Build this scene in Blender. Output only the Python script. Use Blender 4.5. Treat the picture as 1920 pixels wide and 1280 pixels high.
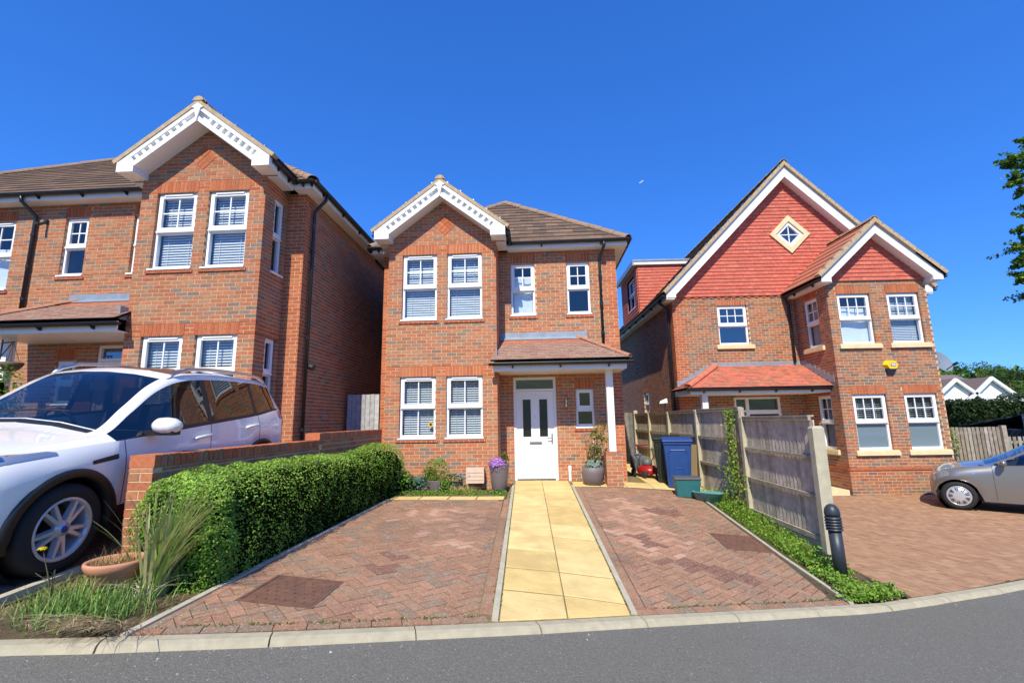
import bpy, math, random
from mathutils import Vector, Matrix
random.seed(7)
R = random.random
U = random.uniform
rad = math.radians
for _o in list(bpy.data.objects):
    bpy.data.objects.remove(_o)
sc = bpy.context.scene
COL = sc.collection

# ------------------------------------------------------------------ camera
FPX, PITCH, YAW, ROLL, CAMH = 870.0, rad(9.63), rad(3.19), rad(-.96), 1.8
_f = Vector((-math.sin(YAW) * math.cos(PITCH), math.cos(YAW) * math.cos(PITCH), math.sin(PITCH)))
_r = Vector((math.cos(YAW), math.sin(YAW), 0))
_u = _r.cross(_f)
CR = _r * math.cos(ROLL) + _u * math.sin(ROLL)
CU = -_r * math.sin(ROLL) + _u * math.cos(ROLL)
CF = _f
CAM = Vector((0, 0, CAMH))
cd = bpy.data.cameras.new('camera')
cam = bpy.data.objects.new('camera', cd)
COL.objects.link(cam)
cd.sensor_width = 36
cd.lens = FPX / 1920 * 36
cd.clip_start = .05
cd.clip_end = 8000
cam.matrix_world = Matrix(((CR.x, CU.x, -CF.x, 0), (CR.y, CU.y, -CF.y, 0), (CR.z, CU.z, -CF.z, CAMH), (0, 0, 0, 1)))
sc.camera = cam

# ------------------------------------------------------------------ light
SUN_AZ, SUN_EL = rad(9.5), rad(48.0)     # sun behind the camera, a little to the left
SUNDIR = Vector((-math.sin(SUN_AZ) * math.cos(SUN_EL), -math.cos(SUN_AZ) * math.cos(SUN_EL), math.sin(SUN_EL)))
w = bpy.data.worlds.new('World')
sc.world = w
w.use_nodes = True
nt = w.node_tree
nt.nodes.clear()
sky = nt.nodes.new('ShaderNodeTexSky')
sky.sky_type = 'NISHITA'
sky.sun_disc = False
sky.sun_elevation = SUN_EL
sky.sun_rotation = rad(170.5)
sky.altitude = 100
sky.air_density = 1.0
sky.dust_density = 0.25
sky.ozone_density = 4.0
hs = nt.nodes.new('ShaderNodeHueSaturation')
hs.inputs['Saturation'].default_value = 1.22
gm = nt.nodes.new('ShaderNodeGamma')
gm.inputs[1].default_value = .72
tn = nt.nodes.new('ShaderNodeVectorMath')
tn.operation = 'MULTIPLY'
tn.inputs[1].default_value = (.60, 1.27, 2.5)      # the clear saturated blue of the photograph, over the whole sky
bg = nt.nodes.new('ShaderNodeBackground')
bg.inputs[1].default_value = .12
wo = nt.nodes.new('ShaderNodeOutputWorld')
nt.links.new(sky.outputs[0], hs.inputs['Color'])
nt.links.new(hs.outputs[0], gm.inputs[0])
nt.links.new(gm.outputs[0], tn.inputs[0])
nt.links.new(tn.outputs[0], bg.inputs[0])
nt.links.new(bg.outputs[0], wo.inputs[0])
sl = bpy.data.lights.new('sun', 'SUN')
sl.energy = 5.0
sl.angle = rad(.5)
sl.color = (1, .935, .75)
so = bpy.data.objects.new('sun', sl)
COL.objects.link(so)
so.rotation_euler = (-SUNDIR).to_track_quat('-Z', 'Y').to_euler()
so.location = SUNDIR * 60
vs = sc.view_settings
vs.view_transform = 'Standard'
vs.look = 'None'
vs.exposure = .25
vs.gamma = 1
vs.use_curve_mapping = False

# ------------------------------------------------------------------ materials
MATS = {}


def mat(name, col, rough=.6, metal=0., spec=.5, var=0., vscale=6., bump=0., bscale=40., tint=False, trans=0., coat=0., col2=None, patch=0., pscale=1.5, pcol=(.1, .1, .1), speck=None, ior=None):
    """principled material; tint: multiply by the per-face 'tint' attribute; var: fine colour noise; patch: big stains"""
    m = bpy.data.materials.new(name)
    MATS[name] = m
    m.use_nodes = True
    t = m.node_tree
    b = t.nodes['Principled BSDF']
    b.inputs['Roughness'].default_value = rough
    b.inputs['Metallic'].default_value = metal
    b.inputs['Specular IOR Level'].default_value = spec
    if coat:
        b.inputs['Coat Weight'].default_value = coat
        b.inputs['Coat Roughness'].default_value = .04
    co = t.nodes.new('ShaderNodeNewGeometry')
    src = None
    if tint:
        a = t.nodes.new('ShaderNodeAttribute')
        a.attribute_name = 'tint'
        src = a.outputs['Color']
    else:
        rgb = t.nodes.new('ShaderNodeRGB')
        rgb.outputs[0].default_value = (*col, 1)
        src = rgb.outputs[0]

    def noise(scale, detail=4.):
        n = t.nodes.new('ShaderNodeTexNoise')
        n.inputs['Scale'].default_value = scale
        n.inputs['Detail'].default_value = detail
        t.links.new(co.outputs['Position'], n.inputs['Vector'])
        return n.outputs['Fac']

    def ramp(fac, a, b2):
        r = t.nodes.new('ShaderNodeMapRange')
        r.inputs['From Min'].default_value = a
        r.inputs['From Max'].default_value = b2
        t.links.new(fac, r.inputs['Value'])
        return r.outputs[0]

    def mix(fac, A, B, mode='MIX'):
        x = t.nodes.new('ShaderNodeMix')
        x.data_type = 'RGBA'
        x.blend_type = mode
        if isinstance(fac, float):
            x.inputs[0].default_value = fac
        else:
            t.links.new(fac, x.inputs[0])
        t.links.new(A, x.inputs[6])
        if isinstance(B, tuple):
            x.inputs[7].default_value = (*B, 1)
        else:
            t.links.new(B, x.inputs[7])
        return x.outputs[2]
    if col2:
        src = mix(ramp(noise(vscale * .5, 6.), .4, .6), src, col2)
    if var:
        fac = ramp(noise(vscale), .25, .75)
        mm = t.nodes.new('ShaderNodeMapRange')
        mm.inputs['To Min'].default_value = 1 - var
        mm.inputs['To Max'].default_value = 1 + var
        t.links.new(fac, mm.inputs['Value'])
        v = t.nodes.new('ShaderNodeVectorMath')
        v.operation = 'SCALE'
        t.links.new(src, v.inputs[0])
        t.links.new(mm.outputs[0], v.inputs['Scale'])
        src = v.outputs[0]
    if patch:
        f = ramp(noise(pscale, 5.), .52, .68)
        k = t.nodes.new('ShaderNodeMath')
        k.operation = 'MULTIPLY'
        k.inputs[1].default_value = patch
        t.links.new(f, k.inputs[0])
        src = mix(k.outputs[0], src, pcol)
    if speck:
        f = ramp(noise(speck[0], 2.), speck[1], speck[1] + .06)
        src = mix(f, src, speck[2])
    t.links.new(src, b.inputs['Base Color'])
    if bump:
        bn = t.nodes.new('ShaderNodeBump')
        bn.inputs['Strength'].default_value = bump
        bn.inputs['Distance'].default_value = .01
        t.links.new(noise(bscale, 5.), bn.inputs['Height'])
        t.links.new(bn.outputs[0], b.inputs['Normal'])
    if trans:       # leaf translucency
        tr = t.nodes.new('ShaderNodeBsdfTranslucent')
        t.links.new(src, tr.inputs['Color'])
        ms = t.nodes.new('ShaderNodeMixShader')
        ms.inputs[0].default_value = trans
        out = t.nodes['Material Output']
        t.links.new(b.outputs[0], ms.inputs[1])
        t.links.new(tr.outputs[0], ms.inputs[2])
        t.links.new(ms.outputs[0], out.inputs['Surface'])
    return m


def glass_mat(name, tint=(.9, .95, .97), refl=.12, rough=.0, body=0., bodycol=(.02, .03, .04)):
    m = bpy.data.materials.new(name)
    MATS[name] = m
    m.use_nodes = True
    t = m.node_tree
    t.nodes.clear()
    out = t.nodes.new('ShaderNodeOutputMaterial')
    tr = t.nodes.new('ShaderNodeBsdfTransparent')
    tr.inputs[0].default_value = (*tint, 1)
    g = t.nodes.new('ShaderNodeBsdfGlossy')
    g.inputs['Roughness'].default_value = rough
    fr = t.nodes.new('ShaderNodeLayerWeight')      # Schlick reflectance, the same from both sides of the pane
    fr.inputs['Blend'].default_value = .5
    pw = t.nodes.new('ShaderNodeMath')
    pw.operation = 'POWER'
    pw.inputs[1].default_value = 4.
    t.links.new(fr.outputs['Facing'], pw.inputs[0])
    ad = t.nodes.new('ShaderNodeMath')
    ad.operation = 'MULTIPLY_ADD'
    ad.inputs[1].default_value = .9
    ad.inputs[2].default_value = refl + .05
    t.links.new(pw.outputs[0], ad.inputs[0])
    cl = t.nodes.new('ShaderNodeClamp')
    t.links.new(ad.outputs[0], cl.inputs[0])
    ms = t.nodes.new('ShaderNodeMixShader')
    t.links.new(cl.outputs[0], ms.inputs[0])
    base = tr.outputs[0]
    if body:
        d = t.nodes.new('ShaderNodeBsdfDiffuse')
        d.inputs[0].default_value = (*bodycol, 1)
        m2 = t.nodes.new('ShaderNodeMixShader')
        m2.inputs[0].default_value = body
        t.links.new(tr.outputs[0], m2.inputs[1])
        t.links.new(d.outputs[0], m2.inputs[2])
        base = m2.outputs[0]
    t.links.new(base, ms.inputs[1])
    t.links.new(g.outputs[0], ms.inputs[2])
    t.links.new(ms.outputs[0], out.inputs[0])
    return m


mat('brick', (1, 1, 1), .9, var=.22, vscale=28, bump=.35, bscale=120, tint=True, spec=.2, patch=.28, pscale=1.1, pcol=(.34, .19, .11))
mat('mortar', (.62, .46, .29), .95, var=.15, vscale=12, bump=.3, bscale=90, spec=.1)
mat('paver', (1, 1, 1), .9, var=.2, vscale=30, bump=.4, bscale=150, tint=True, spec=.2, speck=(70., .605, (.44, .38, .31)), patch=.55, pscale=1.0, pcol=(.17, .10, .07))
mat('paver_right', (1, 1, 1), .85, var=.15, vscale=9, bump=.3, bscale=120, tint=True, spec=.2)
mat('joint_sand', (.075, .055, .03), .95, var=.3, vscale=14, patch=.5, pscale=3., pcol=(.06, .09, .03))
mat('slab', (.68, .47, .17), .8, var=.14, vscale=5, bump=.6, bscale=22, spec=.2, patch=.55, pscale=1.9, pcol=(.52, .36, .15), tint=True, speck=(26., .70, (.46, .35, .18)))
mat('slab_joint', (.20, .15, .065), .95, var=.4, vscale=9)
mat('concrete', (.46, .42, .31), .9, var=.14, vscale=9, bump=.3, bscale=70, spec=.2, patch=.3, pscale=3., pcol=(.35, .31, .2))
mat('kerbstone', (.40, .355, .25), .9, var=.14, vscale=14, bump=.35, bscale=90, spec=.2, patch=.4, pscale=4., pcol=(.36, .33, .24))
mat('asphalt', (.150, .143, .122), .9, var=.25, vscale=60, bump=.7, bscale=110, spec=.25, patch=.25, pscale=.7, pcol=(.185, .182, .176), speck=(85., .69, (.5, .5, .48)))
mat('soil', (.10, .065, .035), .95, var=.35, vscale=9, bump=.6, bscale=30)
mat('field', (.10, .13, .05), .95, var=.3, vscale=.5)
mat('roof_tile', (1, 1, 1), .9, var=.25, vscale=22, bump=.5, bscale=90, tint=True, spec=.15, patch=.3, pscale=2.5, pcol=(.12, .10, .075))
mat('plain_tile', (1, 1, 1), .85, var=.16, vscale=16, bump=.3, bscale=100, tint=True, spec=.2)
mat('lichen_tile', (1, 1, 1), .92, var=.25, vscale=30, bump=.5, bscale=90, tint=True, spec=.15, patch=.75, pscale=9., pcol=(.36, .27, .21))
mat('upvc', (.84, .85, .87), .3, spec=.5, var=.02, vscale=3)
mat('white_paint', (.82, .82, .81), .45, var=.03, vscale=4)
mat('soffit', (.72, .72, .70), .5)
mat('black_plastic', (.014, .015, .018), .38, spec=.5)
mat('lead', (.27, .32, .38), .5, metal=.25, var=.15, vscale=7)
mat('verge', (.45, .33, .19), .9, var=.25, vscale=14, bump=.4, bscale=60)
mat('stone', (.72, .58, .34), .8, var=.1, vscale=6, bump=.2)
mat('interior', (.11, .115, .13), .9)
mat('dark_interior', (.016, .017, .02), .9)
mat('blind', (.74, .75, .77), .55)
mat('curtain', (.78, .82, .86), .8, var=.05)
mat('metal', (.62, .62, .64), .28, metal=1.)
mat('chrome', (.75, .76, .78), .12, metal=1.)
mat('dark_metal', (.035, .04, .048), .45, metal=.3)
mat('timber', (1, 1, 1), .9, tint=True, var=.28, vscale=9, bump=.5, bscale=60, spec=.1)
mat('timber_rail', (.36, .31, .24), .9, var=.25, vscale=9, bump=.4, bscale=50, patch=.5, pscale=3, pcol=(.25, .25, .13), spec=.1)
mat('leaf', (1, 1, 1), .55, tint=True, trans=.28, spec=.3)
mat('petal', (1, 1, 1), .6, tint=True, trans=.25)
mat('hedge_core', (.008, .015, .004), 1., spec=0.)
mat('bark', (.13, .09, .06), .95, bump=.5, bscale=20)
mat('terracotta', (.52, .24, .14), .8, var=.15, vscale=8, bump=.15)
mat('planter_grey', (.17, .135, .135), .6, var=.08, vscale=5)
mat('car_white', (.83, .82, .79), .3, spec=.5, coat=1.)
mat('car_grey', (.25, .245, .235), .34, metal=.55, coat=1.)
mat('tyre', (.014, .014, .015), .8, bump=.2)
mat('alloy', (.52, .53, .56), .3, metal=.35, coat=.6)
mat('trim', (.012, .012, .013), .5)
mat('seat', (.035, .036, .042), .85)
mat('red_lamp', (.55, .02, .02), .15, coat=1.)
mat('lamp_clear', (.42, .46, .52), .1, metal=.5, coat=1.)
mat('bin_blue', (.018, .065, .24), .45, var=.1, vscale=5)
mat('bin_green', (.012, .022, .016), .5)
mat('box_teal', (.02, .13, .14), .5, var=.12, vscale=8)
mat('trough_green', (.10, .26, .24), .5, var=.12, vscale=8)
mat('lid_grey', (.085, .09, .10), .5)
mat('mower_red', (.33, .012, .01), .35)
mat('mower_grey', (.11, .12, .13), .5)
mat('cardboard', (.42, .30, .16), .9)
mat('bollard', (.028, .036, .048), .45, var=.08)
mat('rust', (.16, .075, .045), .85, var=.3, vscale=14, bump=.4, bscale=60, patch=.5, pscale=6, pcol=(.10, .07, .06))
mat('alarm_yellow', (.85, .55, .01), .35)
mat('alarm_dark', (.02, .02, .05), .4)
mat('label_blue', (.03, .05, .3), .5)
mat('dish', (.19, .22, .27), .5)
mat('rubber', (.03, .028, .026), .9)
mat('tan_cover', (.70, .52, .40), .85, var=.1, vscale=10)
mat('straw', (1, 1, 1), .9, tint=True, trans=.15)
mat('blue_plastic', (.01, .05, .6), .4)
mat('far_render', (.85, .85, .84), .8)
mat('far_tile', (1, 1, 1), .9, tint=True, var=.1)
mat('shed', (.03, .045, .06), .8, var=.2)
mat('aircraft', (.9, .9, .92), .3)
mat('sunflower', (.75, .5, .02), .6)
glass_mat('window_glass', (.82, .88, .92), .06)
glass_mat('window_blue', (.35, .45, .6), .16)
glass_mat('obscure_glass', (.25, .28, .30), .05, rough=.15, body=.55, bodycol=(.02, .024, .027))
glass_mat('car_glass', (.55, .64, .66), .07)
glass_mat('car_tinted', (.10, .09, .09), .08)

# ------------------------------------------------------------------ mesh helpers


class MB:
    def __init__(s):
        s.v, s.f, s.c, s.mi = [], [], [], []

    def quadmesh(s, vs_, fs, col=(1, 1, 1), mi=0):
        n = len(s.v)
        s.v += [tuple(p) for p in vs_]
        for f in fs:
            s.f.append(tuple(i + n for i in f))
            s.c.append(col)
            s.mi.append(mi)

    def hexa(s, p, col=(1, 1, 1), back=True, mi=0):
        """p: 8 points, 0-3 one face (ccw seen from outside is not required), 4-7 the opposite"""
        fs = [(3, 2, 1, 0), (4, 5, 6, 7), (0, 1, 5, 4), (1, 2, 6, 5), (2, 3, 7, 6), (3, 0, 4, 7)]
        s.quadmesh(p, fs if back else fs[1:], col, mi)

    def box(s, x0, x1, y0, y1, z0, z1, col=(1, 1, 1), mi=0):
        s.hexa([(x0, y0, z0), (x1, y0, z0), (x1, y1, z0), (x0, y1, z0), (x0, y0, z1), (x1, y0, z1), (x1, y1, z1), (x0, y1, z1)], col, True, mi)

    def fbox(s, F, u0, u1, d0, d1, z0, z1, col=(1, 1, 1), mi=0):
        """box in a wall frame F=(o,u,n): u along, d outwards along n, z absolute"""
        o, u, n = F

        def P(a, b, z):
            q = o + u * a + n * b
            return (q.x, q.y, z)
        s.hexa([P(u0, d1, z0), P(u1, d1, z0), P(u1, d0, z0), P(u0, d0, z0), P(u0, d1, z1), P(u1, d1, z1), P(u1, d0, z1), P(u0, d0, z1)], col, True, mi)

    def prism(s, poly, axis, col=(1, 1, 1), mi=0, back=True):
        """poly: 3d points (ccw seen against axis), extruded by vector axis"""
        n = len(s.v)
        k = len(poly)
        a = [Vector(p) for p in poly]
        s.v += [tuple(p) for p in a] + [tuple(p + axis) for p in a]
        fs = [tuple(range(k, 2 * k))] + [(i, (i + 1) % k, (i + 1) % k + k, i + k) for i in range(k)]
        if back:
            fs.append(tuple(range(k - 1, -1, -1)))
        for f in fs:
            s.f.append(tuple(i + n for i in f))
            s.c.append(col)
            s.mi.append(mi)

    def tube(s, pts, r, seg=8, col=(1, 1, 1), cap=True, mi=0):
        pts = [Vector(p) for p in pts]
        rs = r if isinstance(r, (list, tuple)) else [r] * len(pts)
        n = len(s.v)
        for i, p in enumerate(pts):
            d = (pts[min(i + 1, len(pts) - 1)] - pts[max(i - 1, 0)]).normalized()
            a = d.orthogonal().normalized() if i == 0 else (pa - d * pa.dot(d)).normalized()
            pa = a
            b = d.cross(a)
            for k in range(seg):
                t = 2 * math.pi * k / seg
                s.v.append(tuple(p + (a * math.cos(t) + b * math.sin(t)) * rs[i]))
        fs = []
        for i in range(len(pts) - 1):
            for k in range(seg):
                k2 = (k + 1) % seg
                fs.append((i * seg + k, i * seg + k2, (i + 1) * seg + k2, (i + 1) * seg + k))
        if cap:
            fs.append(tuple(range(seg - 1, -1, -1)))
            fs.append(tuple((len(pts) - 1) * seg + k for k in range(seg)))
        for f in fs:
            s.f.append(tuple(i + n for i in f))
            s.c.append(col)
            s.mi.append(mi)

    def lathe(s, prof, seg=24, M=None, col=(1, 1, 1), mi=0, closed=False):
        """prof: [(r,z)...] about local z"""
        n = len(s.v)
        M = M or Matrix()
        for (r, z) in prof:
            for k in range(seg):
                t = 2 * math.pi * k / seg
                s.v.append(tuple(M @ Vector((r * math.cos(t), r * math.sin(t), z))))
        m = len(prof)
        for i in range(m if closed else m - 1):
            j = (i + 1) % m
            for k in range(seg):
                k2 = (k + 1) % seg
                s.f.append((n + i * seg + k, n + i * seg + k2, n + j * seg + k2, n + j * seg + k))
                s.c.append(col)
                s.mi.append(mi)

    def build(s, name, m, parent=None, smooth=False, pinv=None, kind=None, label=None):
        me = bpy.data.meshes.new(name)
        me.from_pydata(s.v, [], s.f)
        ms_ = m if isinstance(m, (list, tuple)) else [m]
        for q in ms_:
            me.materials.append(MATS[q])
        if len(ms_) > 1:
            me.polygons.foreach_set('material_index', s.mi)
        if any(c != (1, 1, 1) for c in s.c):
            at = me.attributes.new('tint', 'FLOAT_COLOR', 'FACE')
            flat = []
            for c in s.c:
                flat += [c[0], c[1], c[2], 1.]
            at.data.foreach_set('color', flat)
        if smooth:
            me.polygons.foreach_set('use_smooth', [True] * len(me.polygons))
        me.update()
        return put(name, me, parent, kind, label)


def put(name, me, parent=None, kind=None, label=None):
    o = bpy.data.objects.new(name, me)
    COL.objects.link(o)
    if parent is not None:
        o.parent = parent
        if 'L0' in parent:                 # parts of these things are written in world coordinates
            l = parent['L0']
            o.matrix_parent_inverse = Matrix.Translation((-l[0], -l[1], -l[2]))
    if kind:
        o['kind'] = kind
    if label:
        o['label'] = label
    return o


def thing(name, label, cat, loc=(0, 0, 0), group=None, rotz=None, kind=None):
    """an Empty at the thing's base. rotz None: its parts are written in world coordinates"""
    o = bpy.data.objects.new(name, None)
    COL.objects.link(o)
    o.empty_display_size = .2
    o.location = loc
    if rotz is None:
        o['L0'] = list(loc)
    else:
        o.rotation_euler = (0, 0, rotz)
    tag(o, label, cat, group, kind)
    return o


def tag(o, label, cat=None, group=None, kind=None):
    o['label'] = label
    if cat:
        o['category'] = cat
    if group:
        o['group'] = group
    if kind:
        o['kind'] = kind
    return o


def project(p):
    q = Vector(p) - CAM
    z = q.dot(CF)
    if z < .1:
        return None
    return 960 + FPX * q.dot(CR) / z, 640 - FPX * q.dot(CU) / z, z


def shade(c, k):
    return tuple(max(0., x * k) for x in c)


def jit(c, a=.12):
    k = 1 + U(-a, a)
    return tuple(max(0., x * k * (1 + U(-a * .3, a * .3))) for x in c)


# ---- pieces: bricks, tiles, pavers, slabs (a polygon in a local frame with a thickness)
def clip(poly, A, B):
    """keep the part of poly left of A->B"""
    out = []
    ex, ey = B[0] - A[0], B[1] - A[1]

    def side(p):
        return ex * (p[1] - A[1]) - ey * (p[0] - A[0])
    for i in range(len(poly)):
        p, q = poly[i], poly[(i + 1) % len(poly)]
        sp, sq = side(p), side(q)
        if sp >= -1e-9:
            out.append(p)
        if (sp > 1e-9 and sq < -1e-9) or (sp < -1e-9 and sq > 1e-9):
            t = sp / (sp - sq)
            out.append((p[0] + (q[0] - p[0]) * t, p[1] + (q[1] - p[1]) * t))
    return out


def clip_convex(poly, hull):
    for i in range(len(hull)):
        poly = clip(poly, hull[i], hull[(i + 1) % len(hull)])
        if len(poly) < 3:
            return []
    return poly


def parea(p):
    return abs(sum(p[i][0] * p[(i + 1) % len(p)][1] - p[(i + 1) % len(p)][0] * p[i][1] for i in range(len(p)))) / 2


_pm = {}


def piece_mesh(name, m, w_, h_, d, ci, col):
    k = (name, m, round(w_, 3), round(h_, 3), round(d, 3), col)
    if k not in _pm:
        b = MB()
        b.hexa([(-w_ / 2, -h_ / 2, -d), (w_ / 2, -h_ / 2, -d), (w_ / 2, h_ / 2, -d), (-w_ / 2, h_ / 2, -d),
                (-w_ / 2, -h_ / 2, 0), (w_ / 2, -h_ / 2, 0), (w_ / 2, h_ / 2, 0), (-w_ / 2, h_ / 2, 0)], col, False)
        me = bpy.data.meshes.new(name)
        me.from_pydata(b.v, [], b.f)
        me.materials.append(MATS[m])
        at = me.attributes.new('tint', 'FLOAT_COLOR', 'FACE')
        at.data.foreach_set('color', [x for c in b.c for x in (c[0], c[1], c[2], 1.)])
        _pm[k] = me
    return _pm[k]


class Pieces:
    """piece = (centre, u, v, n, w, h, d, colour index, polygon or None, palette); n face outwards, front at centre"""

    def __init__(s, name, m, palette):
        s.name, s.m, s.pal, s.rec = name, m, palette, []

    def add(s, c, u, v, n, w_, h_, d, ci, poly=None):
        s.rec.append((c, u, v, n, w_, h_, d, ci, poly))

    def emit(s, parent, limit=300, rest='bricks'):
        sc_ = []
        for i, r in enumerate(s.rec):
            c, u, v, n, w_, h_, d, ci, poly = r
            p = project(c)
            a = 0
            if p and -20 < p[0] < 1940 and -20 < p[1] < 1300 and not poly:
                view = (CAM - c).normalized()
                a = max(0, view.dot(n)) * w_ * h_ / p[2] ** 2
            sc_.append((a, i))
        sc_.sort(reverse=True)
        ind = set(i for a, i in sc_[:limit] if a > 0)
        b = MB()
        for i, r in enumerate(s.rec):
            c, u, v, n, w_, h_, d, ci, poly = r
            if i in ind:
                me = piece_mesh(s.name, s.m, w_, h_, d, ci, s.pal[ci])
                o = put(s.name, me, parent)
                Mx = Matrix(((u.x, v.x, n.x, c.x), (u.y, v.y, n.y, c.y), (u.z, v.z, n.z, c.z), (0, 0, 0, 1)))
                o.matrix_basis = Mx
            else:
                col = jit(s.pal[ci], .08)
                if poly:
                    b.prism([c + u * x + v * y - n * d for x, y in poly], n * d, col, back=False)
                else:
                    q = []
                    for k in (-d, 0):
                        q += [c + u * (-w_ / 2) + v * (-h_ / 2) + n * k, c + u * (w_ / 2) + v * (-h_ / 2) + n * k,
                              c + u * (w_ / 2) + v * (h_ / 2) + n * k, c + u * (-w_ / 2) + v * (h_ / 2) + n * k]
                    b.hexa(q, col, False)
        if b.f:
            b.build(rest, s.m, parent, kind='stuff')


ZUP = Vector((0, 0, 1))
# ------------------------------------------------------------------ brick walls, windows, roofs
BRICK_PAL = [(0.455, 0.171, 0.087), (0.485, 0.195, 0.102), (0.426, 0.147, 0.078), (0.396, 0.185, 0.107), (0.356, 0.166, 0.097), (0.426, 0.223, 0.126), (0.247, 0.171, 0.135), (0.297, 0.195, 0.145), (0.495, 0.147, 0.068), (0.455, 0.128, 0.059), (0.525, 0.171, 0.078), (0.297, 0.123, 0.082), (0.208, 0.147, 0.126)]
MIX_A = [0] * 5 + [1] * 5 + [2] * 4 + [3] * 3 + [4] * 2 + [5] * 3 + [6] * 2 + [7] * 2
MIX_B = [0] * 3 + [1] * 2 + [2] * 3 + [3] * 3 + [4] * 3 + [5] * 2 + [6] * 3 + [7] * 3 + [11] * 2 + [12]
RED = [8, 9, 10]
X_, Y_ = Vector((1, 0, 0)), Vector((0, 1, 0))


class House:
    def __init__(s, root, mixw, tone=1.):
        s.root = root
        s.mix = mixw
        s.wall = None
        s.mortar = MB()
        s.bricks = Pieces('brick', 'brick', [tuple(round(x * tone, 3) for x in c) for c in BRICK_PAL])
        s.inner = MB()
        s.tiles = {}

    def front(s, y):
        return (Vector((0, y, 0)), X_, -Y_)

    def finish(s, z):
        s.wall = s.mortar.build('wall', 'mortar', s.root)
        s.bricks.emit(s.wall, 300, 'bricks')
        s.inner.build('interior', 'interior', s.root)


def wall(H, F, z0, z1, u0, u1, holes=(), hull=None, red=None, dend=(.1, .1), soldiers=()):
    """brick wall in stretcher bond. holes/soldiers: (u0,u1,z0,z1). red(u,z): True for plain red brick"""
    o, u, n = F
    zc = z0
    k = 0
    hs_ = list(holes) + list(soldiers)
    if hull:
        H.mortar.prism([o + u * a + ZUP * b - n * .11 for a, b in hull], n * .104, back=True)
    while zc < z1 - .012:
        za, zb = zc, min(zc + .075, z1)
        cuts = [za, zb]
        for h in hs_:
            for e in (h[2], h[3]):
                if za + .008 < e < zb - .008:
                    cuts.append(e)
        cuts.sort()
        for ca, cb in zip(cuts, cuts[1:]):
            if cb - ca < .012:
                continue
            mid = (ca + cb) / 2
            spans = [(u0, u1)]
            for h in hs_:
                if h[2] - .004 < mid < h[3] + .004:
                    ns = []
                    for a, b in spans:
                        if h[1] <= a or h[0] >= b:
                            ns.append((a, b))
                        else:
                            if h[0] > a + .005:
                                ns.append((a, h[0]))
                            if h[1] < b - .005:
                                ns.append((h[1], b))
                    spans = ns
            lo = ca + (.006 if ca == za else 0)
            hi = cb - (.006 if cb == zb else 0)
            for s0, s1 in spans:
                if not hull:
                    H.mortar.fbox(F, s0 + .004, s1 - .004, -.11, -.0045, ca, cb)
                a = u0 - .225 + (k % 2) * .1125
                while a < s1:
                    b0, b1 = max(a, s0), min(a + .213, s1)
                    if b1 - b0 > .035:
                        d = .03
                        if b0 <= s0 + .001 and (s0 > u0 + .01 or dend[0] > .05):
                            d = .1
                        if b1 >= s1 - .001 and (s1 < u1 - .01 or dend[1] > .05):
                            d = .1
                        um, zm = (b0 + b1) / 2, (lo + hi) / 2
                        ci = random.choice(RED if (red and red(um, zm)) else H.mix)
                        c = o + u * um + ZUP * zm - n * U(0, .0015)
                        poly = None
                        if hull:
                            rect = [(b0, lo), (b1, lo), (b1, hi), (b0, hi)]
                            pc = clip_convex(rect, hull)
                            if len(pc) < 3 or parea(pc) < .0006:
                                a += .225
                                continue
                            if parea(pc) < parea(rect) - 1e-5:
                                poly = [(x - um, y - zm) for x, y in pc]
                        H.bricks.add(c, u, ZUP, n, b1 - b0, hi - lo, d, ci, poly)
                    a += .225
        zc += .075
        k += 1
    for h in soldiers:
        a = h[0] + .005
        nn = max(1, round((h[1] - h[0]) / .075))
        stp = (h[1] - h[0]) / nn
        H.mortar.fbox(F, h[0], h[1], -.11, -.007, h[2], h[3])
        for i in range(nn):
            um = h[0] + stp * (i + .5)
            H.bricks.add(o + u * um + ZUP * (h[2] + h[3]) / 2 + n * .001, u, ZUP, n, stp - .01, h[3] - h[2] - .01, .11, random.choice(RED))


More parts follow.
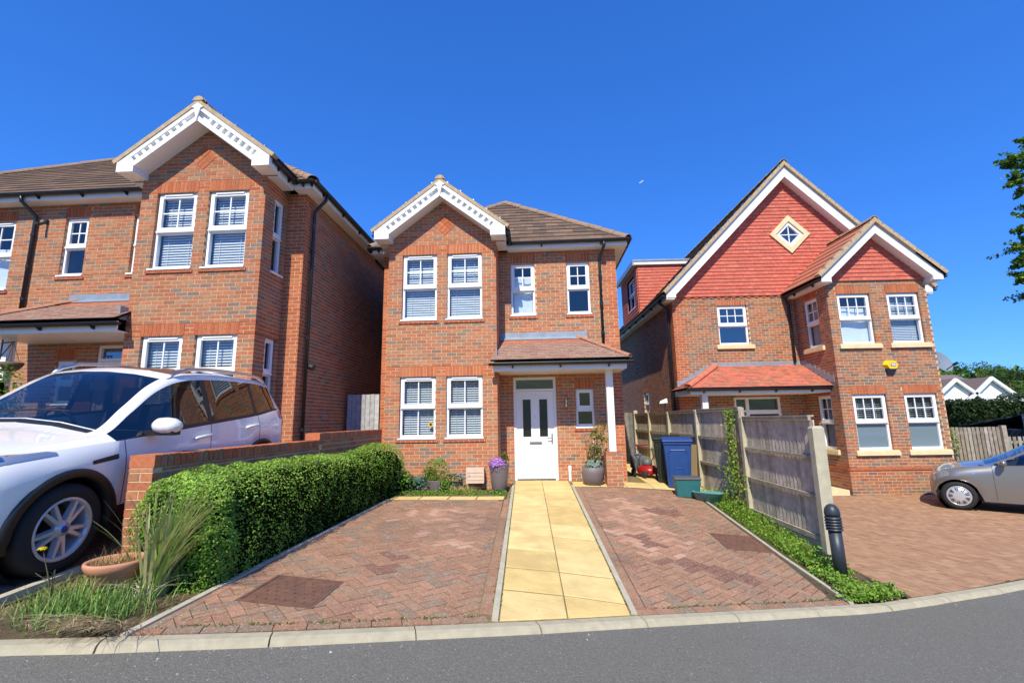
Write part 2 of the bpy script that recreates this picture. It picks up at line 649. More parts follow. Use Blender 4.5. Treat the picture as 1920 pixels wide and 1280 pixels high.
def window(H, F, u0, u1, z0, z1, split=.5, upper=(2, 2), lower=(1, 1), sill='white', fixed=False, glass='window_glass', inner=True, vent=True, sub_sill=True):
    """white sash-look casement with its panes, bars and sill; sits in an opening of the wall"""
    o, u, n = F
    b = MB()
    t = .05

    def ring(a0, a1, c0, c1, t_, d0, d1, tb=None):
        tb = tb or t_
        b.fbox(F, a0, a1, d0, d1, c1 - t_, c1)
        b.fbox(F, a0, a1, d0, d1, c0, c0 + tb)
        b.fbox(F, a0, a0 + t_, d0, d1, c0 + tb, c1 - t_)
        b.fbox(F, a1 - t_, a1, d0, d1, c0 + tb, c1 - t_)
    ring(u0, u1, z0, z1, t, -.14, -.065, .06)
    zm = z0 + (z1 - z0) * split
    # upper casement stands a little proud of the frame
    ring(u0 + .018, u1 - .018, zm, z1 - .018, .072, -.10, -.048)
    b.fbox(F, u0 + .02, u1 - .02, -.10, -.028, zm - .032, zm - .002)          # drip ledge under the upper casement
    b.fbox(F, u0 + .05, u1 - .05, -.12, -.075, zm - .06, zm - .033)
    if vent:
        b.fbox(F, u0 + .15 * (u1 - u0), u1 - .15 * (u1 - u0), -.05, -.03, z1 - .052, z1 - .026)
    win = b.build('window', 'upvc', H.root)
    # panes
    for (c0, c1, a0, a1, d) in ((zm + .07, z1 - .088, u0 + .088, u1 - .088, -.085), (z0 + .058, zm - .058, u0 + .048, u1 - .048, -.10)):
        p = MB()
        q = [o + u * a0 + n * d, o + u * a1 + n * d]
        p.quadmesh([(q[0].x, q[0].y, c0), (q[1].x, q[1].y, c0), (q[1].x, q[1].y, c1), (q[0].x, q[0].y, c1)], [(0, 1, 2, 3)])
        p.build('pane', glass, win)
        nx, ny = upper if c0 > zm else lower
        if nx * ny > 1:
            g = MB()
            for i in range(1, nx):
                x = a0 + (a1 - a0) * i / nx
                g.fbox(F, x - .011, x + .011, d - .01, d + .012, c0 - .004, c1 + .004)
            for i in range(1, ny):
                x = c0 + (c1 - c0) * i / ny
                g.fbox(F, a0 - .004, a1 + .004, d - .008, d + .010, x - .011, x + .011)
            g.build('glazing_bars', 'upvc', win)
    s = MB()
    if sill == 'white':
        s.fbox(F, u0 - .02, u1 + .02, -.14, .035, z0 - .032, z0 - .001)
        s.build('sill', 'upvc', win)
        if sub_sill:
            a = u0 - .06
            while a < u1 + .05:
                e = min(a + .105, u1 + .06)
                H.bricks.add(o + u * ((a + e) / 2) + ZUP * (z0 - .068) + n * .024, u, ZUP, n, e - a - .006, .05, .13, 9)
                a += .112
            H.mortar.fbox(F, u0 - .058, u1 + .058, -.1, .016, z0 - .09, z0 - .046)
    elif sill == 'stone':
        s.fbox(F, u0 - .11, u1 + .11, -.14, .065, z0 - .13, z0 - .035)
        s.fbox(F, u0 - .10, u1 + .10, -.14, .045, z0 - .035, z0 - .003)
        s.build('sill', 'stone', win)
    if inner:
        I = H.inner
        for a, b2, c, d, e, f in ((u0 - .03, u0, -1.1, -.141, z0 - .03, z1 + .03), (u1, u1 + .03, -1.1, -.141, z0 - .03, z1 + .03),
                                  (u0, u1, -1.1, -.141, z0 - .03, z0), (u0, u1, -1.1, -.141, z1, z1 + .03), (u0, u1, -1.13, -1.1, z0, z1)):
            I.fbox(F, a, b2, c, d, e, f)
    return win


def blind(F, u0, u1, z0, z1, label, drop=1., tilt=32, gap=.046, cat='blind'):
    """white venetian blind hanging behind the glass: a thing of its own"""
    o, u, n = F
    c = o + u * (u0 + u1) / 2 - n * .19
    t = thing('venetian_blind', label, cat, (c.x, c.y, z0), 'venetian blinds behind the windows')
    a0, a1 = u0 + .055, u1 - .055
    b = MB()
    b.fbox(F, a0, a1, -.215, -.165, z1 - .075, z1 - .03)
    b.build('head_rail', 'blind', t)
    zb = z1 - .08 - (z1 - z0 - .13) * drop
    b = MB()
    z = z1 - .10
    ca, sa = math.cos(rad(tilt)), math.sin(rad(tilt))
    while z > zb + .03:
        h = .0255
        P = []
        for aa in (a0, a1):
            for sg in (-1, 1):
                q = o + u * aa + n * (-.19 + sg * h * ca)
                P.append((q.x, q.y, z - sg * h * sa))
        b.quadmesh([P[0], P[2], P[3], P[1]], [(0, 1, 2, 3)])
        z -= gap
    b.build('slats', 'blind', t, kind='stuff')
    b = MB()
    b.fbox(F, a0, a1, -.21, -.17, zb, zb + .022)
    b.build('bottom_rail', 'blind', t)
    b = MB()
    for k in (.2, .8):
        x = a0 + (a1 - a0) * k
        b.fbox(F, x - .003, x + .003, -.166, -.163, zb, z1 - .05)
    b.build('cords', 'blind', t)
    return t


def curtain(F, u0, u1, z0, z1, label, m='curtain', name='curtain', d=-.2, folds=5):
    o, u, n = F
    b = MB()
    N = folds * 8
    vs_, fs = [], []
    for i in range(N + 1):
        a = u0 + (u1 - u0) * i / N
        q = o + u * a + n * (d + .018 * math.sin(i / 8 * 2 * math.pi))
        vs_ += [(q.x, q.y, z0), (q.x, q.y, z1)]
        if i:
            fs.append((2 * i - 2, 2 * i, 2 * i + 1, 2 * i - 1))
    b.quadmesh(vs_, fs)
    ob = b.build(name, m, None, True)
    tag(ob, label, 'curtain', 'curtains behind the windows')
    return ob


def tile_plane(P, poly, gauge, tw, th, cis, lap=.06, edge=.0):
    """P: Pieces. poly: convex 3d polygon, poly[0]->poly[1] the eave (left to right seen from outside)"""
    pts = [Vector(p) for p in poly]
    e = (pts[1] - pts[0]).normalized()
    nn = None
    for k in range(2, len(pts)):
        nn = (pts[1] - pts[0]).cross(pts[k] - pts[0])
        if nn.length > 1e-5:
            break
    nn.normalize()
    s = nn.cross(e)
    o = pts[0]
    hull = [((p - o).dot(e), (p - o).dot(s)) for p in pts]
    xs = [p[0] for p in hull]
    ys = [p[1] for p in hull]
    ln = gauge + lap
    tl = math.atan2(th * .9, gauge)
    v2 = (s * math.cos(tl) - nn * math.sin(tl)).normalized()
    n2 = e.cross(v2).normalized()
    k = 0
    y = min(ys) - .03
    while y < max(ys) - .02:
        x = min(xs) - tw + (k % 2) * tw / 2
        while x < max(xs):
            rect = [(x + .002, y), (x + tw - .002, y), (x + tw - .002, y + ln), (x + .002, y + ln)]
            hl = hull
            if y < min(ys):
                hl = [(p[0], p[1] - .03 if abs(p[1] - min(ys)) < 1e-4 else p[1]) for p in hull]
            pc = clip_convex(rect, hl)
            if len(pc) >= 3 and parea(pc) > .002:
                cx, cy = x + tw / 2, y + ln / 2
                c = o + e * cx + s * cy + nn * (th * 1.55 + U(0, .003))
                full = parea(pc) > parea(rect) - 1e-4
                P.add(c, e, v2, n2, tw - .004, ln, th, random.choice(cis), None if full else [(a - cx, b - cy) for a, b in pc])
            x += tw
        y += gauge
        k += 1
    return nn


def slab_poly(b, poly, down, col=(1, 1, 1)):
    pts = [Vector(p) for p in poly]
    b.prism([p - down for p in pts], down, col)


_rt = {}


def ridge_line(H, A, B, up, r=.12, col=(.36, .23, .15), m='roof_tile', L=.42, parent=None):
    """half-round ridge or hip tiles laid one by one from A to B"""
    A, B = Vector(A), Vector(B)
    n = max(1, round((B - A).length / L))
    st = (B - A) / n
    d = st.normalized()
    up = (up - d * up.dot(d)).normalized()
    side = d.cross(up)
    key = (round(st.length, 3), r, col, m)
    if key not in _rt:
        b = MB()
        l = st.length * 1.04
        seg = 8
        vs_, fs = [], []
        for i, (x, rr) in enumerate(((0, r * 1.05), (l, r * .97))):
            for q in (rr, rr - .016):
                for k in range(seg + 1):
                    t = math.pi * k / seg
                    vs_.append((x, q * math.cos(t), q * math.sin(t) * .85))
        w_ = seg + 1
        for k in range(seg):
            fs += [(k, k + 1, 2 * w_ + k + 1, 2 * w_ + k), (w_ + k + 1, w_ + k, 3 * w_ + k, 3 * w_ + k + 1), (k + 1, k, w_ + k, w_ + k + 1), (2 * w_ + k, 2 * w_ + k + 1, 3 * w_ + k + 1, 3 * w_ + k)]
        b.quadmesh(vs_, fs, col)
        me = bpy.data.meshes.new('ridge_tile')
        me.from_pydata(b.v, [], b.f)
        me.materials.append(MATS[m])
        at = me.attributes.new('tint', 'FLOAT_COLOR', 'FACE')
        at.data.foreach_set('color', [x for c in b.c for x in (*c, 1.)])
        _rt[key] = me
    for i in range(n):
        o = put('ridge_tile', _rt[key], parent or H.root)
        p = A + st * i + up * U(-.004, .004)
        o.matrix_basis = Matrix(((d.x, -side.x, up.x, p.x), (d.y, -side.y, up.y, p.y), (d.z, -side.z, up.z, p.z), (0, 0, 0, 1)))


def gutter(H, A, B, brackets=.9, r=.055, out=None):
    A, B = Vector(A), Vector(B)
    b = MB()
    d = (B - A).normalized()
    side = out
    seg = 7
    vs_, fs = [], []
    for p in (A, B):
        for q in (r, r - .006):
            for k in range(seg + 1):
                t = math.pi + math.pi * k / seg
                vs_.append(p + side * (q * math.cos(t)) + ZUP * (q * math.sin(t)))
    w_ = seg + 1
    for k in range(seg):
        fs += [(k, k + 1, 2 * w_ + k + 1, 2 * w_ + k), (w_ + k, w_ + k + 1, 3 * w_ + k + 1, 3 * w_ + k)]
    fs += [tuple(range(w_)), tuple(range(2 * w_, 3 * w_))]
    b.quadmesh(vs_, fs)
    b.tube([A + side * r, B + side * r], .008, 5)
    b.tube([A - side * r, B - side * r], .008, 5)
    g = b.build('gutter', 'black_plastic', H.root)
    L = (B - A).length
    n = max(2, int(L / brackets))
    for i in range(n):
        p = A + d * (L * (i + .5) / n)
        q = MB()
        for sgn in (0,):
            q.hexa([p + d * x + side * y + ZUP * z for x, y, z in ((-.016, -r - .01, -.105), (.016, -r - .01, -.105), (.016, -r + .02, -.105), (-.016, -r + .02, -.105),
                                                                   (-.016, -r - .01, -.03), (.016, -r - .01, -.03), (.016, r + .004, -.028), (-.016, r + .004, -.028))])
        q.build('bracket', 'black_plastic', g)
    return g


def downpipe(H, pts, r=.035, n=None):
    b = MB()
    b.tube(pts, r, 10)
    p = b.build('downpipe', 'black_plastic', H.root, True)
    q = MB()
    zt, zb = pts[-2][2], pts[-1][2]
    x, y = pts[-1][0], pts[-1][1]
    for k in range(3):
        z = zb + (zt - zb) * (.15 + .35 * k)
        q.lathe([(r + .009, z - .03), (r + .009, z + .03), (r, z + .034), (r, z - .034), (r + .009, z - .03)], 10, Matrix.Translation((x, y, 0)))
    q.build('collars', 'black_plastic', p)
    return p


TILE_PAL = [(.165, .108, .075), (.19, .125, .088), (.14, .095, .07), (.21, .135, .092), (.115, .082, .062),      # brown concrete
            (.46, .17, .095), (.42, .15, .09), (.50, .20, .11), (.40, .165, .115),                      # porch plain tile, orange
            (.33, .20, .15), (.30, .17, .13), (.36, .22, .165),                                           # weathered porch
            (.53, .135, .095), (.51, .125, .088), (.55, .145, .10), (.49, .13, .09), (.57, .165, .11)]        # red hanging tile
BROWN, PORCH_O, PORCH_W, HANG = [0, 1, 2, 3, 4, 0, 1, 2], [5, 6, 7, 8], [9, 10, 11, 9], [12, 13, 14, 12, 15, 16, 12, 14]


def gable_trim(H, xc, y, half, zapex, zend, dentils=True, deep=.27, over=.3, box_w=.33, box_h=.20):
    """bargeboards of one gable facing -Y: plane y is the front of the boards"""
    run, rise = half, zapex - zend
    L = math.hypot(run, rise)
    part = None
    main = MB()
    for sg in (-1, 1):
        s = Vector((-sg * run / L, 0, rise / L))        # up the slope
        p = Vector((-sg * rise / L, 0, -run / L))   # downwards, across the board
        p = Vector((0, 0, -1)) - s * Vector((0, 0, -1)).dot(s)
        p.normalize()
        A = Vector((xc + sg * half, y, zend))

        def sb(b, l0, l1, p0, p1, d0, d1, mitre=True):
            q = []
            for d in (d0, d1):
                for (l, pp) in ((l0, p0), (l1, p0), (l1, p1), (l0, p1)):
                    v = A + s * l + p * pp
                    if mitre and l >= L - 1e-4:      # cut plumb at the apex
                        v = v + s * ((xc - v.x) / s.x)
                    q.append((v.x, v.y + d, v.z))
            b.hexa(q if sg < 0 else [q[i] for i in (4, 5, 6, 7, 0, 1, 2, 3)])
        sb(main, .0, L, 0, deep, .03, .05)
        sb(main, .0, L, 0, .08, -.045, .03)
        if dentils:
            sb(main, .12, L, deep - .085, deep, -.045, .03)
            n = max(3, int((L - .55) / .155))
            for i in range(n):
                l = .32 + i * (L - .62) / n
                sb(main, l, l + .065, .08, deep - .085, -.035, .03, False)
            sb(main, -.0, .26, .08, deep - .085, -.04, .03, False)        # solid block at the foot
        # soffit under the overhang
        sb(main, .1, L, deep - .03, deep - .01, .05, over, True)
        # kneeler box at the foot
        x0, x1 = sorted((A.x, A.x - sg * box_w))
        main.box(x0, x1, y - .05, y + over + .02, zend - box_h, zend - .0)
    if dentils:
        main.prism([(xc + a, y - .05, zapex + c) for a, c in ((0, -.36), (.06, -.1), (.11, -.075), (.0, .01), (-.11, -.075), (-.06, -.1))], Vector((0, -.02, 0)))
    return main.build('bargeboard', 'white_paint', H.root)


def verge(H, xc, y, half, zapex, zend, clips=True, th=.075):
    """mortared verge under the edge tiles, with its little clips"""
    run, rise = half, zapex - zend
    L = math.hypot(run, rise)
    b = MB()
    c = MB()
    for sg in (-1, 1):
        s = Vector((-sg * run / L, 0, rise / L))
        up = Vector((sg * rise / L, 0, run / L))
        A = Vector((xc + sg * half, y, zend))
        q = []
        for d in (-.06, .10):
            for l, h in ((-.06, .0), (L, .0), (L, th), (-.06, th)):
                v = A + s * l + up * h
                if l == L:
                    v = v + s * ((xc - v.x) / s.x)
                q.append((v.x, v.y + d, v.z))
        b.hexa(q if sg > 0 else [q[i] for i in (4, 5, 6, 7, 0, 1, 2, 3)])
        n = int(L / .33)
        for i in range(n):
            v = A + s * (.2 + i * L / n) + up * (th)
            c.box(v.x - .012, v.x + .012, v.y - .04, v.y + .03, v.z - .03, v.z + .035)
    b.prism([(xc + .105 * math.cos(k * math.pi / 8), y - .05, zapex + .06 + .09 * math.sin(k * math.pi / 8)) for k in range(9)], Vector((0, -.02, 0)))
    o = b.build('verge', 'verge', H.root)
    if clips:
        c.build('verge_clips', 'metal', o, kind='stuff')
    return o
# ------------------------------------------------------------------ the ground: heights of the sloping plots
KERB = [(-40, -7), (-14, 0.), (-8, 1.45), (-5, 2.22), (-3.17, 2.77), (-2.66, 2.93), (-1.8, 3.23), (-.95, 3.55), (-.4, 3.76), (-.1, 3.87), (.76, 4.22), (1.61, 4.56), (2.41, 4.88), (3.03, 5.11), (3.29, 5.2), (3.75, 5.42), (4.56, 5.76), (5.71, 6.26), (9.5, 8.0), (14, 9.8), (40, 19)]


def lerp_tab(t, x):
    if x <= t[0][0]:
        return t[0][1]
    for (a, b), (c, d) in zip(t, t[1:]):
        if x <= c:
            return b + (d - b) * (x - a) / (c - a)
    return t[-1][1]


def ky(x):
    return lerp_tab(KERB, x)


ZK = [(-40, 1.9), (-14, 1.22), (-9, .93), (-3.3, .612), (2.41, .017), (3.29, -.06), (4.56, -.13), (5.71, -.17), (8, -.20), (12, -.24), (40, -.3)]


def zk(x):
    return lerp_tab(ZK, x)


def zmain(x, y):
    yk = ky(x)
    zh = .46 - .012 * x if x < 1.7 else .44 - .06 * (x - 1.7)
    t = min(max((y - yk) / (10.4 - yk), -.1), 1.)
    return zk(x) + (zh - zk(x)) * t


def zleft(x, y):
    yk = ky(x)
    t = min(max((y - yk) / (8.4 - yk), -.0), 1.)
    return zk(x) + (1.08 - zk(x)) * t ** 1.5


def zright(x, y):
    yk = ky(x)
    t = min(max((y - yk) / max(12.4 - yk, 1.), -.1), 1.)
    return zk(x) + (-.185 - zk(x)) * t


def zroad(x, y):
    return zk(x) - .035 - .012 * max(0, min(1.2, ky(x) - y))


def terrain(x, y):
    """wild ground beyond the plots"""
    z = zk(x) - .3
    if y > 24:
        z += min(1, (y - 24) / 40) * (-.3)
    if y < -15:       # unseen bank behind the camera, added to darken reflections in the glass
        z += min(1, (-15 - y) / 25) * 8
    # wooded hill far to the right and behind
    d = math.hypot(x - 95, y - 150)
    z += 9.5 * math.exp(-(d / 70) ** 2)
    return z


def sheet(name, m, xs, fy, zf, dz=0., ny=14, kind='structure', label=None):
    """grid sheet: xs list, fy(x)->(y0,y1)"""
    b = MB()
    vs_, fs = [], []
    for i, x in enumerate(xs):
        y0, y1 = fy(x)
        for j in range(ny + 1):
            y = y0 + (y1 - y0) * j / ny
            vs_.append((x, y, zf(x, y) + dz))
    w_ = ny + 1
    for i in range(len(xs) - 1):
        for j in range(ny):
            fs.append((i * w_ + j, (i + 1) * w_ + j, (i + 1) * w_ + j + 1, i * w_ + j + 1))
    b.quadmesh(vs_, fs)
    o = b.build(name, m, None, True, kind=kind)
    if label:
        o['label'] = label
    return o


def frange(a, b, s):
    n = max(1, int(round((b - a) / s)))
    return [a + (b - a) * i / n for i in range(n + 1)]


# far ground (one sheet out to the horizon)
XS = [-3000, -900, -300, -120, -60, -40] + frange(-30, 60, 3) + [70, 85, 100, 120, 150, 200, 300, 900, 3000]
YS = [-3000, -900, -300, -120, -60, -40, -30, -22, -15, -5, 0, 4, 8, 12, 16, 20, 24, 30, 40, 55, 70, 90, 110, 130, 150, 170, 190, 220, 300, 900, 3000]
b = MB()
vv = [(x, y, min(terrain(x, y), zroad(x, y) - .12) if -15 < y < 30 else terrain(x, y)) for x in XS for y in YS]
nY = len(YS)
b.quadmesh(vv, [(i * nY + j, (i + 1) * nY + j, (i + 1) * nY + j + 1, i * nY + j + 1) for i in range(len(XS) - 1) for j in range(nY - 1)])
b.build('ground', 'field', None, True, kind='structure', label='grassy ground running out behind the houses to the wooded hill')
sheet('road', 'asphalt', [-40, -30, -22] + frange(-16, 16, 1.) + [22, 30, 40], lambda x: (-16, ky(x) - .06), zroad, ny=26, label='grey asphalt road falling away to the right in front of the drives')
GX = frange(-3.4, 3.8, .3)
sheet('plot', 'soil', GX, lambda x: (ky(x) - .02, 22), lambda x, y: zmain(x, y), -.075, 40, label='bare soil of the middle plot below hedge and border')
sheet('plot', 'soil', frange(-18, -3.36, .6), lambda x: (ky(x) - .02, 22), lambda x, y: zleft(x, y), -.05, 30, label='soil of the left plot beneath its paved drive')
sheet('plot', 'soil', frange(3.72, 30, .6), lambda x: (ky(x) - .02, 26), lambda x, y: zright(x, y), -.05, 30, label='soil of the right plot beneath its paved drive')

# kerb: one stone after another
KB = bpy.data.objects.new('kerb', None)
COL.objects.link(KB)
KB['L0'] = [0, 0, 0]
tag(KB, 'pale concrete kerb along the edge of the road', kind='structure')


def polylen(x0, ln):
    x = x0
    d = 0
    while d < ln:
        nx = x + .01
        d += math.hypot(.01, ky(nx) - ky(x))
        x = nx
    return x


KX = [-2.66]
for k in range(16):
    KX.append(polylen(KX[-1], .915))
x = -2.66
while x > -12:
    x -= .87
    KX.insert(0, x)
for a, c in zip(KX, KX[1:]):
    A = Vector((a, ky(a), zk(a)))
    B = Vector((c, ky(c), zk(c)))
    d = (B - A).normalized()
    A, B = A + d * .004, B - d * .004
    bk = Vector((-d.y, d.x, 0)).normalized()
    b = MB()
    prof = [(0, 0), (-.075, .0), (-.105, -.012), (-.128, -.04), (-.128, -.16), (0, -.16)]
    q0 = [A + bk * s + ZUP * z for s, z in prof]
    q1 = [B + bk * s + ZUP * z for s, z in prof]
    n = len(prof)
    b.quadmesh(q0 + q1, [(i, (i + 1) % n, (i + 1) % n + n, i + n) for i in range(n)] + [tuple(range(n - 1, -1, -1)), tuple(range(n, 2 * n))])
    b.build('kerb_stone', 'kerbstone', KB)

PAVE_PAL = [(0.325, 0.175, 0.106), (0.351, 0.188, 0.114), (0.307, 0.163, 0.098), (0.288, 0.175, 0.112), (0.256, 0.175, 0.119), (0.383, 0.207, 0.127), (0.275, 0.191, 0.13), (0.332, 0.198, 0.122), (0.37, 0.211, 0.123), (0.39, 0.225, 0.132), (0.35, 0.196, 0.115), (0.41, 0.245, 0.145), (0.225, 0.11, 0.075), (0.5, 0.3, 0.205), (0.47, 0.255, 0.165)]
PM = [0, 0, 1, 1, 2, 2, 3, 3, 4, 4, 6, 7, 5]
PRT = [8, 8, 9, 9, 10, 11]


def surf_frame(zf, x, y, ang):
    e = .05
    dx = (zf(x + e, y) - zf(x - e, y)) / (2 * e)
    dy = (zf(x, y + e) - zf(x, y - e)) / (2 * e)
    n = Vector((-dx, -dy, 1)).normalized()
    u = Vector((math.cos(ang), math.sin(ang), 0))
    u = (u - n * u.dot(n)).normalized()
    return u, n.cross(u), n


def pave(P, hull, zf, ang, cis, holes=(), keep=None):
    """45 degree herringbone of 200x100 blocks inside a convex hull (world xy); holes: convex quads left free"""
    L = .1025
    ca, sa = math.cos(ang), math.sin(ang)
    xs = [p[0] for p in hull]
    ys = [p[1] for p in hull]
    cx, cy = (min(xs) + max(xs)) / 2, (min(ys) + max(ys)) / 2
    Rr = math.hypot(max(xs) - min(xs), max(ys) - min(ys)) / 2 + .3
    N = int(Rr / L) + 2
    for i in range(-N, N):
        for j in range(-N, N):
            c = (i - j) % 4
            if c == 0:
                x0, y0, w_, h_ = i * L, j * L, 2 * L, L
            elif c == 3:
                x0, y0, w_, h_ = i * L, j * L, L, 2 * L
            else:
                continue
            mx, my = x0 + w_ / 2, y0 + h_ / 2
            if mx * mx + my * my > Rr * Rr:
                continue
            g = .0035
            rc = [(x0 + g, y0 + g), (x0 + w_ - g, y0 + g), (x0 + w_ - g, y0 + h_ - g), (x0 + g, y0 + h_ - g)]
            rc = [(cx + a * ca - b_ * sa, cy + a * sa + b_ * ca) for a, b_ in rc]
            pc = clip_convex(rc, hull)
            if len(pc) < 3 or parea(pc) < .0015:
                continue
            wx, wy = cx + mx * ca - my * sa, cy + mx * sa + my * ca
            bad = False
            if bad or (keep and not keep(wx, wy)):
                continue
            u, v, n = surf_frame(zf, wx, wy, ang if c == 0 else ang + math.pi / 2)
            cen = Vector((wx, wy, zf(wx, wy) + U(-.003, .002)))
            ci = cis(wx, wy) if callable(cis) else random.choice(cis)
            parts_ = [pc]
            for hq in holes:        # trim blocks round the manhole covers
                if min(p[0] for p in pc) < hq[1] and max(p[0] for p in pc) > hq[0] and min(p[1] for p in pc) < hq[3] and max(p[1] for p in pc) > hq[2]:
                    mid_ = clip_convex(pc, [(hq[0], -99), (hq[1], -99), (hq[1], 99), (hq[0], 99)])
                    parts_ = [clip_convex(pc, [(-99, -99), (hq[0], -99), (hq[0], 99), (-99, 99)]), clip_convex(pc, [(hq[1], -99), (99, -99), (99, 99), (hq[1], 99)])]
                    if len(mid_) > 2:
                        parts_ += [clip_convex(mid_, [(-99, -99), (99, -99), (99, hq[2]), (-99, hq[2])]), clip_convex(mid_, [(-99, hq[3]), (99, hq[3]), (99, 99), (-99, 99)])]
            if len(parts_) > 1:
                for pc in parts_:
                    if len(pc) > 2 and parea(pc) > .0006:
                        P.add(cen, u, v, n, 2 * L, L, .03, ci, [((Vector((a, b_, 0)) - Vector((wx, wy, 0))).dot(u), (Vector((a, b_, 0)) - Vector((wx, wy, 0))).dot(v)) for a, b_ in pc])
                continue
            full = parea(pc) > parea(rc) - 1e-4
            if full:
                P.add(cen, u, v, n, 2 * L - .007, L - .007, .03, ci)
            else:
                P.add(cen, u, v, n, 2 * L, L, .03, ci, [((Vector((a, b_, 0)) - Vector((wx, wy, 0))).dot(u), (Vector((a, b_, 0)) - Vector((wx, wy, 0))).dot(v)) for a, b_ in pc])


def border(P, A, B, zf, cis, w_=.1, ln=.2, side=1):
    """one row of blocks end to end along A->B, lying on the left (side=1) of the line"""
    A, B = Vector((*A, 0)), Vector((*B, 0))
    d = (B - A)
    n = max(1, round(d.length / (ln + .004)))
    st = d / n
    e = d.normalized()
    nr = Vector((-e.y, e.x, 0)) * side
    ang = math.atan2(e.y, e.x)
    for i in range(n):
        c = A + st * (i + .5) + nr * (w_ / 2)
        u, v, nn = surf_frame(zf, c.x, c.y, ang)
        P.add(Vector((c.x, c.y, zf(c.x, c.y) + U(-.002, .002))), u, v, nn, st.length - .005, w_ - .004, .03, random.choice(cis))


# --- middle drive: two parking bays of red block paving with the yellow path between
PATHL = lambda y: -.40 + (-.62 + .40) * (y - 3.76) / (10.5 - 3.76)
PATHR = lambda y: .77 + (.66 - .77) * (y - 4.22) / (10.5 - 4.22)
DL = sheet('driveway', 'joint_sand', frange(-2.62, -.35, .25), lambda x: (ky(x) + .0, 8.6), zmain, -.0065, 40, label='weathered red block paved parking bay left of the yellow path')
DR = sheet('driveway', 'joint_sand', frange(.7, 3.1, .25), lambda x: (ky(x) + .0, 10.05), zmain, -.0065, 40, label='weathered red block paved parking bay between yellow path and fence')
MH1 = (-2.31, -1.72, 3.62, 4.20)
MH2 = (2.36, 2.96, 6.46, 7.12)


def stainy(x, y):
    # the bays are worn paler and redder in the middle, greyer by the road and along the edges
    r = R()
    k = math.sin(x * 2.1 + 1.3) * .25 + math.sin(y * 1.7 + x) * .25
    if r < .28 + k * .3:
        return random.choice([3, 4, 6])
    if r < .6:
        return random.choice([0, 2, 7])
    return random.choice([0, 1, 5, 1])


STAINS = [(1.96, 8.14, .34, .22), (1.55, 5.72, .26, .13), (1.83, 5.6, .30, .13), (2.1, 5.44, .26, .10), (1.3, 6.65, .14, .12), (1.4, 6.34, .2, .12), (-1.56, 5.04, .16, .12), (-1.5, 4.62, .13, .14)]
PALE = [(1.26, 7.15, .45, .8), (1.55, 6.2, .5, .55), (-1.1, 6.2, .45, .9), (-1.5, 6.9, .6, .7), (1.4, 8.3, .4, .8)]


def worn(x, y):
    for a_, b_, c_, d_ in STAINS:          # damp dark patches
        if ((x - a_) / c_) ** 2 + ((y - b_) / d_) ** 2 < 1 + U(-.35, .35):
            return 12
    for a_, b_, c_, d_ in PALE:            # worn pale where the cars stand
        if ((x - a_) / c_) ** 2 + ((y - b_) / d_) ** 2 < 1 + U(-.5, .5):
            return random.choice([13, 14, 14, 5, 5, 1, 7])
    return stainy(x, y)


P1 = Pieces('paver', 'paver', PAVE_PAL)
xl, xr = -2.50, -.56
hullL = [(xl, ky(xl) + .12), (-.513, ky(-.513) + .125), (-.668, 8.38), (xl, 8.0)]
pave(P1, hullL, zmain, rad(45), worn, [MH1])
border(P1, (-2.6, ky(-2.6) + .012), (-.42, ky(-.42) + .012), zmain, PM)
border(P1, (PATHL(3.86) - .005, 3.9), (PATHL(8.5) - .005, 8.5), zmain, [0, 1, 2, 7], side=1)
border(P1, (xl - .1, ky(xl) + .1), (xl - .1, 8.0), zmain, PM, side=-1)
border(P1, (-2.6, 7.995), (-.74, 8.36), zmain, PM, side=1)
P1.emit(DL, 300, 'pavers')
P2 = Pieces('paver', 'paver', PAVE_PAL)
hullR = [(.878, ky(.878) + .125), (2.86, ky(2.86) + .13), (2.92, 6.2), (2.98, 9.9), (.782, 9.93)]
pave(P2, hullR, zmain, rad(45), worn, [MH2])
border(P2, (.78, ky(.78) + .012), (3.0, ky(3.0) + .012), zmain, PM)
border(P2, (PATHR(4.35) + .005, 4.36), (PATHR(9.95) + .005, 9.95), zmain, [0, 1, 2, 7], side=-1)
P2.emit(DR, 300, 'pavers')

# manhole covers set in the paving
for (x0, x1, y0, y1), lab in ((MH1, 'rusty square manhole cover in the left parking bay'), (MH2, 'brown manhole cover in the right parking bay near the fence')):
    t = thing('manhole_cover', lab, 'manhole cover', ((x0 + x1) / 2, (y0 + y1) / 2, zmain((x0 + x1) / 2, (y0 + y1) / 2)))

    def mq(b, a0, a1, c0, c1, dz):
        pts = [(a0, c0), (a1, c0), (a1, c1), (a0, c1)]
        b.hexa([(x, y, zmain(x, y) - .04) for x, y in pts] + [(x, y, zmain(x, y) + dz) for x, y in pts])
    b = MB()
    mq(b, x0 + .03, x1 - .03, y0 + .03, y1 - .03, .002)
    b.build('cover', 'rust', t)
    b = MB()
    mq(b, x0, x1, y0, y0 + .025, .004)
    mq(b, x0, x1, y1 - .025, y1, .004)
    mq(b, x0, x0 + .025, y0 + .025, y1 - .025, .004)
    mq(b, x1 - .025, x1, y0 + .025, y1 - .025, .004)
    b.build('frame', 'rust', t)
    b = MB()
    for i in range(6):
        for j in range(6):
            xa = x0 + .07 + (x1 - x0 - .14) * (i + .5 * (j % 2)) / 6
            ya = y0 + .07 + (y1 - y0 - .14) * j / 6
            mq(b, xa, xa + .045, ya, ya + .03, .006)
    b.build('treads', 'rust', t, kind='stuff')

# yellow slab path and apron
PT = sheet('path', 'slab_joint', frange(-.63, .80, .2), lambda x: (ky(x) + .005, 10.75), zmain, -.0035, 40, label='straight path of yellow concrete slabs leading to the white front door')
SLAB_PAL = [(.70, .52, .215), (.64, .465, .185), (.73, .55, .24), (.67, .49, .21)]


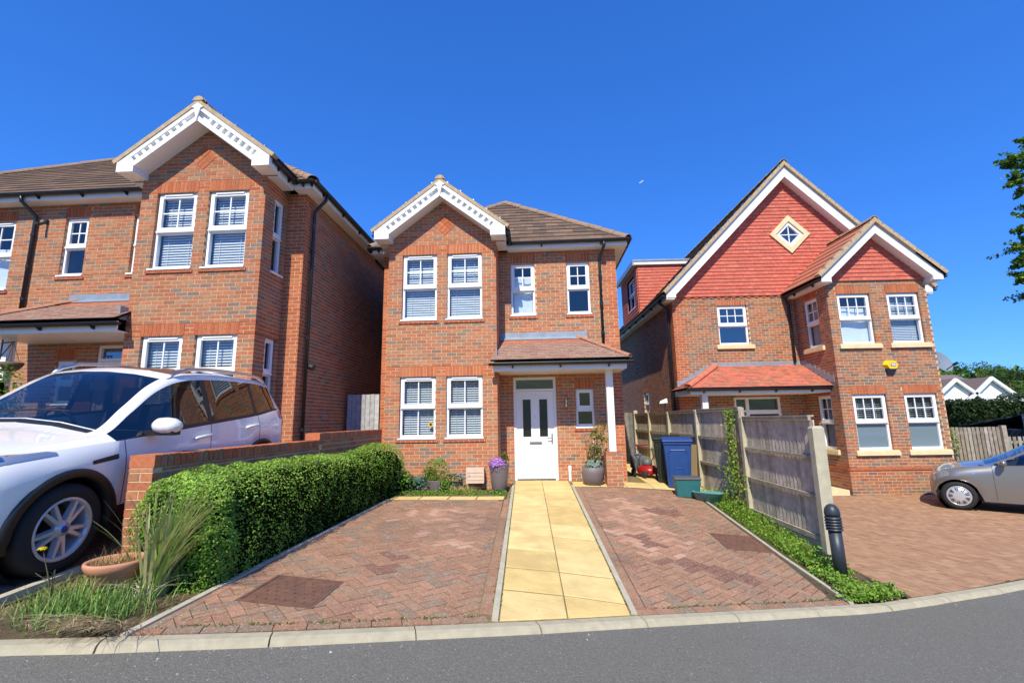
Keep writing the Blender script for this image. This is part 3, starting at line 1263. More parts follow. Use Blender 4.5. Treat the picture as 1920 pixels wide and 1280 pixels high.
def slab(parent, q, zf, lab=None):
    b = MB()
    q = [Vector((x, y, 0)) for x, y in q]
    c = sum(q, Vector()) / 4
    top = []
    for p in q:
        p = p + (c - p).normalized() * .008
        p.y += .008 if c.y > p.y else -.008
        top.append(Vector((p.x, p.y, zf(p.x, p.y) + .0)))
    cz = U(.0, .004)
    top = [p + ZUP * (cz + U(-.0015, .0015)) for p in top]
    inn = [t + (c - Vector((t.x, t.y, 0))).normalized() * .008 - ZUP * 0 for t in top]
    inn = [Vector((p.x, p.y, t.z + .003)) for p, t in zip(inn, top)]
    bot = [t - ZUP * .04 for t in top]
    col = jit(random.choice(SLAB_PAL), .06)
    b.quadmesh(bot + top + inn, [(0, 1, 5, 4), (1, 2, 6, 5), (2, 3, 7, 6), (3, 0, 4, 7), (4, 5, 9, 8), (5, 6, 10, 9), (6, 7, 11, 10), (7, 4, 8, 11), (8, 9, 10, 11)], col)
    return b.build('paving_slab', 'slab', parent)


ys = [3.9]
rows = [4.42, 5.0, 5.63, 6.25, 6.87, 7.48, 8.1, 8.72, 9.35, 9.95, 10.72]


def prow(k, s):
    """y of slab joint k at the left (s=0), middle or right edge: first rows run with the slanting kerb"""
    if k == 0:
        x = [PATHL(3.76) + .055, .18, PATHR(4.22) - .055][s]
        return ky(x) + .012
    return rows[k - 1] + (.02 if s == 1 else 0)


for k in range(len(rows)):
    for s in (0, 1):
        def px(y, e):
            l, r = PATHL(y) + .055, PATHR(y) - .055
            return [l, (l + r) / 2, r][e]
        ya, yb_ = prow(k, s), prow(k, s + 1)
        yc, yd = prow(k + 1, s + 1), prow(k + 1, s)
        off = .3 if (s == 0 and 0) else 0
        slab(PT, [(px(ya, s), ya), (px(yb_, s + 1), yb_), (px(yc, s + 1), yc), (px(yd, s), yd)], zmain)
# concrete edging strips of the path, one length after another
for f, sg, y0, y1 in ((PATHL, 1, 3.80, 10.3), (PATHR, -1, 4.24, 10.1)):
    y = y0
    while y < y1:
        e = min(y + .915, y1)
        b = MB()
        pts = [(f(y), y), (f(y) + sg * .05, y), (f(e) + sg * .05, e - .006), (f(e), e - .006)]
        if sg < 0:
            pts = [pts[i] for i in (1, 0, 3, 2)]
        b.hexa([(x, yy, zmain(x, yy) - .06) for x, yy in pts] + [(x, yy, zmain(x, yy) + .016) for x, yy in pts])
        b.build('edging_strip', 'concrete', PT)
        y = e
AP = sheet('path', 'slab_joint', frange(.64, 3.5, .3), lambda x: (9.98, 16.5 if x > 1.95 else 10.8), zmain, -.012, 20, label='yellow slab apron and side passage between the house and the fence')
for i, x in enumerate(frange(.67, 3.4, .545)[:-1]):
    x1 = x + .545
    y = 10.0
    while y < (16 if x > 1.9 else 10.3):
        if x < 1.9 and x1 > 1.9 and y > 10.2:
            slab(AP, [(1.95, y), (x1, y), (x1, y + .6), (1.95, y + .6)], zmain)
        else:
            slab(AP, [(x, y), (x1, y), (x1, y + .6), (x, y + .6)], zmain)
        y += .6
AL = sheet('path', 'slab_joint', frange(-2.6, -.66, .3), lambda x: (8.1 + .19 * (x + 2.6), 8.95), zmain, -.012, 6, label='narrow yellow slab strip in front of the flower bed')
for i in range(4):
    x = -2.6 + i * .485
    f = lambda q: 8.12 + .19 * (q + 2.6)
    slab(AL, [(x, f(x)), (x + .48, f(x + .48)), (x + .48, f(x + .48) + .3), (x, f(x) + .3)], zmain)

# edging along hedge bed and grass strip
for pts, lab in (([(-2.60, ky(-2.6)), (-2.62, 8.1)], 'thin concrete edging between hedge bed and parking bay'), ([(3.0, ky(3.0) + .02), (2.97, 6.4), (3.02, 9.95)], 'thin concrete edging beside the grass strip')):
    E_ = bpy.data.objects.new('edging', None)
    COL.objects.link(E_)
    E_['L0'] = [0, 0, 0]
    tag(E_, lab, kind='structure')
    for A, B in zip(pts, pts[1:]):
        n = max(1, round(math.hypot(B[0] - A[0], B[1] - A[1]) / .9))
        for i in range(n):
            xa, ya = A[0] + (B[0] - A[0]) * i / n, A[1] + (B[1] - A[1]) * i / n
            xb, yb2 = A[0] + (B[0] - A[0]) * (i + 1) / n, A[1] + (B[1] - A[1]) * (i + 1) / n
            b = MB()
            q = [(xa, ya + .004), (xa + .045, ya + .004), (xb + .045, yb2 - .004), (xb, yb2 - .004)]
            b.hexa([(x, y, zmain(x, y) - .08) for x, y in q] + [(x, y, zmain(x, y) + .012) for x, y in q])
            b.build('edging_strip', 'concrete', E_)

# --- right drive and left drive
DRR = sheet('driveway', 'joint_sand', frange(3.8, 16, .5), lambda x: (ky(x), 13.95), zright, -.008, 24, label='orange brown block paved drive in front of the right house')
P3 = Pieces('paver', 'paver_right', PAVE_PAL)
pave(P3, [(3.85, ky(3.85) + .02), (5.71, ky(5.71) + .02), (9.5, ky(9.5) + .03), (14.5, 10.3), (14.5, 13.8), (3.85, 13.8)], zright, rad(20), PRT)
P3.emit(DRR, 300, 'pavers')
DLL = sheet('driveway', 'joint_sand', frange(-12, -3.62, .4), lambda x: (ky(x), 8.7), zleft, -.012, 20, label='block paved drive under the white car')
P4 = Pieces('paver', 'paver', PAVE_PAL)
pave(P4, [(-9.5, ky(-9.5) + .02), (-3.66, ky(-3.66) + .02), (-3.66, 8.6), (-9.5, 8.6)], zleft, rad(30), PM)
P4.emit(DLL, 300, 'pavers')
# edging of the left drive beside the verge bed
# ------------------------------------------------------------------ the two matching brick houses


def reorder(poly):
    pts = [Vector(p) for p in poly]
    nn = (pts[1] - pts[0]).cross(pts[-1] - pts[0])
    if nn.z < 0:
        pts = [pts[1], pts[0]] + pts[:1:-1]
    return pts


def villa(label, cx, m, yb, z0, uR, side_label, win2, extra=None, hips=(3.07, 3.07), pipe_u=3.74, tone=1.):
    """bay-fronted house. u runs from the bay centre towards the porch; m=-1 mirrors it"""
    yr = yb + .8
    root = thing('brick_house', label, 'house', (cx, yr, z0))
    H = House(root, MIX_A, tone)
    X = lambda u: cx + m * u
    Z = lambda w_: z0 + w_

    def sp(a, c):
        return (min(X(a), X(c)), max(X(a), X(c)))

    def rect(a, c, w0, w1):
        x0, x1 = sp(a, c)
        return (x0, x1, Z(w0), Z(w1))
    FB, FR = H.front(yb), H.front(yr)
    base = Z(-.4)
    # --- bay front
    bw = [(-.91, -.115, 1.0, 2.31), (.115, .91, 1.0, 2.31), (-.91, -.115, 3.59, 5.10), (.115, .91, 3.59, 5.10)]
    holes = [rect(*q) for q in bw]
    sold = [rect(q[0] - .02, q[1] + .02, q[3] + .001, q[3] + .226) for q in bw]

    def red_bay(x, z):
        w_ = z - z0
        return 2.30 < w_ < 2.54 or 5.09 < w_ < 5.33 or (abs(x - cx) > 1.14 and R() < .6) or (w_ < 1.02 and w_ > .72 and abs(abs(x - cx) - .5) < .55 and R() < .25)
    x0, x1 = sp(-1.23, 1.23)
    wall(H, FB, base, Z(5.35), x0, x1, holes, None, red_bay, soldiers=sold)
    wall(H, FB, Z(5.35), Z(6.7), x0, x1, (), [(x0, Z(5.35)), (x1, Z(5.35)), (x1, Z(5.66)), (cx, Z(6.60)), (x0, Z(5.66))], None)
    # diamond of red bricks in the gable
    e1, e2 = Vector((1, 0, 1)).normalized(), Vector((-1, 0, 1)).normalized()
    cd_ = Vector((cx + .06 * m, yb - .006, Z(5.80)))
    for i in (-1, 1):
        for j in (-1, 1):
            c = cd_ + e1 * (.092 * i) + e2 * (.092 * j)
            for k in (-1, 1):
                if i * j > 0:
                    H.bricks.add(c + e2 * (.044 * k), e1, e2, -Y_, .174, .080, .04, 8 + (i > 0))
                else:
                    H.bricks.add(c + e1 * (.044 * k), e2, -e1, -Y_, .174, .080, .04, 9 + (j > 0))
    # --- bay side walls, recess, return, outer side walls
    for s in (-1, 1):
        xw = X(1.23 * s)
        right = (xw > cx)
        F = (Vector((xw, yb, 0)), Y_, X_) if right else (Vector((xw, yb, 0)), -Y_, -X_)
        a, c = (.11, .86) if right else (-.86, -.11)
        hl, sd = [], []
        if s < 0:       # narrow side windows of the bay
            for w0, w1 in ((1.0, 2.31), (3.59, 5.10)):
                q = (.34, .70) if right else (-.70, -.34)
                hl.append((*q, Z(w0), Z(w1)))
        wall(H, F, base, Z(5.52), a, c, hl, None, lambda u, z: 2.30 < z - z0 < 2.54 or 5.09 < z - z0 < 5.33, dend=(.03, .03))
        for q in hl:
            window(H, F, q[0], q[1], q[2], q[3], upper=(1, 1), vent=False, sub_sill=False)
    # return next to the bay
    xa, xb = sp(-1.61, -1.23)
    wall(H, FR, base, Z(5.39), xa, xb, (), None, lambda x, z: True)
    rec = [(1.53, 2.515, 0, 2.32), (2.96, 3.38, 1.17, 2.03), (1.51, 2.09, 3.81, 5.08), (win2[0], win2[1], 3.81, 5.08)]
    if extra:
        rec.append(extra)
    xa, xb = sp(1.23, uR)
    sold = [rect(q[0] - .02, q[1] + .02, q[3] + .001, q[3] + .226) for q in rec[1:]]
    wall(H, FR, base, Z(5.39), xa, xb, [rect(*q) for q in rec], None, lambda x, z: abs(x - X(uR)) < .24, soldiers=sold)
    for u_, want in ((-1.61, True), (uR, True)):
        xw = X(u_)
        right = xw > cx
        F = (Vector((xw, yr, 0)), Y_, X_) if right else (Vector((xw, yr, 0)), -Y_, -X_)
        a, c = (.11, 7.6) if right else (-7.6, -.11)
        wall(H, F, base, Z(5.39), a, c, (), None, lambda u, z: abs(u) < .3, dend=(.03, .03))
    xa, xb = sp(-1.61, uR)
    H.mortar.box(xa + .1, xb - .1, yr + 7.4, yr + 7.6, base, Z(5.39))
    # --- windows
    for i, q in enumerate(bw):
        window(H, FB, *rect(*q), upper=(2, 2) if q[2] > 3 else (2, 1), lower=(1, 1) if q[2] > 3 else (2, 1))
    for q in rec[1:]:
        big = q[3] - q[2] > 1
        window(H, FR, *rect(*q), split=.5 if big else .47, upper=(2, 2) if big else (1, 1), glass='window_glass' if big else 'window_blue')
    # --- front door
    dx0, dx1, dz0, dz1 = rect(*rec[0])
    b = MB()
    F = FR
    b.fbox(F, dx0, dx0 + .06, -.13, -.03, dz0, dz1)
    b.fbox(F, dx1 - .06, dx1, -.13, -.03, dz0, dz1)
    b.fbox(F, dx0 + .06, dx1 - .06, -.13, -.03, dz1 - .06, dz1)
    b.fbox(F, dx0 + .06, dx1 - .06, -.13, -.03, Z(2.0), Z(2.05))
    door = b.build('door', 'upvc', root)
    b = MB()
    l0, l1 = dx0 + .063, dx1 - .063
    wdt = l1 - l0
    g = [(l0 + wdt * .17, l0 + wdt * .385), (l0 + wdt * .615, l0 + wdt * .83)]
    b.fbox(F, l0, g[0][0], -.10, -.055, Z(.03), Z(1.995))
    b.fbox(F, g[0][1], g[1][0], -.10, -.055, Z(.03), Z(1.995))
    b.fbox(F, g[1][1], l1, -.10, -.055, Z(.03), Z(1.995))
    for a, c in g:
        b.fbox(F, a, c, -.10, -.055, Z(.03), Z(.96))
        b.fbox(F, a, c, -.10, -.055, Z(1.81), Z(1.995))
        for k in (0, 1):
            b.fbox(F, a - .025, a, -.056, -.047, Z(.935), Z(1.835))
            b.fbox(F, c, c + .025, -.056, -.047, Z(.935), Z(1.835))
            b.fbox(F, a, c, -.056, -.047, Z(.935), Z(.96))
            b.fbox(F, a, c, -.056, -.047, Z(1.81), Z(1.835))
            break
    b.fbox(F, l0 + .13, l1 - .13, -.056, -.049, Z(.16), Z(.70))
    b.build('door_leaf', 'upvc', door)
    for a, c in g:
        b = MB()
        b.fbox(F, a, c, -.085, -.08, Z(.96), Z(1.81))
        b.build('pane', 'obscure_glass', door)
    b = MB()
    b.fbox(F, dx0 + .06, dx1 - .06, -.085, -.08, Z(2.05), dz1 - .06)
    b.build('pane', 'window_blue', door)
    b = MB()
    b.fbox(F, (l0 + l1) / 2 - .14, (l0 + l1) / 2 + .14, -.056, -.044, Z(.79), Z(.85))
    b.build('letterbox', 'metal', door)
    b = MB()
    hx = l1 - .055 if m > 0 else l0 + .055
    b.fbox(F, hx - .016, hx + .016, -.056, -.045, Z(.80), Z(1.03))
    b.tube([(hx, yr + .045, Z(.93)), (hx, yr - .01, Z(.93)), (hx - m * .11, yr - .01, Z(.925))], .011, 8)
    b.build('handle', 'metal', door)
    b = MB()
    b.fbox(F, (l0 + l1) / 2 - .014, (l0 + l1) / 2 + .014, -.056, -.048, Z(1.40), Z(1.428))
    b.build('spyhole', 'metal', door)
    b = MB()
    b.fbox(F, dx0 - .0, dx1 + .0, -.13, .05, Z(-.05), Z(-.002))
    b.build('threshold', 'metal', door)
    H.inner.fbox(F, dx0, dx1, -1.2, -1.15, Z(0), dz1)
    for q in (dx0, dx1 - .02):
        H.inner.fbox(F, q, q + .02, -1.15, -.14, Z(0), dz1)
    H.inner.fbox(F, dx0, dx1, -1.15, -.14, dz1, dz1 + .02)
    # --- roofs
    P = Pieces('roof_tile', 'roof_tile', TILE_PAL)
    sl = .8146
    yf, ze = yr - .30, Z(5.50)
    uL, uE = -1.61 - .27, uR + .27
    hw = hips[0]
    apexL = (uL + hw, yf + hw, ze + hw * sl)
    apexR = (uE - hw, yf + hw, ze + hw * sl)
    yk2 = yr + 7.9
    A, B_ = (X(uL), yf, ze), (X(uE), yf, ze)
    aL, aR = (X(apexL[0]), apexL[1], apexL[2]), (X(apexR[0]), apexR[1], apexR[2])
    back_r = hw < 3.5
    deck = MB()
    front = [A, B_, aR, aL] if abs(aL[0] - aR[0]) > .2 else [A, B_, aR]
    planes = [front]
    yb2 = yk2 - hw
    if back_r:       # ridge runs front to back
        rb = (aL[0], yb2, aL[2])
        planes += [[B_, (X(uE), yk2, ze), rb, aR], [(X(uL), yk2, ze), A, aL, rb]]
        backp = [(X(uE), yk2, ze), (X(uL), yk2, ze), rb]
    else:
        planes += [[B_, (X(uE), yk2, ze), aR], [(X(uL), yk2, ze), A, aL]]
        backp = [(X(uE), yk2, ze), (X(uL), yk2, ze), aL, aR]
    for q in planes:
        q = reorder(q)
        tile_plane(P, q, .30, .33, .024, BROWN)
        slab_poly(deck, q, ZUP * .05)
    slab_poly(deck, reorder(backp), ZUP * .05)
    col = (.30, .20, .14)
    ridge_line(H, A, aL, ZUP, .12, col)
    ridge_line(H, B_, aR, ZUP, .12, col)
    if back_r:
        ridge_line(H, aL, (aL[0], yb2, aL[2]), ZUP, .12, col)
    else:
        ridge_line(H, aL, aR, ZUP, .12, col)
    # bay gable roof
    yg = yb - .315
    za, zb_ = Z(6.735), Z(5.58)
    yback = yf + (za - ze) / sl + .1
    for s in (-1, 1):
        q = reorder([(X(1.5 * s), yg, zb_), (X(1.5 * s), yf + .12, zb_), (X(0), yback, za), (X(0), yg, za)])
        tile_plane(P, q, .30, .33, .022, BROWN)
        slab_poly(deck, q, ZUP * .04)
    ridge_line(H, (X(0), yg, za + .02), (X(0), yback, za + .02), ZUP, .11, (.36, .25, .17))
    gable_trim(H, cx, yb - .30, 1.47, Z(6.70), Z(5.575))
    verge(H, cx, yb - .30, 1.47, Z(6.70), Z(5.575))
    # side eaves of the bay
    for s in (-1, 1):
        b = MB()
        x0, x1 = sp(1.23 * s, 1.45 * s)
        b.box(x0, x1, yb + .02, yr - .24, Z(5.34), Z(5.36))
        x0, x1 = sp(1.43 * s, 1.45 * s)
        b.box(x0, x1, yb + .02, yr - .245, Z(5.36), Z(5.54))
        b.build('bay_soffit', 'soffit', root)
    for s in (-1, 1):
        gutter(H, (X(1.51 * s), yb - .25, Z(5.52)), (X(1.51 * s), yr - .26, Z(5.50)), .8, out=(X_ if X(s) > cx else -X_))
    # main eaves
    b = MB()
    for a, c in ((-1.83, -1.45), (1.45, uR + .23)):
        x0, x1 = sp(a, c)
        b.box(x0, x1, yr - .24, yr - .0, Z(5.372), Z(5.386))
        b.box(x0, x1, yr - .258, yr - .24, Z(5.372), Z(5.53))
    for u_, s in ((-1.61, -1), (uR, 1)):
        x0, x1 = sp(u_, u_ + .23 * s)
        b.box(x0, x1, yr + .002, yr + 7.5, Z(5.372), Z(5.386))
        x0, x1 = sp(u_ + .23 * s, u_ + .248 * s)
        b.box(x0, x1, yr - .258, yr + 7.5, Z(5.37), Z(5.53))
    b.build('fascia', 'white_paint', root)
    xa, xb = sp(1.58, uR + .33)
    gutter(H, (xa, yr - .315, Z(5.50)), (xb, yr - .315, Z(5.50)), .95, out=-Y_)
    xa, xb = sp(-1.93, -1.58)
    gutter(H, (xa, yr - .315, Z(5.50)), (xb, yr - .315, Z(5.50)), .95, out=-Y_)
    for u_, s in ((-1.61, -1), (uR, 1)):
        gutter(H, (X(u_ + .305 * s), yr - .32, Z(5.50)), (X(u_ + .305 * s), yr + 7.6, Z(5.49)), .95, out=(X_ if X(s) > cx else -X_))
    # downpipes
    x = X(pipe_u)
    downpipe(H, [(x, yr - .315, Z(5.46)), (x, yr - .30, Z(5.36)), (x - m * .09, yr - .06, Z(5.12)), (x - m * .09, yr - .055, Z(5.0)), (x - m * .09, yr - .055, Z(3.02))])
    xs_ = X(-1.61) - m * .06
    downpipe(H, [(X(-1.915), yr + .25, Z(5.46)), (X(-1.9), yr + .25, Z(5.35)), (xs_, yr + .25, Z(5.10)), (xs_, yr + .25, Z(5.0)), (xs_, yr + .25, Z(-.2))])
    # --- porch
    PL = Pieces('porch_tile', 'lichen_tile', TILE_PAL)
    PO = Pieces('porch_tile', 'plain_tile', TILE_PAL)
    ye = yr - 1.12
    zt = lambda t: 2.60 + .62 * t
    pk = .74

    def pp(u0_, u1_, ua, ub, t0, t1):
        return reorder([(X(u0_), ye + 1.12 * t0, Z(zt(t0))), (X(u1_), ye + 1.12 * t0, Z(zt(t0))), (X(ub), ye + 1.12 * t1, Z(zt(t1))), (X(ua), ye + 1.12 * t1, Z(zt(t1)))])
    hip = lambda t: 4.03 - .96 * t
    q = pp(1.12, hip(0), 1.22, hip(pk), 0, pk)
    tile_plane(PL, q, .1, .165, .011, PORCH_W, .05)
    q2 = pp(1.22, hip(pk), 1.24, hip(1), pk, 1)
    tile_plane(PO, q2, .1, .165, .011, PORCH_O, .03)
    end = reorder([(X(4.03), ye, Z(zt(0))), (X(4.03), yr, Z(zt(0))), (X(3.07), yr, Z(zt(1)))])
    tile_plane(PL, end, .1, .165, .011, PORCH_W, .05)
    for q_ in (pp(1.12, hip(0), 1.24, hip(1), 0, 1), end):
        slab_poly(deck, q_, ZUP * .03)
    rf = deck.build('roof', 'roof_tile', root)
    P.emit(rf, 300, 'roof_tiles')
    PL.emit(rf, 150, 'porch_tiles')
    PO.emit(rf, 60, 'porch_tiles')
    ridge_line(H, (X(4.03), ye, Z(2.61)), (X(3.07), yr - .02, Z(3.24)), ZUP, .065, (.40, .19, .125), 'plain_tile', .17)
    b = MB()
    x0, x1 = sp(1.24, 3.28)
    b.box(x0, x1, yr - .012, yr + .01, Z(3.23), Z(3.38))
    b.hexa([(x0, yr - .13, Z(3.185)), (x1, yr - .13, Z(3.185)), (x1, yr, Z(3.255)), (x0, yr, Z(3.255)), (x0, yr - .13, Z(3.20)), (x1, yr - .13, Z(3.20)), (x1, yr, Z(3.27)), (x0, yr, Z(3.27))])
    xb0, xb1 = sp(1.215, 1.245)
    b.box(xb0, xb1, yb - .16, yr - .01, Z(2.62), Z(2.86))
    b.build('flashing', 'lead', root)
    b = MB()
    x0, x1 = sp(1.16, 3.95)
    b.box(x0, x1, yr - 1.02, yr - .81, Z(2.38), Z(2.395))
    x0, x1 = sp(1.24, 3.95)
    b.box(x0, x1, yr - .81, yr - .002, Z(2.38), Z(2.395))
    x0, x1 = sp(1.16, 3.97)
    b.box(x0, x1, yr - 1.04, yr - 1.02, Z(2.38), Z(2.56))
    x0, x1 = sp(3.95, 3.97)
    b.box(x0, x1, yr - 1.02, yr, Z(2.38), Z(2.56))
    b.build('porch_fascia', 'white_paint', root)
    xa, xb = sp(1.08, 4.1)
    gutter(H, (xa, yr - 1.105, Z(2.53)), (xb, yr - 1.105, Z(2.52)), .8, out=-Y_)
    b = MB()
    x0, x1 = sp(3.57, 3.715)
    b.box(x0, x1, yr - .72, yr - .575, Z(.66), Z(2.38))
    b.build('porch_post', 'white_paint', root)
    x0, x1 = sp(3.48, 3.82)
    wall(H, (Vector((0, yr - .80, 0)), X_, -Y_), Z(-.18), Z(.645), x0, x1)
    wall(H, (Vector((x1, yr - .80, 0)), Y_, X_), Z(-.18), Z(.645), .11, .33, dend=(.03, .1))
    wall(H, (Vector((x0, yr - .80, 0)), -Y_, -X_), Z(-.18), Z(.645), -.33, -.11, dend=(.1, .03))
    H.mortar.box(x0 + .02, x1 - .02, yr - .78, yr - .48, Z(.5), Z(.638))
    for i in range(3):
        xx = x0 + (x1 - x0) * (i + .5) / 3
        H.bricks.add(Vector((xx, yr - .635, Z(.657))), X_, Y_, ZUP, (x1 - x0) / 3 - .008, .325, .05, 9)
    # wall light, pipe cover
    b = MB()
    xl = X(2.74)
    b.lathe([(0, Z(1.62)), (.028, Z(1.62)), (.028, Z(1.84)), (0, Z(1.84))], 12, Matrix.Translation((xl, yr - .055, 0)))
    b.box(xl - .022, xl + .022, yr - .04, yr + .01, Z(1.66), Z(1.76))
    b.build('wall_light', 'metal', root, True)
    b = MB()
    xl = X(2.77)
    b.box(xl - .026, xl + .026, yr - .05, yr + .0, Z(-.02), Z(.20))
    b.box(xl - .032, xl + .032, yr - .055, yr + .0, Z(.20), Z(.32))
    b.build('pipe_cover', 'upvc', root)
    H.finish(z0)
    return H, X, Z, FB, FR, rect


# middle house
H1, X1, Z1, FB1, FR1, rect1 = villa('red brick house with gabled bay and white front door, in the middle', -2.12, 1, 10.0, .46, 4.04, '', (2.855, 3.405))
for q, lab in (((-.91, -.115, 1.0, 2.31), 'white venetian blind in lower left bay window of the middle house, sunflower before it'), ((.115, .91, 1.0, 2.31), 'white venetian blind in lower right bay window of the middle house'),
               ((-.91, -.115, 3.59, 5.10), 'white venetian blind in upper left bay window of the middle house'), ((.115, .91, 3.59, 5.10), 'white venetian blind in upper right bay window of the middle house')):
    r_ = rect1(*q)
    blind(FB1, *r_, lab, gap=.05 if q[2] < 3 else .054, tilt=44 if q[2] < 3 else 62)
r_ = rect1(1.51, 2.09, 3.81, 5.08)
curtain(FR1, r_[0] + .06, r_[1] - .06, r_[2] + .05, r_[2] + 1.0, 'white roller shade in upper window over the middle front door', name='roller_shade', folds=1)
# front door number
fc = bpy.data.curves.new('door_number', 'FONT')
fc.body = '13'
fc.size = .085
fc.align_x = 'CENTER'
fc.extrude = .003
fo = bpy.data.objects.new('door_number', fc)
COL.objects.link(fo)
dg = bpy.context.evaluated_depsgraph_get()
me = bpy.data.meshes.new_from_object(fo.evaluated_get(dg))
bpy.data.objects.remove(fo)
me.materials.clear()
me.materials.append(MATS['metal'])
dn = put('door_number', me, [o for o in H1.root.children if o.name.startswith('door')][0])
dn.matrix_basis = Matrix.Translation((-.095, 10.8 + .052, .46 + 1.87)) @ Matrix.Rotation(math.pi / 2, 4, 'X')
# sunflower ornament stuck in the window
b = MB()
sx, sz = rect1(-.91, -.115, 1, 2.31)[1] - .12, Z1(1.28)
for k in range(12):
    a = k * math.pi / 6
    p = Vector((sx, 10.088, sz))
    d = Vector((math.cos(a), 0, math.sin(a)))
    t_ = Vector((-math.sin(a), 0, math.cos(a)))
    b.prism([p + d * .02 - t_ * .012, p + d * .055 - t_ * .008, p + d * .06, p + d * .055 + t_ * .008, p + d * .02 + t_ * .012], Vector((0, -.003, 0)), (1, 1, 1), 0)
b.prism([(sx + .022 * math.cos(k * math.pi / 5), 10.088, sz + .022 * math.sin(k * math.pi / 5)) for k in range(10)], Vector((0, -.006, 0)), (1, 1, 1), 1)
tag(b.build('sunflower_ornament', ['sunflower', 'trim']), 'yellow sunflower ornament in the lower left bay window', 'ornament')

# left house: the same design mirrored, standing nearer and higher
H2, X2, Z2, FB2, FR2, rect2 = villa('red brick house with gabled bay behind the white car', -6.29, -1, 7.9, 1.10, 9.9, '', (3.09, 3.61), (4.73, 5.52, 3.56, 5.06), (4.1, 4.1), 4.33, .90)
for q, lab in (((-.91, -.115, 1.0, 2.31), 'white venetian blind in lower right bay window of the left house'), ((.115, .91, 1.0, 2.31), 'white venetian blind in lower left bay window of the left house'),
               ((-.91, -.115, 3.59, 5.10), 'white venetian blind in upper right bay window of the left house'), ((.115, .91, 3.59, 5.10), 'white venetian blind in upper left bay window of the left house')):
    r_ = rect2(*q)
    blind(FB2, *r_, lab, gap=.052, tilt=52 if q[2] < 3 else 64)
r_ = rect2(4.73, 5.52, 3.56, 5.06)
curtain(FR2, r_[0] + .05, r_[1] - .05, r_[2] + .05, r_[2] + .95, 'pale shade in upper window at the left picture edge', name='roller_shade', folds=1)
b = MB()
cxm = X2(4.02)
b.box(cxm - .03, cxm + .03, 8.64, 8.70, Z2(4.96), Z2(5.04))
b.tube([(cxm, 8.66, Z2(4.98)), (cxm - .02, 8.56, Z2(4.90)), (cxm - .02, 8.50, Z2(4.90))], .03, 8)
b.build('camera_fitting', 'dark_metal', H2.root)
b = MB()
b.tube([(-4.62, 9.02, Z2(1.85)), (-4.50, 9.02, Z2(1.80))], [.05, .075], 8)
b.build('vent_cowl', 'black_plastic', H2.root)
# ------------------------------------------------------------------ right house, turned two degrees, standing lower
PSI = rad(-2)
RT = Vector((math.cos(PSI), -math.sin(PSI), 0))
RM = Vector((math.sin(PSI), math.cos(PSI), 0))       # into the house
RO = Vector((8, 12.5, 0))


def RP(a, d, z):
    v = RO + RT * (a - 8) + RM * d
    return Vector((v.x, v.y, z))


def FRT(d):      # front-facing frame at depth d, u = a
    return (RO - RT * 8 + RM * d, RT, -RM)


def FLF(a):      # left-facing frame at a, u = -d
    return (RO + RT * (a - 8), -RM, -RT)


def FRG(a):      # right-facing frame, u = d
    return (RO + RT * (a - 8), RM, RT)


r3 = thing('brick_house', 'brick house with red tile hung gable and diamond window, on the right', 'house', tuple(RP(7.7, 1.5, -.17)))
H3 = House(r3, MIX_B, .88)
F0, F1 = FRT(0), FRT(1.5)
base = -.45
bwin = [(8.0, 8.865, 3.63, 4.98), (9.305, 10.145, 3.63, 4.98), (8.05, 8.91, .91, 2.31), (9.36, 10.19, .91, 2.31)]
sold = [(q[0] - .02, q[1] + .02, q[3] + .001, q[3] + .226) for q in bwin]
band = lambda u, z: .41 < z < .485
wall(H3, F0, base, 5.36, 7.74, 10.36, bwin, None, band, soldiers=sold)
# projecting red band
for i in range(12):
    a = 7.74 + 2.62 * (i + .5) / 12
    H3.bricks.add(RP(a, -.018, .448), RT, ZUP, -RM, 2.62 / 12 - .006, .062, .03, 8)
# left side of the bay with its windows
sw = [(-1.08, -.44, 3.66, 5.02), (-.98, -.37, .91, 2.32)]
wall(H3, FLF(7.74), base, 5.36, -1.5, -.11, sw, None, lambda u, z: .41 < z < .485, dend=(.03, .03), soldiers=[(q[0] - .02, q[1] + .02, q[3], q[3] + .225) for q in sw])
for i in range(6):
    d = .02 + 1.47 * (i + .5) / 6
    H3.bricks.add(RP(7.722, d, .448), -RM, ZUP, -RT, 1.47 / 6 - .006, .062, .03, 9)
wall(H3, FRG(10.36), base, 5.36, .11, 1.5, (), None, band, dend=(.03, .03))
rwin = [(5.45, 6.33, 3.9, 5.09)]
door3 = (5.71, 7.03, .05, 2.35)
qn = lambda x, z: x < 4.12 + .24 or (x < 4.12 + .36 and int(z / .3) % 2)
wall(H3, F1, base, 5.42, 4.12, 7.9, rwin + [door3], None, qn, soldiers=[(5.43, 6.35, 5.091, 5.25)])
wall(H3, F1, base, 5.42, 10.2, 11.38, (), None, None)
# cogged course under the hanging tiles
for i in range(15):
    H3.bricks.add(RP(4.4 + i * .225, 1.482, 5.345), RT, ZUP, -RM, .11, .06, .04, 8)
lw = (-5.42, -4.72, 1.9, 2.72)
wall(H3, FLF(4.12), base, 5.40, -10.5, -1.62, [lw], None, lambda u, z: u > -1.9, dend=(.03, .03), soldiers=[(lw[0], lw[1], lw[3], lw[3] + .2)])
wall(H3, FRG(11.38), base, 5.40, 1.62, 10.5, (), None, None, dend=(.03, .03))
H3.mortar.fbox(FRT(10.5), 4.2, 11.3, -.1, .0, base, 5.4)
for q in bwin:
    window(H3, F0, *q, upper=(3, 2), sill='stone', vent=False)
for q in sw:
    window(H3, FLF(7.74), *q, upper=(2, 2), sill='stone', vent=False)
window(H3, F1, *rwin[0], upper=(3, 2), sill='stone', vent=False, glass='window_blue')
window(H3, FLF(4.12), *lw, upper=(1, 1), sill='white', vent=False, sub_sill=False)
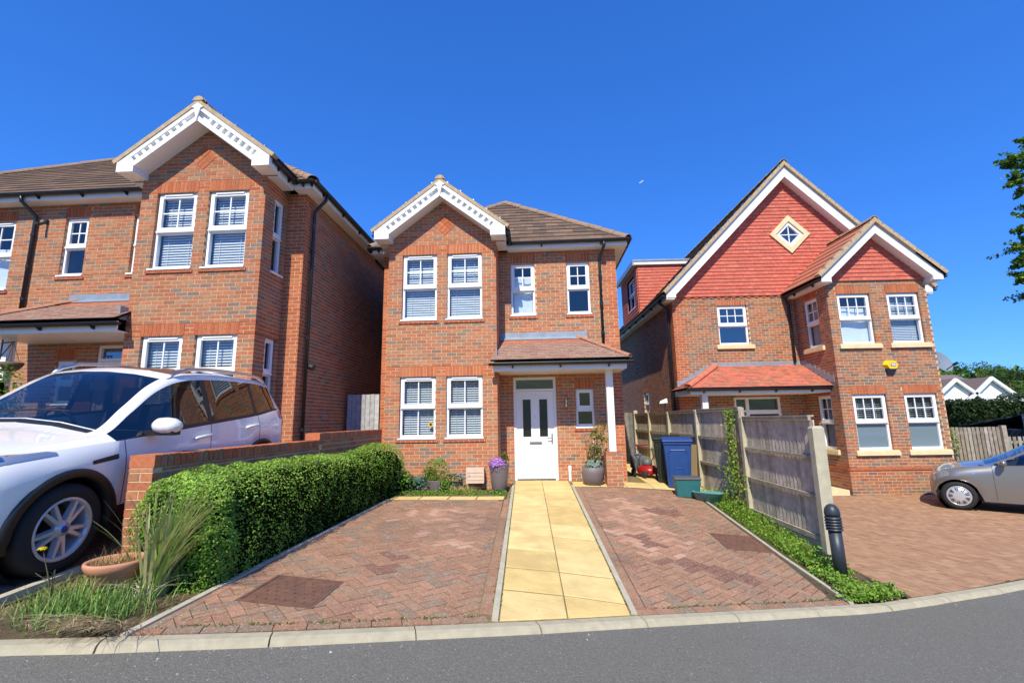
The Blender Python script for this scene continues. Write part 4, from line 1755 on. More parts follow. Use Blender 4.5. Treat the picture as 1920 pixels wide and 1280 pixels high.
# door with sidelight and fanlight (only its top shows over the fence)
b = MB()
dx0, dx1, dz0, dz1 = door3
for a, c in ((dx0, dx0 + .06), (dx1 - .06, dx1), (dx0 + .33, dx0 + .42)):
    b.fbox(F1, a, c, -.13, -.03, dz0, dz1)
b.fbox(F1, dx0 + .06, dx0 + .33, -.13, -.03, dz1 - .06, dz1)
b.fbox(F1, dx0 + .42, dx1 - .06, -.13, -.03, dz1 - .06, dz1)
b.fbox(F1, dx0 + .06, dx0 + .33, -.13, -.03, 1.92, 1.98)
b.fbox(F1, dx0 + .42, dx1 - .06, -.13, -.03, 1.86, 1.98)
d3 = b.build('door', 'upvc', r3)
for a, c, e, f in ((dx0 + .06, dx0 + .33, dz0, 1.92), (dx0 + .06, dx0 + .33, 1.98, dz1 - .06), (dx0 + .42, dx1 - .06, 1.98, dz1 - .06)):
    b = MB()
    b.fbox(F1, a, c, -.085, -.08, e, f)
    b.build('pane', 'window_blue', d3)
b = MB()
b.fbox(F1, dx0 + .42, dx1 - .06, -.10, -.06, dz0, 1.86)
b.build('door_leaf', 'trim', d3)
for a in (.62, .98):
    b = MB()
    b.fbox(F1, dx0 + a, dx0 + a + .12, -.064, -.055, 1.2, 1.62)
    b.build('pane', 'obscure_glass', d3)
H3.inner.fbox(F1, dx0, dx1, -.9, -.85, dz0, dz1)
# --- tile hung gables
PH = Pieces('hanging_tile', 'plain_tile', TILE_PAL)
ga, gz = 7.75, 9.40
gs = (gz - 5.45) / 3.87


def gpoly(d, pts):
    return [RP(a, d, z) for a, z in pts]


dia = [(ga + .09 - .60, 7.26), (ga + .09, 6.69), (ga + .09 + .60, 7.25), (ga + .09, 7.87)]
# the diamond window splits the hanging into convex fields
dl, dbm, dr, dt = dia
left_f = [(4.0, 5.36), (dl[0], 5.36), (dl[0], 9.2), (ga, 9.26), (4.0, 5.50)]


def hang(d, hull, fields):
    for f in fields:
        pc = clip_convex(f, hull)
        if len(pc) >= 3:
            # start from the lowest edge
            k = min(range(len(pc)), key=lambda i: pc[i][1] + pc[(i + 1) % len(pc)][1])
            pc = pc[k:] + pc[:k]
            yield pc


hull1 = [(4.06, 5.37), (11.44, 5.37), (11.44, 5.56), (ga, 9.20), (4.06, 5.56)]
flds = [[(3, 5), (dl[0], 5), (dl[0], 10), (3, 10)], [(dr[0], 5), (12, 5), (12, 10), (dr[0], 10)],
        [(dl[0], 5), (dbm[0], 5), (dbm[0], dbm[1]), (dl[0], dl[1])], [(dbm[0], 5), (dr[0], 5), (dr[0], dr[1]), (dbm[0], dbm[1])],
        [(dl[0], dl[1]), (dt[0], dt[1]), (dt[0], 10), (dl[0], 10)], [(dt[0], dt[1]), (dr[0], dr[1]), (dr[0], 10), (dt[0], 10)]]


def hang_tiles(P, F, hull, fields, cis, gauge=.112, tw=.168, th=.019, z0=5.36):
    o, u, n = F
    tl = math.atan2(th, gauge)
    v2 = (ZUP * math.cos(tl) - n * math.sin(tl)).normalized()
    n2 = u.cross(v2)
    xs_ = [p[0] for p in hull]
    zs = [p[1] for p in hull]
    k = 0
    z = z0
    while z < max(zs):
        ln = gauge + .02
        x = min(xs_) - tw + (k % 2) * tw / 2
        while x < max(xs_):
            rc = [(x + .0015, z), (x + tw - .0015, z), (x + tw - .0015, z + ln), (x + .0015, z + ln)]
            c1 = clip_convex(rc, hull)
            if len(c1) >= 3:
                for f in fields:
                    pc = clip_convex(c1, f)
                    if len(pc) < 3 or parea(pc) < .0008:
                        continue
                    cx, cz = x + tw / 2, z + ln / 2
                    c = o + u * cx + ZUP * cz + n * (th * 1.5 + U(0, .003))
                    full = parea(pc) > parea(rc) - 1e-5
                    P.add(c, u, v2, n2, tw - .003, ln, th, random.choice(cis), None if full else [(a - cx, b_ - cz) for a, b_ in pc])
            x += tw
        z += gauge
        k += 1


hang_tiles(PH, F1, hull1, flds, HANG)
for f_ in flds:
    pc_ = clip_convex([(4.14, 5.40), (11.36, 5.40), (11.36, 5.62), (ga, 9.18), (4.14, 5.62)], f_)
    if len(pc_) > 2:
        H3.mortar.prism(gpoly(1.5, pc_), RM * .12)
# diamond window
cxd, czd = dbm[0], 7.27
b = MB()


def dring(b, R0, R1, d0, d1, col=(1, 1, 1)):
    for k in range(4):
        a0, a1 = k * math.pi / 2, (k + 1) * math.pi / 2
        q = []
        for dd in (d0, d1):
            for (rr, aa) in ((R0, a0), (R1, a0), (R1, a1), (R0, a1)):
                q.append(RP(cxd + rr * math.cos(aa), dd, czd + rr * math.sin(aa)))
        b.hexa([q[i] for i in (4, 5, 6, 7, 0, 1, 2, 3)], col)


dring(b, .42, .61, 1.42, 1.60)
dw = b.build('diamond_window', 'stone', r3)
b = MB()
dring(b, .30, .425, 1.46, 1.56)
b.build('frame', 'upvc', dw)
b = MB()
b.quadmesh([RP(cxd + .31 * math.cos(k * math.pi / 2), 1.52, czd + .31 * math.sin(k * math.pi / 2)) for k in range(4)], [(0, 1, 2, 3)])
b.build('pane', 'window_blue', dw)
b = MB()
b.fbox(FRT(1.505), cxd - .31, cxd + .31, -.01, .015, czd - .012, czd + .012)
b.fbox(FRT(1.506), cxd - .012, cxd + .012, -.01, .015, czd - .31, czd + .31)
b.build('glazing_bars', 'upvc', dw)
H3.inner.prism([RP(cxd + .44 * math.cos(k * math.pi / 2), 1.66, czd + .44 * math.sin(k * math.pi / 2)) for k in range(4)], RM * -.02)
# bay gable
bc, bz = 9.03, 6.84
H3.mortar.prism(gpoly(0, [(7.76, 5.33), (10.34, 5.33), (10.34, 5.45), (bc, 6.66), (7.76, 5.45)]), RM * .1)
hull2 = [(7.70, 5.33), (10.40, 5.33), (10.40, 5.40), (bc, 6.68), (7.70, 5.40)]
hang_tiles(PH, F0, hull2, [hull2], HANG, z0=5.32)


def rgable(ac, d, half, zapex, zend, deep, over, bw_):
    run, rise = half, zapex - zend
    L = math.hypot(run, rise)
    b = MB()
    vb = MB()
    vc = MB()
    for sg in (-1, 1):
        s = RT * (-sg * run / L) + ZUP * (rise / L)
        p = RT * (-sg * rise / L) - ZUP * (run / L)
        A = RP(ac + sg * half, d, zend)

        def sb(bb, l0, l1, p0, p1, d0, d1):
            q = []
            for dd in (d0, d1):
                for (l, pp_) in ((l0, p0), (l1, p0), (l1, p1), (l0, p1)):
                    v = A + s * l + p * pp_
                    if l >= L - 1e-4:
                        off = (v - RP(ac, 0, 0)).dot(RT)
                        v = v + s * (-off / s.dot(RT))
                    q.append(v + RM * dd)
            bb.hexa(q if sg < 0 else [q[i] for i in (4, 5, 6, 7, 0, 1, 2, 3)])
        sb(b, 0, L, 0, deep, 0, .025)
        sb(b, .05, L, deep - .03, deep - .012, .025, over)
        sb(vb, -.05, L, -.095, .0, -.075, .12)
        f = FRT(d)
        x0, x1 = sorted((ac + sg * half, ac + sg * (half - bw_)))
        b.fbox(f, x0, x1, -over - .02, .006, zend - .16, zend + .0)
        n = int(L / .33)
        for i in range(n):
            v = A + s * (.2 + i * L / n) - p * .095
            vc.hexa([v + RT * x + RM * y + ZUP * z for z in (-.03, .025) for x, y in ((-.012, -.085), (.012, -.085), (.012, .02), (-.012, .02))])
    b.build('bargeboard', 'white_paint', r3)
    v_ = vb.build('verge', 'verge', r3)
    vc.build('verge_clips', 'metal', v_, kind='stuff')


rgable(ga, 1.2, 3.87, gz, 5.45, .25, .3, .28)
rgable(bc, -.3, 1.57, bz, 5.40, .215, .3, .26)
# roofs
PR = Pieces('roof_tile', 'roof_tile', TILE_PAL)
PBR = Pieces('bay_tile', 'plain_tile', TILE_PAL)
deck = MB()
dbk = 10.8
for s in (-1, 1):
    q = reorder([RP(ga + 3.95 * s, 1.14, 5.44), RP(ga + 3.95 * s, dbk, 5.44), RP(ga, dbk, gz + .08), RP(ga, 1.14, gz + .08)])
    tile_plane(PR, q, .30, .33, .022, [0, 1, 3, 1, 0])
    slab_poly(deck, q, ZUP * .04)
    yv = 1.5
    q = reorder([RP(bc + 1.62 * s, -.36, 5.38), RP(bc + 1.62 * s, yv, 5.38), RP(bc, yv, bz + .06), RP(bc, -.36, bz + .06)])
    tile_plane(PBR, q, .30, .33, .022, [5, 6, 8, 8])
    slab_poly(deck, q, ZUP * .04)
ridge_line(H3, RP(ga, 1.14, gz + .09), RP(ga, dbk, gz + .09), ZUP, .11, (.33, .25, .15))
ridge_line(H3, RP(bc, -.36, bz + .07), RP(bc, 1.6, bz + .07), ZUP, .11, (.42, .27, .15))
# porch roof
PP = Pieces('porch_tile', 'plain_tile', TILE_PAL)
q = reorder([RP(3.95, .22, 2.56), RP(7.74, .22, 2.56), RP(7.74, 1.5, 3.24), RP(5.25, 1.5, 3.24)])
tile_plane(PP, q, .1, .165, .017, [16, 6, 8, 7, 16])
slab_poly(deck, q, ZUP * .03)
q = reorder([RP(3.95, .22, 2.56), RP(3.95, 1.5, 2.56), RP(5.25, 1.5, 3.24)])
tile_plane(PP, q, .1, .165, .017, [16, 6, 8])
slab_poly(deck, q, ZUP * .03)
rf3 = deck.build('roof', 'roof_tile', r3)
PR.emit(rf3, 100, 'roof_tiles')
PBR.emit(rf3, 100, 'bay_tiles')
PP.emit(rf3, 120, 'porch_tiles')
PH.emit(r3, 300, 'hanging_tiles')
ridge_line(H3, RP(3.95, .22, 2.59), RP(5.25, 1.48, 3.27), ZUP, .10, (.55, .17, .10), 'plain_tile', .3)
b = MB()
b.fbox(F1, 5.3, 7.7, -.01, .012, 3.24, 3.36)
for i in range(7):
    t = i / 7
    b.fbox(F1, 4.1 + 1.2 * t, 4.32 + 1.2 * t, -.01, .012 + .002 * (i % 2), 2.68 + .6 * t, 2.86 + .6 * t)
    b.fbox(FLF(7.74), -1.45 + 1.25 * t, -1.2 + 1.25 * t, -.01, .012 + .002 * (i % 2), 3.18 - .62 * t, 3.36 - .62 * t)
b.build('flashing', 'lead', r3)
b = MB()
b.fbox(F1, 4.05, 7.72, 1.18, 1.20, 2.40, 2.54)
b.fbox(F1, 4.05, 7.72, .0, 1.18, 2.40, 2.415)
b.fbox(F1, 4.03, 4.05, .0, 1.20, 2.40, 2.54)
b.build('porch_fascia', 'white_paint', r3)
b = MB()
b.fbox(F1, 4.40, 4.55, .88, 1.03, -.2, 2.40)
b.build('porch_post', 'white_paint', r3)
A, B_ = RP(3.92, .24, 2.53), RP(7.7, .24, 2.52)
gutter(H3, A, B_, .9, out=-RM)
b = MB()
b.fbox(F1, 4.2, 7.7, .0, 1.45, -.3, -.06)
b.build('porch_step', 'stone', r3)
# side eaves, gutters, pipes
b = MB()
b.fbox(FLF(4.12), -10.6, -1.2, .0, .22, 5.24, 5.26)
b.fbox(FLF(4.12), -10.6, -1.2, .22, .24, 5.24, 5.40)
b.fbox(FLF(7.74), -1.48, .28, .0, .20, 5.22, 5.24)
b.fbox(FLF(7.74), -1.48, .28, .20, .22, 5.22, 5.36)
b.fbox(FRG(10.36), -.28, 1.48, .0, .20, 5.22, 5.24)
b.fbox(FRG(11.38), 1.2, 10.6, .0, .22, 5.24, 5.26)
b.build('fascia', 'white_paint', r3)
gutter(H3, RP(3.81, 1.2, 5.38), RP(3.81, 10.6, 5.38), 1., out=-RT)
gutter(H3, RP(7.46, -.3, 5.33), RP(7.46, 1.45, 5.31), .8, out=-RT)
gutter(H3, RP(10.66, -.3, 5.34), RP(10.66, 1.45, 5.32), .8, out=RT)
gutter(H3, RP(11.69, 1.2, 5.38), RP(11.69, 10.6, 5.38), 1., out=RT)
p = RP(3.81, 1.75, 5.32)
q1 = RP(4.06, 1.75, 5.08)
downpipe(H3, [tuple(p), tuple(p - ZUP * .06), tuple(q1), tuple(q1 - ZUP * .1), (q1.x, q1.y, -.2)], .038)
p = RP(7.46, 1.40, 5.26)
q1 = RP(7.55, 1.44, 5.08)
downpipe(H3, [tuple(p), tuple(p - ZUP * .06), tuple(q1), tuple(q1 - ZUP * .1), (q1.x, q1.y, 3.32)], .036)
# dormer on the left slope
PD = Pieces('dormer_tile', 'plain_tile', TILE_PAL)
FD = FRT(4.0)
hd = [(3.80, 5.42), (5.6, 7.22), (3.80, 7.22)]
hang_tiles(PD, FD, hd, [hd], [16, 14, 16, 12], z0=5.40)
FDL = FLF(3.80)
hl2 = [(-6.6, 5.45), (-4.0, 5.45), (-4.0, 7.2), (-6.6, 7.2)]
wn = (-5.6, -4.45, 5.85, 7.02)
fl = [[(-6.7, 5.4), (wn[0], 5.4), (wn[0], 7.3), (-6.7, 7.3)], [(wn[1], 5.4), (-3.9, 5.4), (-3.9, 7.3), (wn[1], 7.3)], [(wn[0], 5.4), (wn[1], 5.4), (wn[1], wn[2]), (wn[0], wn[2])], [(wn[0], wn[3]), (wn[1], wn[3]), (wn[1], 7.3), (wn[0], 7.3)]]
hang_tiles(PD, FDL, hl2, fl, [16, 14, 16], z0=5.43)
b = MB()
b.prism([RP(3.82, 4.02, 5.4), RP(6.1, 4.02, 7.24), RP(3.82, 4.02, 7.24)], RM * .05)
b.fbox(FDL, -6.6, wn[0], -.1, -.02, 5.4, 7.24)
b.fbox(FDL, wn[1], -4.02, -.1, -.02, 5.4, 7.24)
b.fbox(FDL, wn[0], wn[1], -.1, -.02, 5.4, wn[2])
b.fbox(FDL, wn[0], wn[1], -.1, -.02, wn[3], 7.24)
dm = b.build('dormer', 'plain_tile', r3)
PD.emit(dm, 100, 'dormer_tiles')
window(H3, FDL, *wn, upper=(2, 1), lower=(1, 1), sill='white', vent=False, sub_sill=False, glass='window_blue')
b = MB()
b.fbox(FD, 3.66, 5.9, -2.75, .12, 7.24, 7.36)
b.build('dormer_fascia', 'white_paint', dm)
b = MB()
b.fbox(FD, 3.62, 6.2, -2.8, .15, 7.36, 7.42)
b.fbox(FD, 3.60, 3.66, -2.8, .14, 7.20, 7.36)
b.build('dormer_roof', 'lead', dm)
# lead valley gutter beside the dormer
H3.finish(0)
blind(F0, 9.305, 10.145, 3.63, 4.98, 'grey venetian blind in upper right bay window of the right house', tilt=50, gap=.045)
blind(F0, 8.05, 8.91, 1.62, 2.31, 'half height venetian blind in lower left bay window of the right house', tilt=12, gap=.05)
blind(F0, 9.36, 10.19, 1.62, 2.31, 'half height venetian blind in lower right bay window of the right house', tilt=12, gap=.05)
curtain(F0, 8.05, 8.86, 3.68, 4.62, 'white roller shade in upper left bay window of the right house', name='roller_shade', folds=1)
mat('frosted', (.27, .32, .34), .5)
for q, lab in ((bwin[2], 'grey frosted lower panel in lower left bay window of the right house'), (bwin[3], 'grey frosted lower panel in lower right bay window of the right house')):
    b = MB()
    b.fbox(F0, q[0] + .06, q[1] - .06, -.135, -.12, q[2] + .06, q[2] + .66)
    tag(b.build('privacy_screen', 'frosted'), lab, 'screen')
for i, q in enumerate(sw):
    curtain(FLF(7.74), q[0] + .05, q[1] - .05, q[2] + .05, q[3] - .08, ['patterned grey curtain in upper side window of the right bay', 'patterned grey curtain in lower side window of the right bay'][i], 'frosted', folds=6)
# alarm box
al = thing('alarm_box', 'yellow hexagonal alarm box on the bay of the right house', 'alarm box', tuple(RP(9.11, 0, 2.95)))
b = MB()
hx_ = [(.185, 0), (.105, .115), (-.105, .115), (-.185, 0), (-.105, -.115), (.105, -.115)]

hexo = [RP(9.11 + x, -.004, 3.06 + z) for x, z in hx_][::-1]
hexi = [RP(9.13 + x * .78, -.085, 3.05 + z * .88) for x, z in hx_][::-1]
b = MB()
b.quadmesh(hexo + hexi, [(i, (i + 1) % 6, (i + 1) % 6 + 6, i + 6) for i in range(6)] + [tuple(range(6, 12)), tuple(range(5, -1, -1))])
b.build('cover', 'alarm_yellow', al)
b = MB()
b.hexa([RP(9.0, 0, 2.80), RP(9.16, 0, 2.80), RP(9.16, -.04, 2.80), RP(9.0, -.04, 2.80), RP(8.97, 0, 2.955), RP(9.25, 0, 2.955), RP(9.23, -.075, 2.955), RP(9.0, -.075, 2.955)])
b.build('strobe', 'alarm_dark', al)
b = MB()
b.fbox(F0, 9.08, 9.20, .083, .092, 3.01, 3.09)
pl = b.build('badge', 'label_blue', al)
b = MB()
b.fbox(F0, 9.09, 9.19, .092, .094, 3.022, 3.078)
b.build('badge_field', 'upvc', pl)
fc = bpy.data.curves.new('letters', 'FONT')
fc.body = 'ADT'
fc.size = .052
fc.align_x = 'CENTER'
fc.extrude = .001
fo = bpy.data.objects.new('letters', fc)
COL.objects.link(fo)
dg = bpy.context.evaluated_depsgraph_get()
me = bpy.data.meshes.new_from_object(fo.evaluated_get(dg))
bpy.data.objects.remove(fo)
me.materials.clear()
me.materials.append(MATS['label_blue'])
le = put('letters', me, pl)
c_ = RP(9.14, -.0955, 3.032)
le.matrix_basis = Matrix.Translation(c_) @ Matrix.Rotation(-PSI, 4, 'Z') @ Matrix.Rotation(math.pi / 2, 4, 'X')
# satellite dish on the far side of the bay
sd = thing('satellite_dish', 'grey satellite dish on the right wall of the right house', 'satellite dish', tuple(RP(10.4, .5, 3.1)))
b = MB()
dc = RP(10.62, .25, 3.12)
ax = Vector((.25, -.9, .38)).normalized()
xq = ax.orthogonal().normalized()
yq = ax.cross(xq)
Mx = Matrix(((xq.x, yq.x, ax.x, dc.x), (xq.y, yq.y, ax.y, dc.y), (xq.z, yq.z, ax.z, dc.z), (0, 0, 0, 1)))
b.lathe([(0.001, 0), (.12, .008), (.22, .03), (.30, .06), (.31, .06), (.22, .02), (.12, -.004), (.001, -.012)], 28, Mx)
b.build('dish', 'dish', sd, True)
b = MB()
b.tube([dc - ZUP * .28 - RT * .0, dc + ax * .38 - ZUP * .22], .012, 6)
b.tube([RP(10.36, .35, 3.05), RP(10.50, .30, 3.0), dc], .02, 6)
b.build('arm', 'dark_metal', sd)
b = MB()
q = dc + ax * .38 - ZUP * .22
b.tube([q - ax * .05, q + ax * .06], .035, 8)
b.build('receiver', 'dark_metal', sd)
# ------------------------------------------------------------------ garden wall
gw = thing('garden_wall', 'low brick garden wall with on-edge coping between white car and hedge', 'wall', (-3.5, 4.0, .4))
HW = House(gw, [0, 2, 3, 4, 11, 7, 1])
WX0, WX1 = -3.61, -3.39
for y0, y1, top in ((4.0, 7.1, 1.55), (7.1, 9.97, 1.655)):
    ff = lambda u, z: False
    if y0 < 5:
        wall(HW, (Vector((0, y0, 0)), X_, -Y_), .35, top - .11, WX0, WX1)
    else:
        wall(HW, (Vector((0, y0, 0)), X_, -Y_), 1.40, top - .11, WX0, WX1)
    wall(HW, (Vector((WX1, y0, 0)), Y_, X_), .35, top - .11, .11, y1 - y0, dend=(.03, .03))
    wall(HW, (Vector((WX0, y0, 0)), -Y_, -X_), .35, top - .11, -(y1 - y0), -.11, dend=(.03, .03))
    HW.mortar.box(WX0 + .02, WX1 - .02, y0 + .02, y1 - .002, .4, top - .018)
    n = round((y1 - y0) / .075)
    st = (y1 - y0) / n
    for i in range(n):
        y = y0 + st * (i + .5)
        b = MB()
        if i == 0:
            ci = 10
        else:
            ci = random.choice([8, 2, 3, 4, 9])
        b.box(WX0 - .006, WX1 + .006, y - st / 2 + .004, y + st / 2 - .004, top - .105, top + U(-.004, .003), jit(BRICK_PAL[ci], .15))
        b.build('coping_brick', 'brick', gw)
HW.wall = HW.mortar.build('wall', 'mortar', gw)
HW.bricks.emit(HW.wall, 300, 'bricks')

# ------------------------------------------------------------------ foliage helpers


def rnd_dir():
    while True:
        v = Vector((U(-1, 1), U(-1, 1), U(-1, 1)))
        if .05 < v.length < 1:
            return v.normalized()


def leaf(b, p, n, size, col, asp=.55):
    d = rnd_dir()
    d = (d - n * d.dot(n))
    if d.length < .05:
        d = n.orthogonal()
    d.normalize()
    s = n.cross(d)
    a = p - d * size * .5
    c = p + d * size * .5
    mid = p - n * size * .06
    b.quadmesh([a, mid + s * size * asp * .5, c, mid - s * size * asp * .5], [(0, 1, 2, 3)], col)


def blade(b, p, d, h, w_, col, bend=.4, seg=4, tip=None):
    """curved grass-like leaf from p, leaning along d (horizontal), height h"""
    s = Vector((-d.y, d.x, 0))
    if s.length < .01:
        s = X_
    s.normalize()
    vs_ = []
    for i in range(seg + 1):
        t = i / seg
        q = p + d * (t * .35 + bend * t * t) * h + ZUP * h * (t - .45 * bend * t * t)
        ww = w_ * (1 - t * .92) * (.6 + .8 * t if t < .3 else 1)
        vs_ += [q - s * ww / 2, q + s * ww / 2]
    for i in range(seg):
        k = col if not tip else tuple(col[j] + (tip[j] - col[j]) * (i / seg) for j in range(3))
        b.quadmesh(vs_[2 * i:2 * i + 4], [(0, 1, 3, 2)], k)


def hnoise(x, y, z):
    return math.sin(x * 5.1 + y * 3.3) * math.cos(y * 4.7 - z * 2.9) * .5 + math.sin(z * 7.7 + x * 2.1 + 1.7 * y) * .3 + math.sin(x * 13 + y * 11 + z * 9) * .2


def clump(name, label, cat, c, rx, ry, rz, n, size, cols, core=True, mname='leaf', parent=None, group=None, asp=.55, flat=False, stems=0):
    """a bushy plant: leaves through the outer shell of an ellipsoid, dark core inside"""
    c = Vector(c)
    t = parent or thing(name, label, cat, (c.x, c.y, c.z - rz), group)
    b = MB()
    for i in range(n):
        d = rnd_dir()
        if d.z < -.6:
            d.z *= -1
        k = (1 + .22 * hnoise(d.x * 2 + c.x, d.y * 2 + c.y, d.z * 2)) * (1 - .45 * R() ** 2)
        p = c + Vector((d.x * rx, d.y * ry, d.z * rz)) * k
        nn = (d + rnd_dir() * .8 + ZUP * .25).normalized()
        col = jit(random.choice(cols), .22)
        leaf(b, p, nn, size * U(.65, 1.3), col, asp)
    b.build('foliage', mname, t)
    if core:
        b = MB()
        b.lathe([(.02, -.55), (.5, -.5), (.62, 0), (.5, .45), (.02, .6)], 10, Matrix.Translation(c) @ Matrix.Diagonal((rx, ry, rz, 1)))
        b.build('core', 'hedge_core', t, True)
    if stems:
        b = MB()
        for i in range(stems):
            a = U(0, 6.28)
            b.tube([c - ZUP * rz * 1.3, c + Vector((math.cos(a) * rx * .3, math.sin(a) * ry * .3, -rz * .3)), c + Vector((math.cos(a) * rx * .7, math.sin(a) * ry * .7, rz * .4))], [.012, .009, .004], 5)
        b.build('stems', 'bark', t)
    return t


GREEN = [(.15, .30, .025), (.19, .36, .035), (.12, .25, .02), (.23, .40, .05), (.09, .20, .018)]
DARKG = [(.045, .10, .015), (.06, .13, .02), (.035, .08, .012), (.08, .16, .025)]
YELG = [(.26, .34, .05), (.20, .30, .04), (.32, .36, .08), (.15, .25, .03)]

# ------------------------------------------------------------------ clipped hedge
hg = thing('hedge', 'clipped bright green hedge along the left side of the parking bay', 'hedge', (-3.0, 6.5, .5))
b = MB()
HX, HY0, HY1 = -2.98, 3.72, 9.25


def hedge_pt(y, t, k):
    """t 0..1 round the section from the right foot over the top to the left foot"""
    q_ = max(0., (HY0 + .22 - y) / .22)
    e = math.sqrt(max(0, 1 - q_ * q_))
    e2 = min(1., max(.02, (HY1 - y) / .25)) ** .5
    e *= e2
    top = lerp_tab([(3.7, 1.36), (4.3, 1.42), (5.3, 1.41), (6.5, 1.36), (7.2, 1.33), (8., 1.40), (8.8, 1.42), (9.25, 1.33)], y)
    fl_ = lerp_tab([(3.7, 0), (4.6, .3), (5.6, 1), (9.3, 1)], y)
    hw = .42 * (.72 + .28 * e) * k
    zb = zmain(-2.7, y) - .02
    a = math.pi * t
    ca, sa = math.cos(a), math.sin(a)
    q = 3.2
    rr = (abs(ca) ** q + abs(sa) ** q) ** (-1 / q)
    x = HX + hw * rr * ca * (1 - .30 * fl_ * max(0, 1 - 1.35 * rr * sa))
    z = zb + (top - zb) * k * rr * sa * (.86 + .14 * e)
    return Vector((x, y, z)), Vector((ca, 0, sa))


for i in range(46000):
    y = HY0 + (HY1 - HY0) * R() ** 1.25
    t = R()
    p, n = hedge_pt(y, t, 1)
    if t > .75 and R() < .6:
        continue
    if i % 9 == 0:        # fill the near end face
        k = R() ** .5
        p, n = hedge_pt(HY0 + .03, t, k)
        p.y = HY0 + U(-.02, .04)
        n = Vector((n.x * .3, -1, n.z * .3))
    elif i % 9 == 1:
        y = HY0 + .3 * R()
        p, n = hedge_pt(y, t, 1)
        n = n - Y_ * .6
    hn = hnoise(p.x * 1.3, p.y * 1.6, p.z * 1.7)
    p = p + n.normalized() * (.055 * hn - .08 * R() ** 2)
    nn = (n + rnd_dir() * .75 + ZUP * .2).normalized()
    base = random.choice(GREEN)
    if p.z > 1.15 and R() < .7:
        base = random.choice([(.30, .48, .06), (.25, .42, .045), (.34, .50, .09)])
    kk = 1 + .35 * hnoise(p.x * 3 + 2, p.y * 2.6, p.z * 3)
    if R() < .012:
        base = (.30, .20, .07)
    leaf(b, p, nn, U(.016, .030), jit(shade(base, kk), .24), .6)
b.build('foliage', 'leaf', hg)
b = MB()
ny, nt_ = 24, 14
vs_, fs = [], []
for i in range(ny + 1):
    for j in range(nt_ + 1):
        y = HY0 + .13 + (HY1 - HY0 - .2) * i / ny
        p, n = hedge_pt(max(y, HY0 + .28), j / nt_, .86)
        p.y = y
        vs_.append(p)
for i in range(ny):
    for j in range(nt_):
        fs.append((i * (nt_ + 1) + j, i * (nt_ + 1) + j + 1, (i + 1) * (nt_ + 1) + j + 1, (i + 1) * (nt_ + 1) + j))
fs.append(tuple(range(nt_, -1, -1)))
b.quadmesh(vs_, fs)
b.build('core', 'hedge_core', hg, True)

# ------------------------------------------------------------------ verge bed at the near left
bw_ = thing('terracotta_bowl', 'wide terracotta bowl of dry stems beside the brick pier', 'pot', (-3.22, 3.56, .55))
b = MB()
pf = [(r_ * .82, z_ * .95) for r_, z_ in [(.0, .0), (.13, 0), (.15, .02), (.205, .19), (.222, .20), (.235, .225), (.245, .25), (.24, .268), (.222, .27), (.205, .255), (.19, .20), (.0, .19)]]
b.lathe(pf, 36, Matrix.Translation((-3.22, 3.56, .56)))
b.build('bowl', 'terracotta', bw_, True)
b = MB()
b.lathe([(0.001, .215), (.1, .22), (.165, .212)], 18, Matrix.Translation((-3.22, 3.56, .555)))
b.build('soil', 'soil', bw_, True)
b = MB()
for i in range(420):
    a, r_ = U(0, 6.28), .155 * R() ** .5
    p = Vector((-3.22 + r_ * math.cos(a), 3.56 + r_ * math.sin(a), .78))
    d = rnd_dir()
    d.z = 0
    blade(b, p, d * .8, U(.03, .10) if R() < .9 else U(.1, .24), .004, jit(random.choice([(.36, .24, .11), (.42, .29, .14), (.28, .17, .08), (.22, .2, .05)]), .2), .5, 3)
b.build('dry_stems', 'straw', bw_)

sp_ = thing('strap_leaf_plant', 'spiky strap leaved plant in front of the near end of the hedge', 'plant', (-2.95, 3.62, .54))
b = MB()
for i in range(190):
    a = U(-2.6, 1.2) if R() < .75 else U(0, 6.28)
    lean = U(.05, .95)
    d = Vector((math.cos(a), math.sin(a) * .8, 0)) * lean
    if R() < .55:
        d = Vector((U(.3, 1.2), U(-.5, .2), 0)) * U(.5, 1.15)
    p = Vector((-2.95 + U(-.07, .07), 3.60 + U(-.06, .06), .54))
    col = random.choice([(.36, .48, .12), (.42, .54, .16), (.28, .40, .09), (.50, .55, .22), (.60, .56, .30)])
    blade(b, p, d, U(.5, 1.0), U(.02, .034), jit(col, .15), U(.15, .6), 6, tip=(.38, .30, .16) if R() < .3 else None)
b.build('leaves', 'leaf', sp_)
b = MB()
for i in range(26):
    a = U(0, 6.28)
    p = Vector((-2.93 + U(-.08, .08), 3.52 + U(-.08, .06), .57))
    blade(b, p, Vector((math.cos(a), math.sin(a), 0)) * U(.8, 1.5), U(.12, .3), .012, jit((.55, .50, .38), .2), 1.0, 5)
b.build('dead_leaves', 'straw', sp_)

wd = thing('weed_clump', 'clump of green bulb leaves and weeds in front of the terracotta bowl', 'weeds', (-3.15, 3.25, .57))
b = MB()
for i in range(620):
    x, y = random.gauss(-3.06, .19), random.gauss(3.2, .15)
    if y < ky(x) + .05:
        continue
    a = U(0, 6.28)
    blade(b, Vector((x, y, zk(x) - .03)), Vector((math.cos(a), math.sin(a), 0)) * U(.2, 1.), U(.10, .27), U(.008, .016), jit(random.choice([(.17, .32, .06), (.22, .38, .08), (.13, .25, .05), (.30, .40, .11)]), .2), U(.2, .9), 4)
b.build('leaves', 'leaf', wd)
b = MB()
for i in range(240):
    x, y = random.gauss(-2.82, .13), random.gauss(2.98, .05)
    a = U(-2.6, -.4)
    blade(b, Vector((x, y, zk(x) + .02)), Vector((math.cos(a), math.sin(a), 0)) * U(.8, 1.6), U(.06, .17), .009, jit(random.choice([(.52, .40, .22), (.6, .5, .32), (.42, .28, .14)]), .2), 1.0, 5)
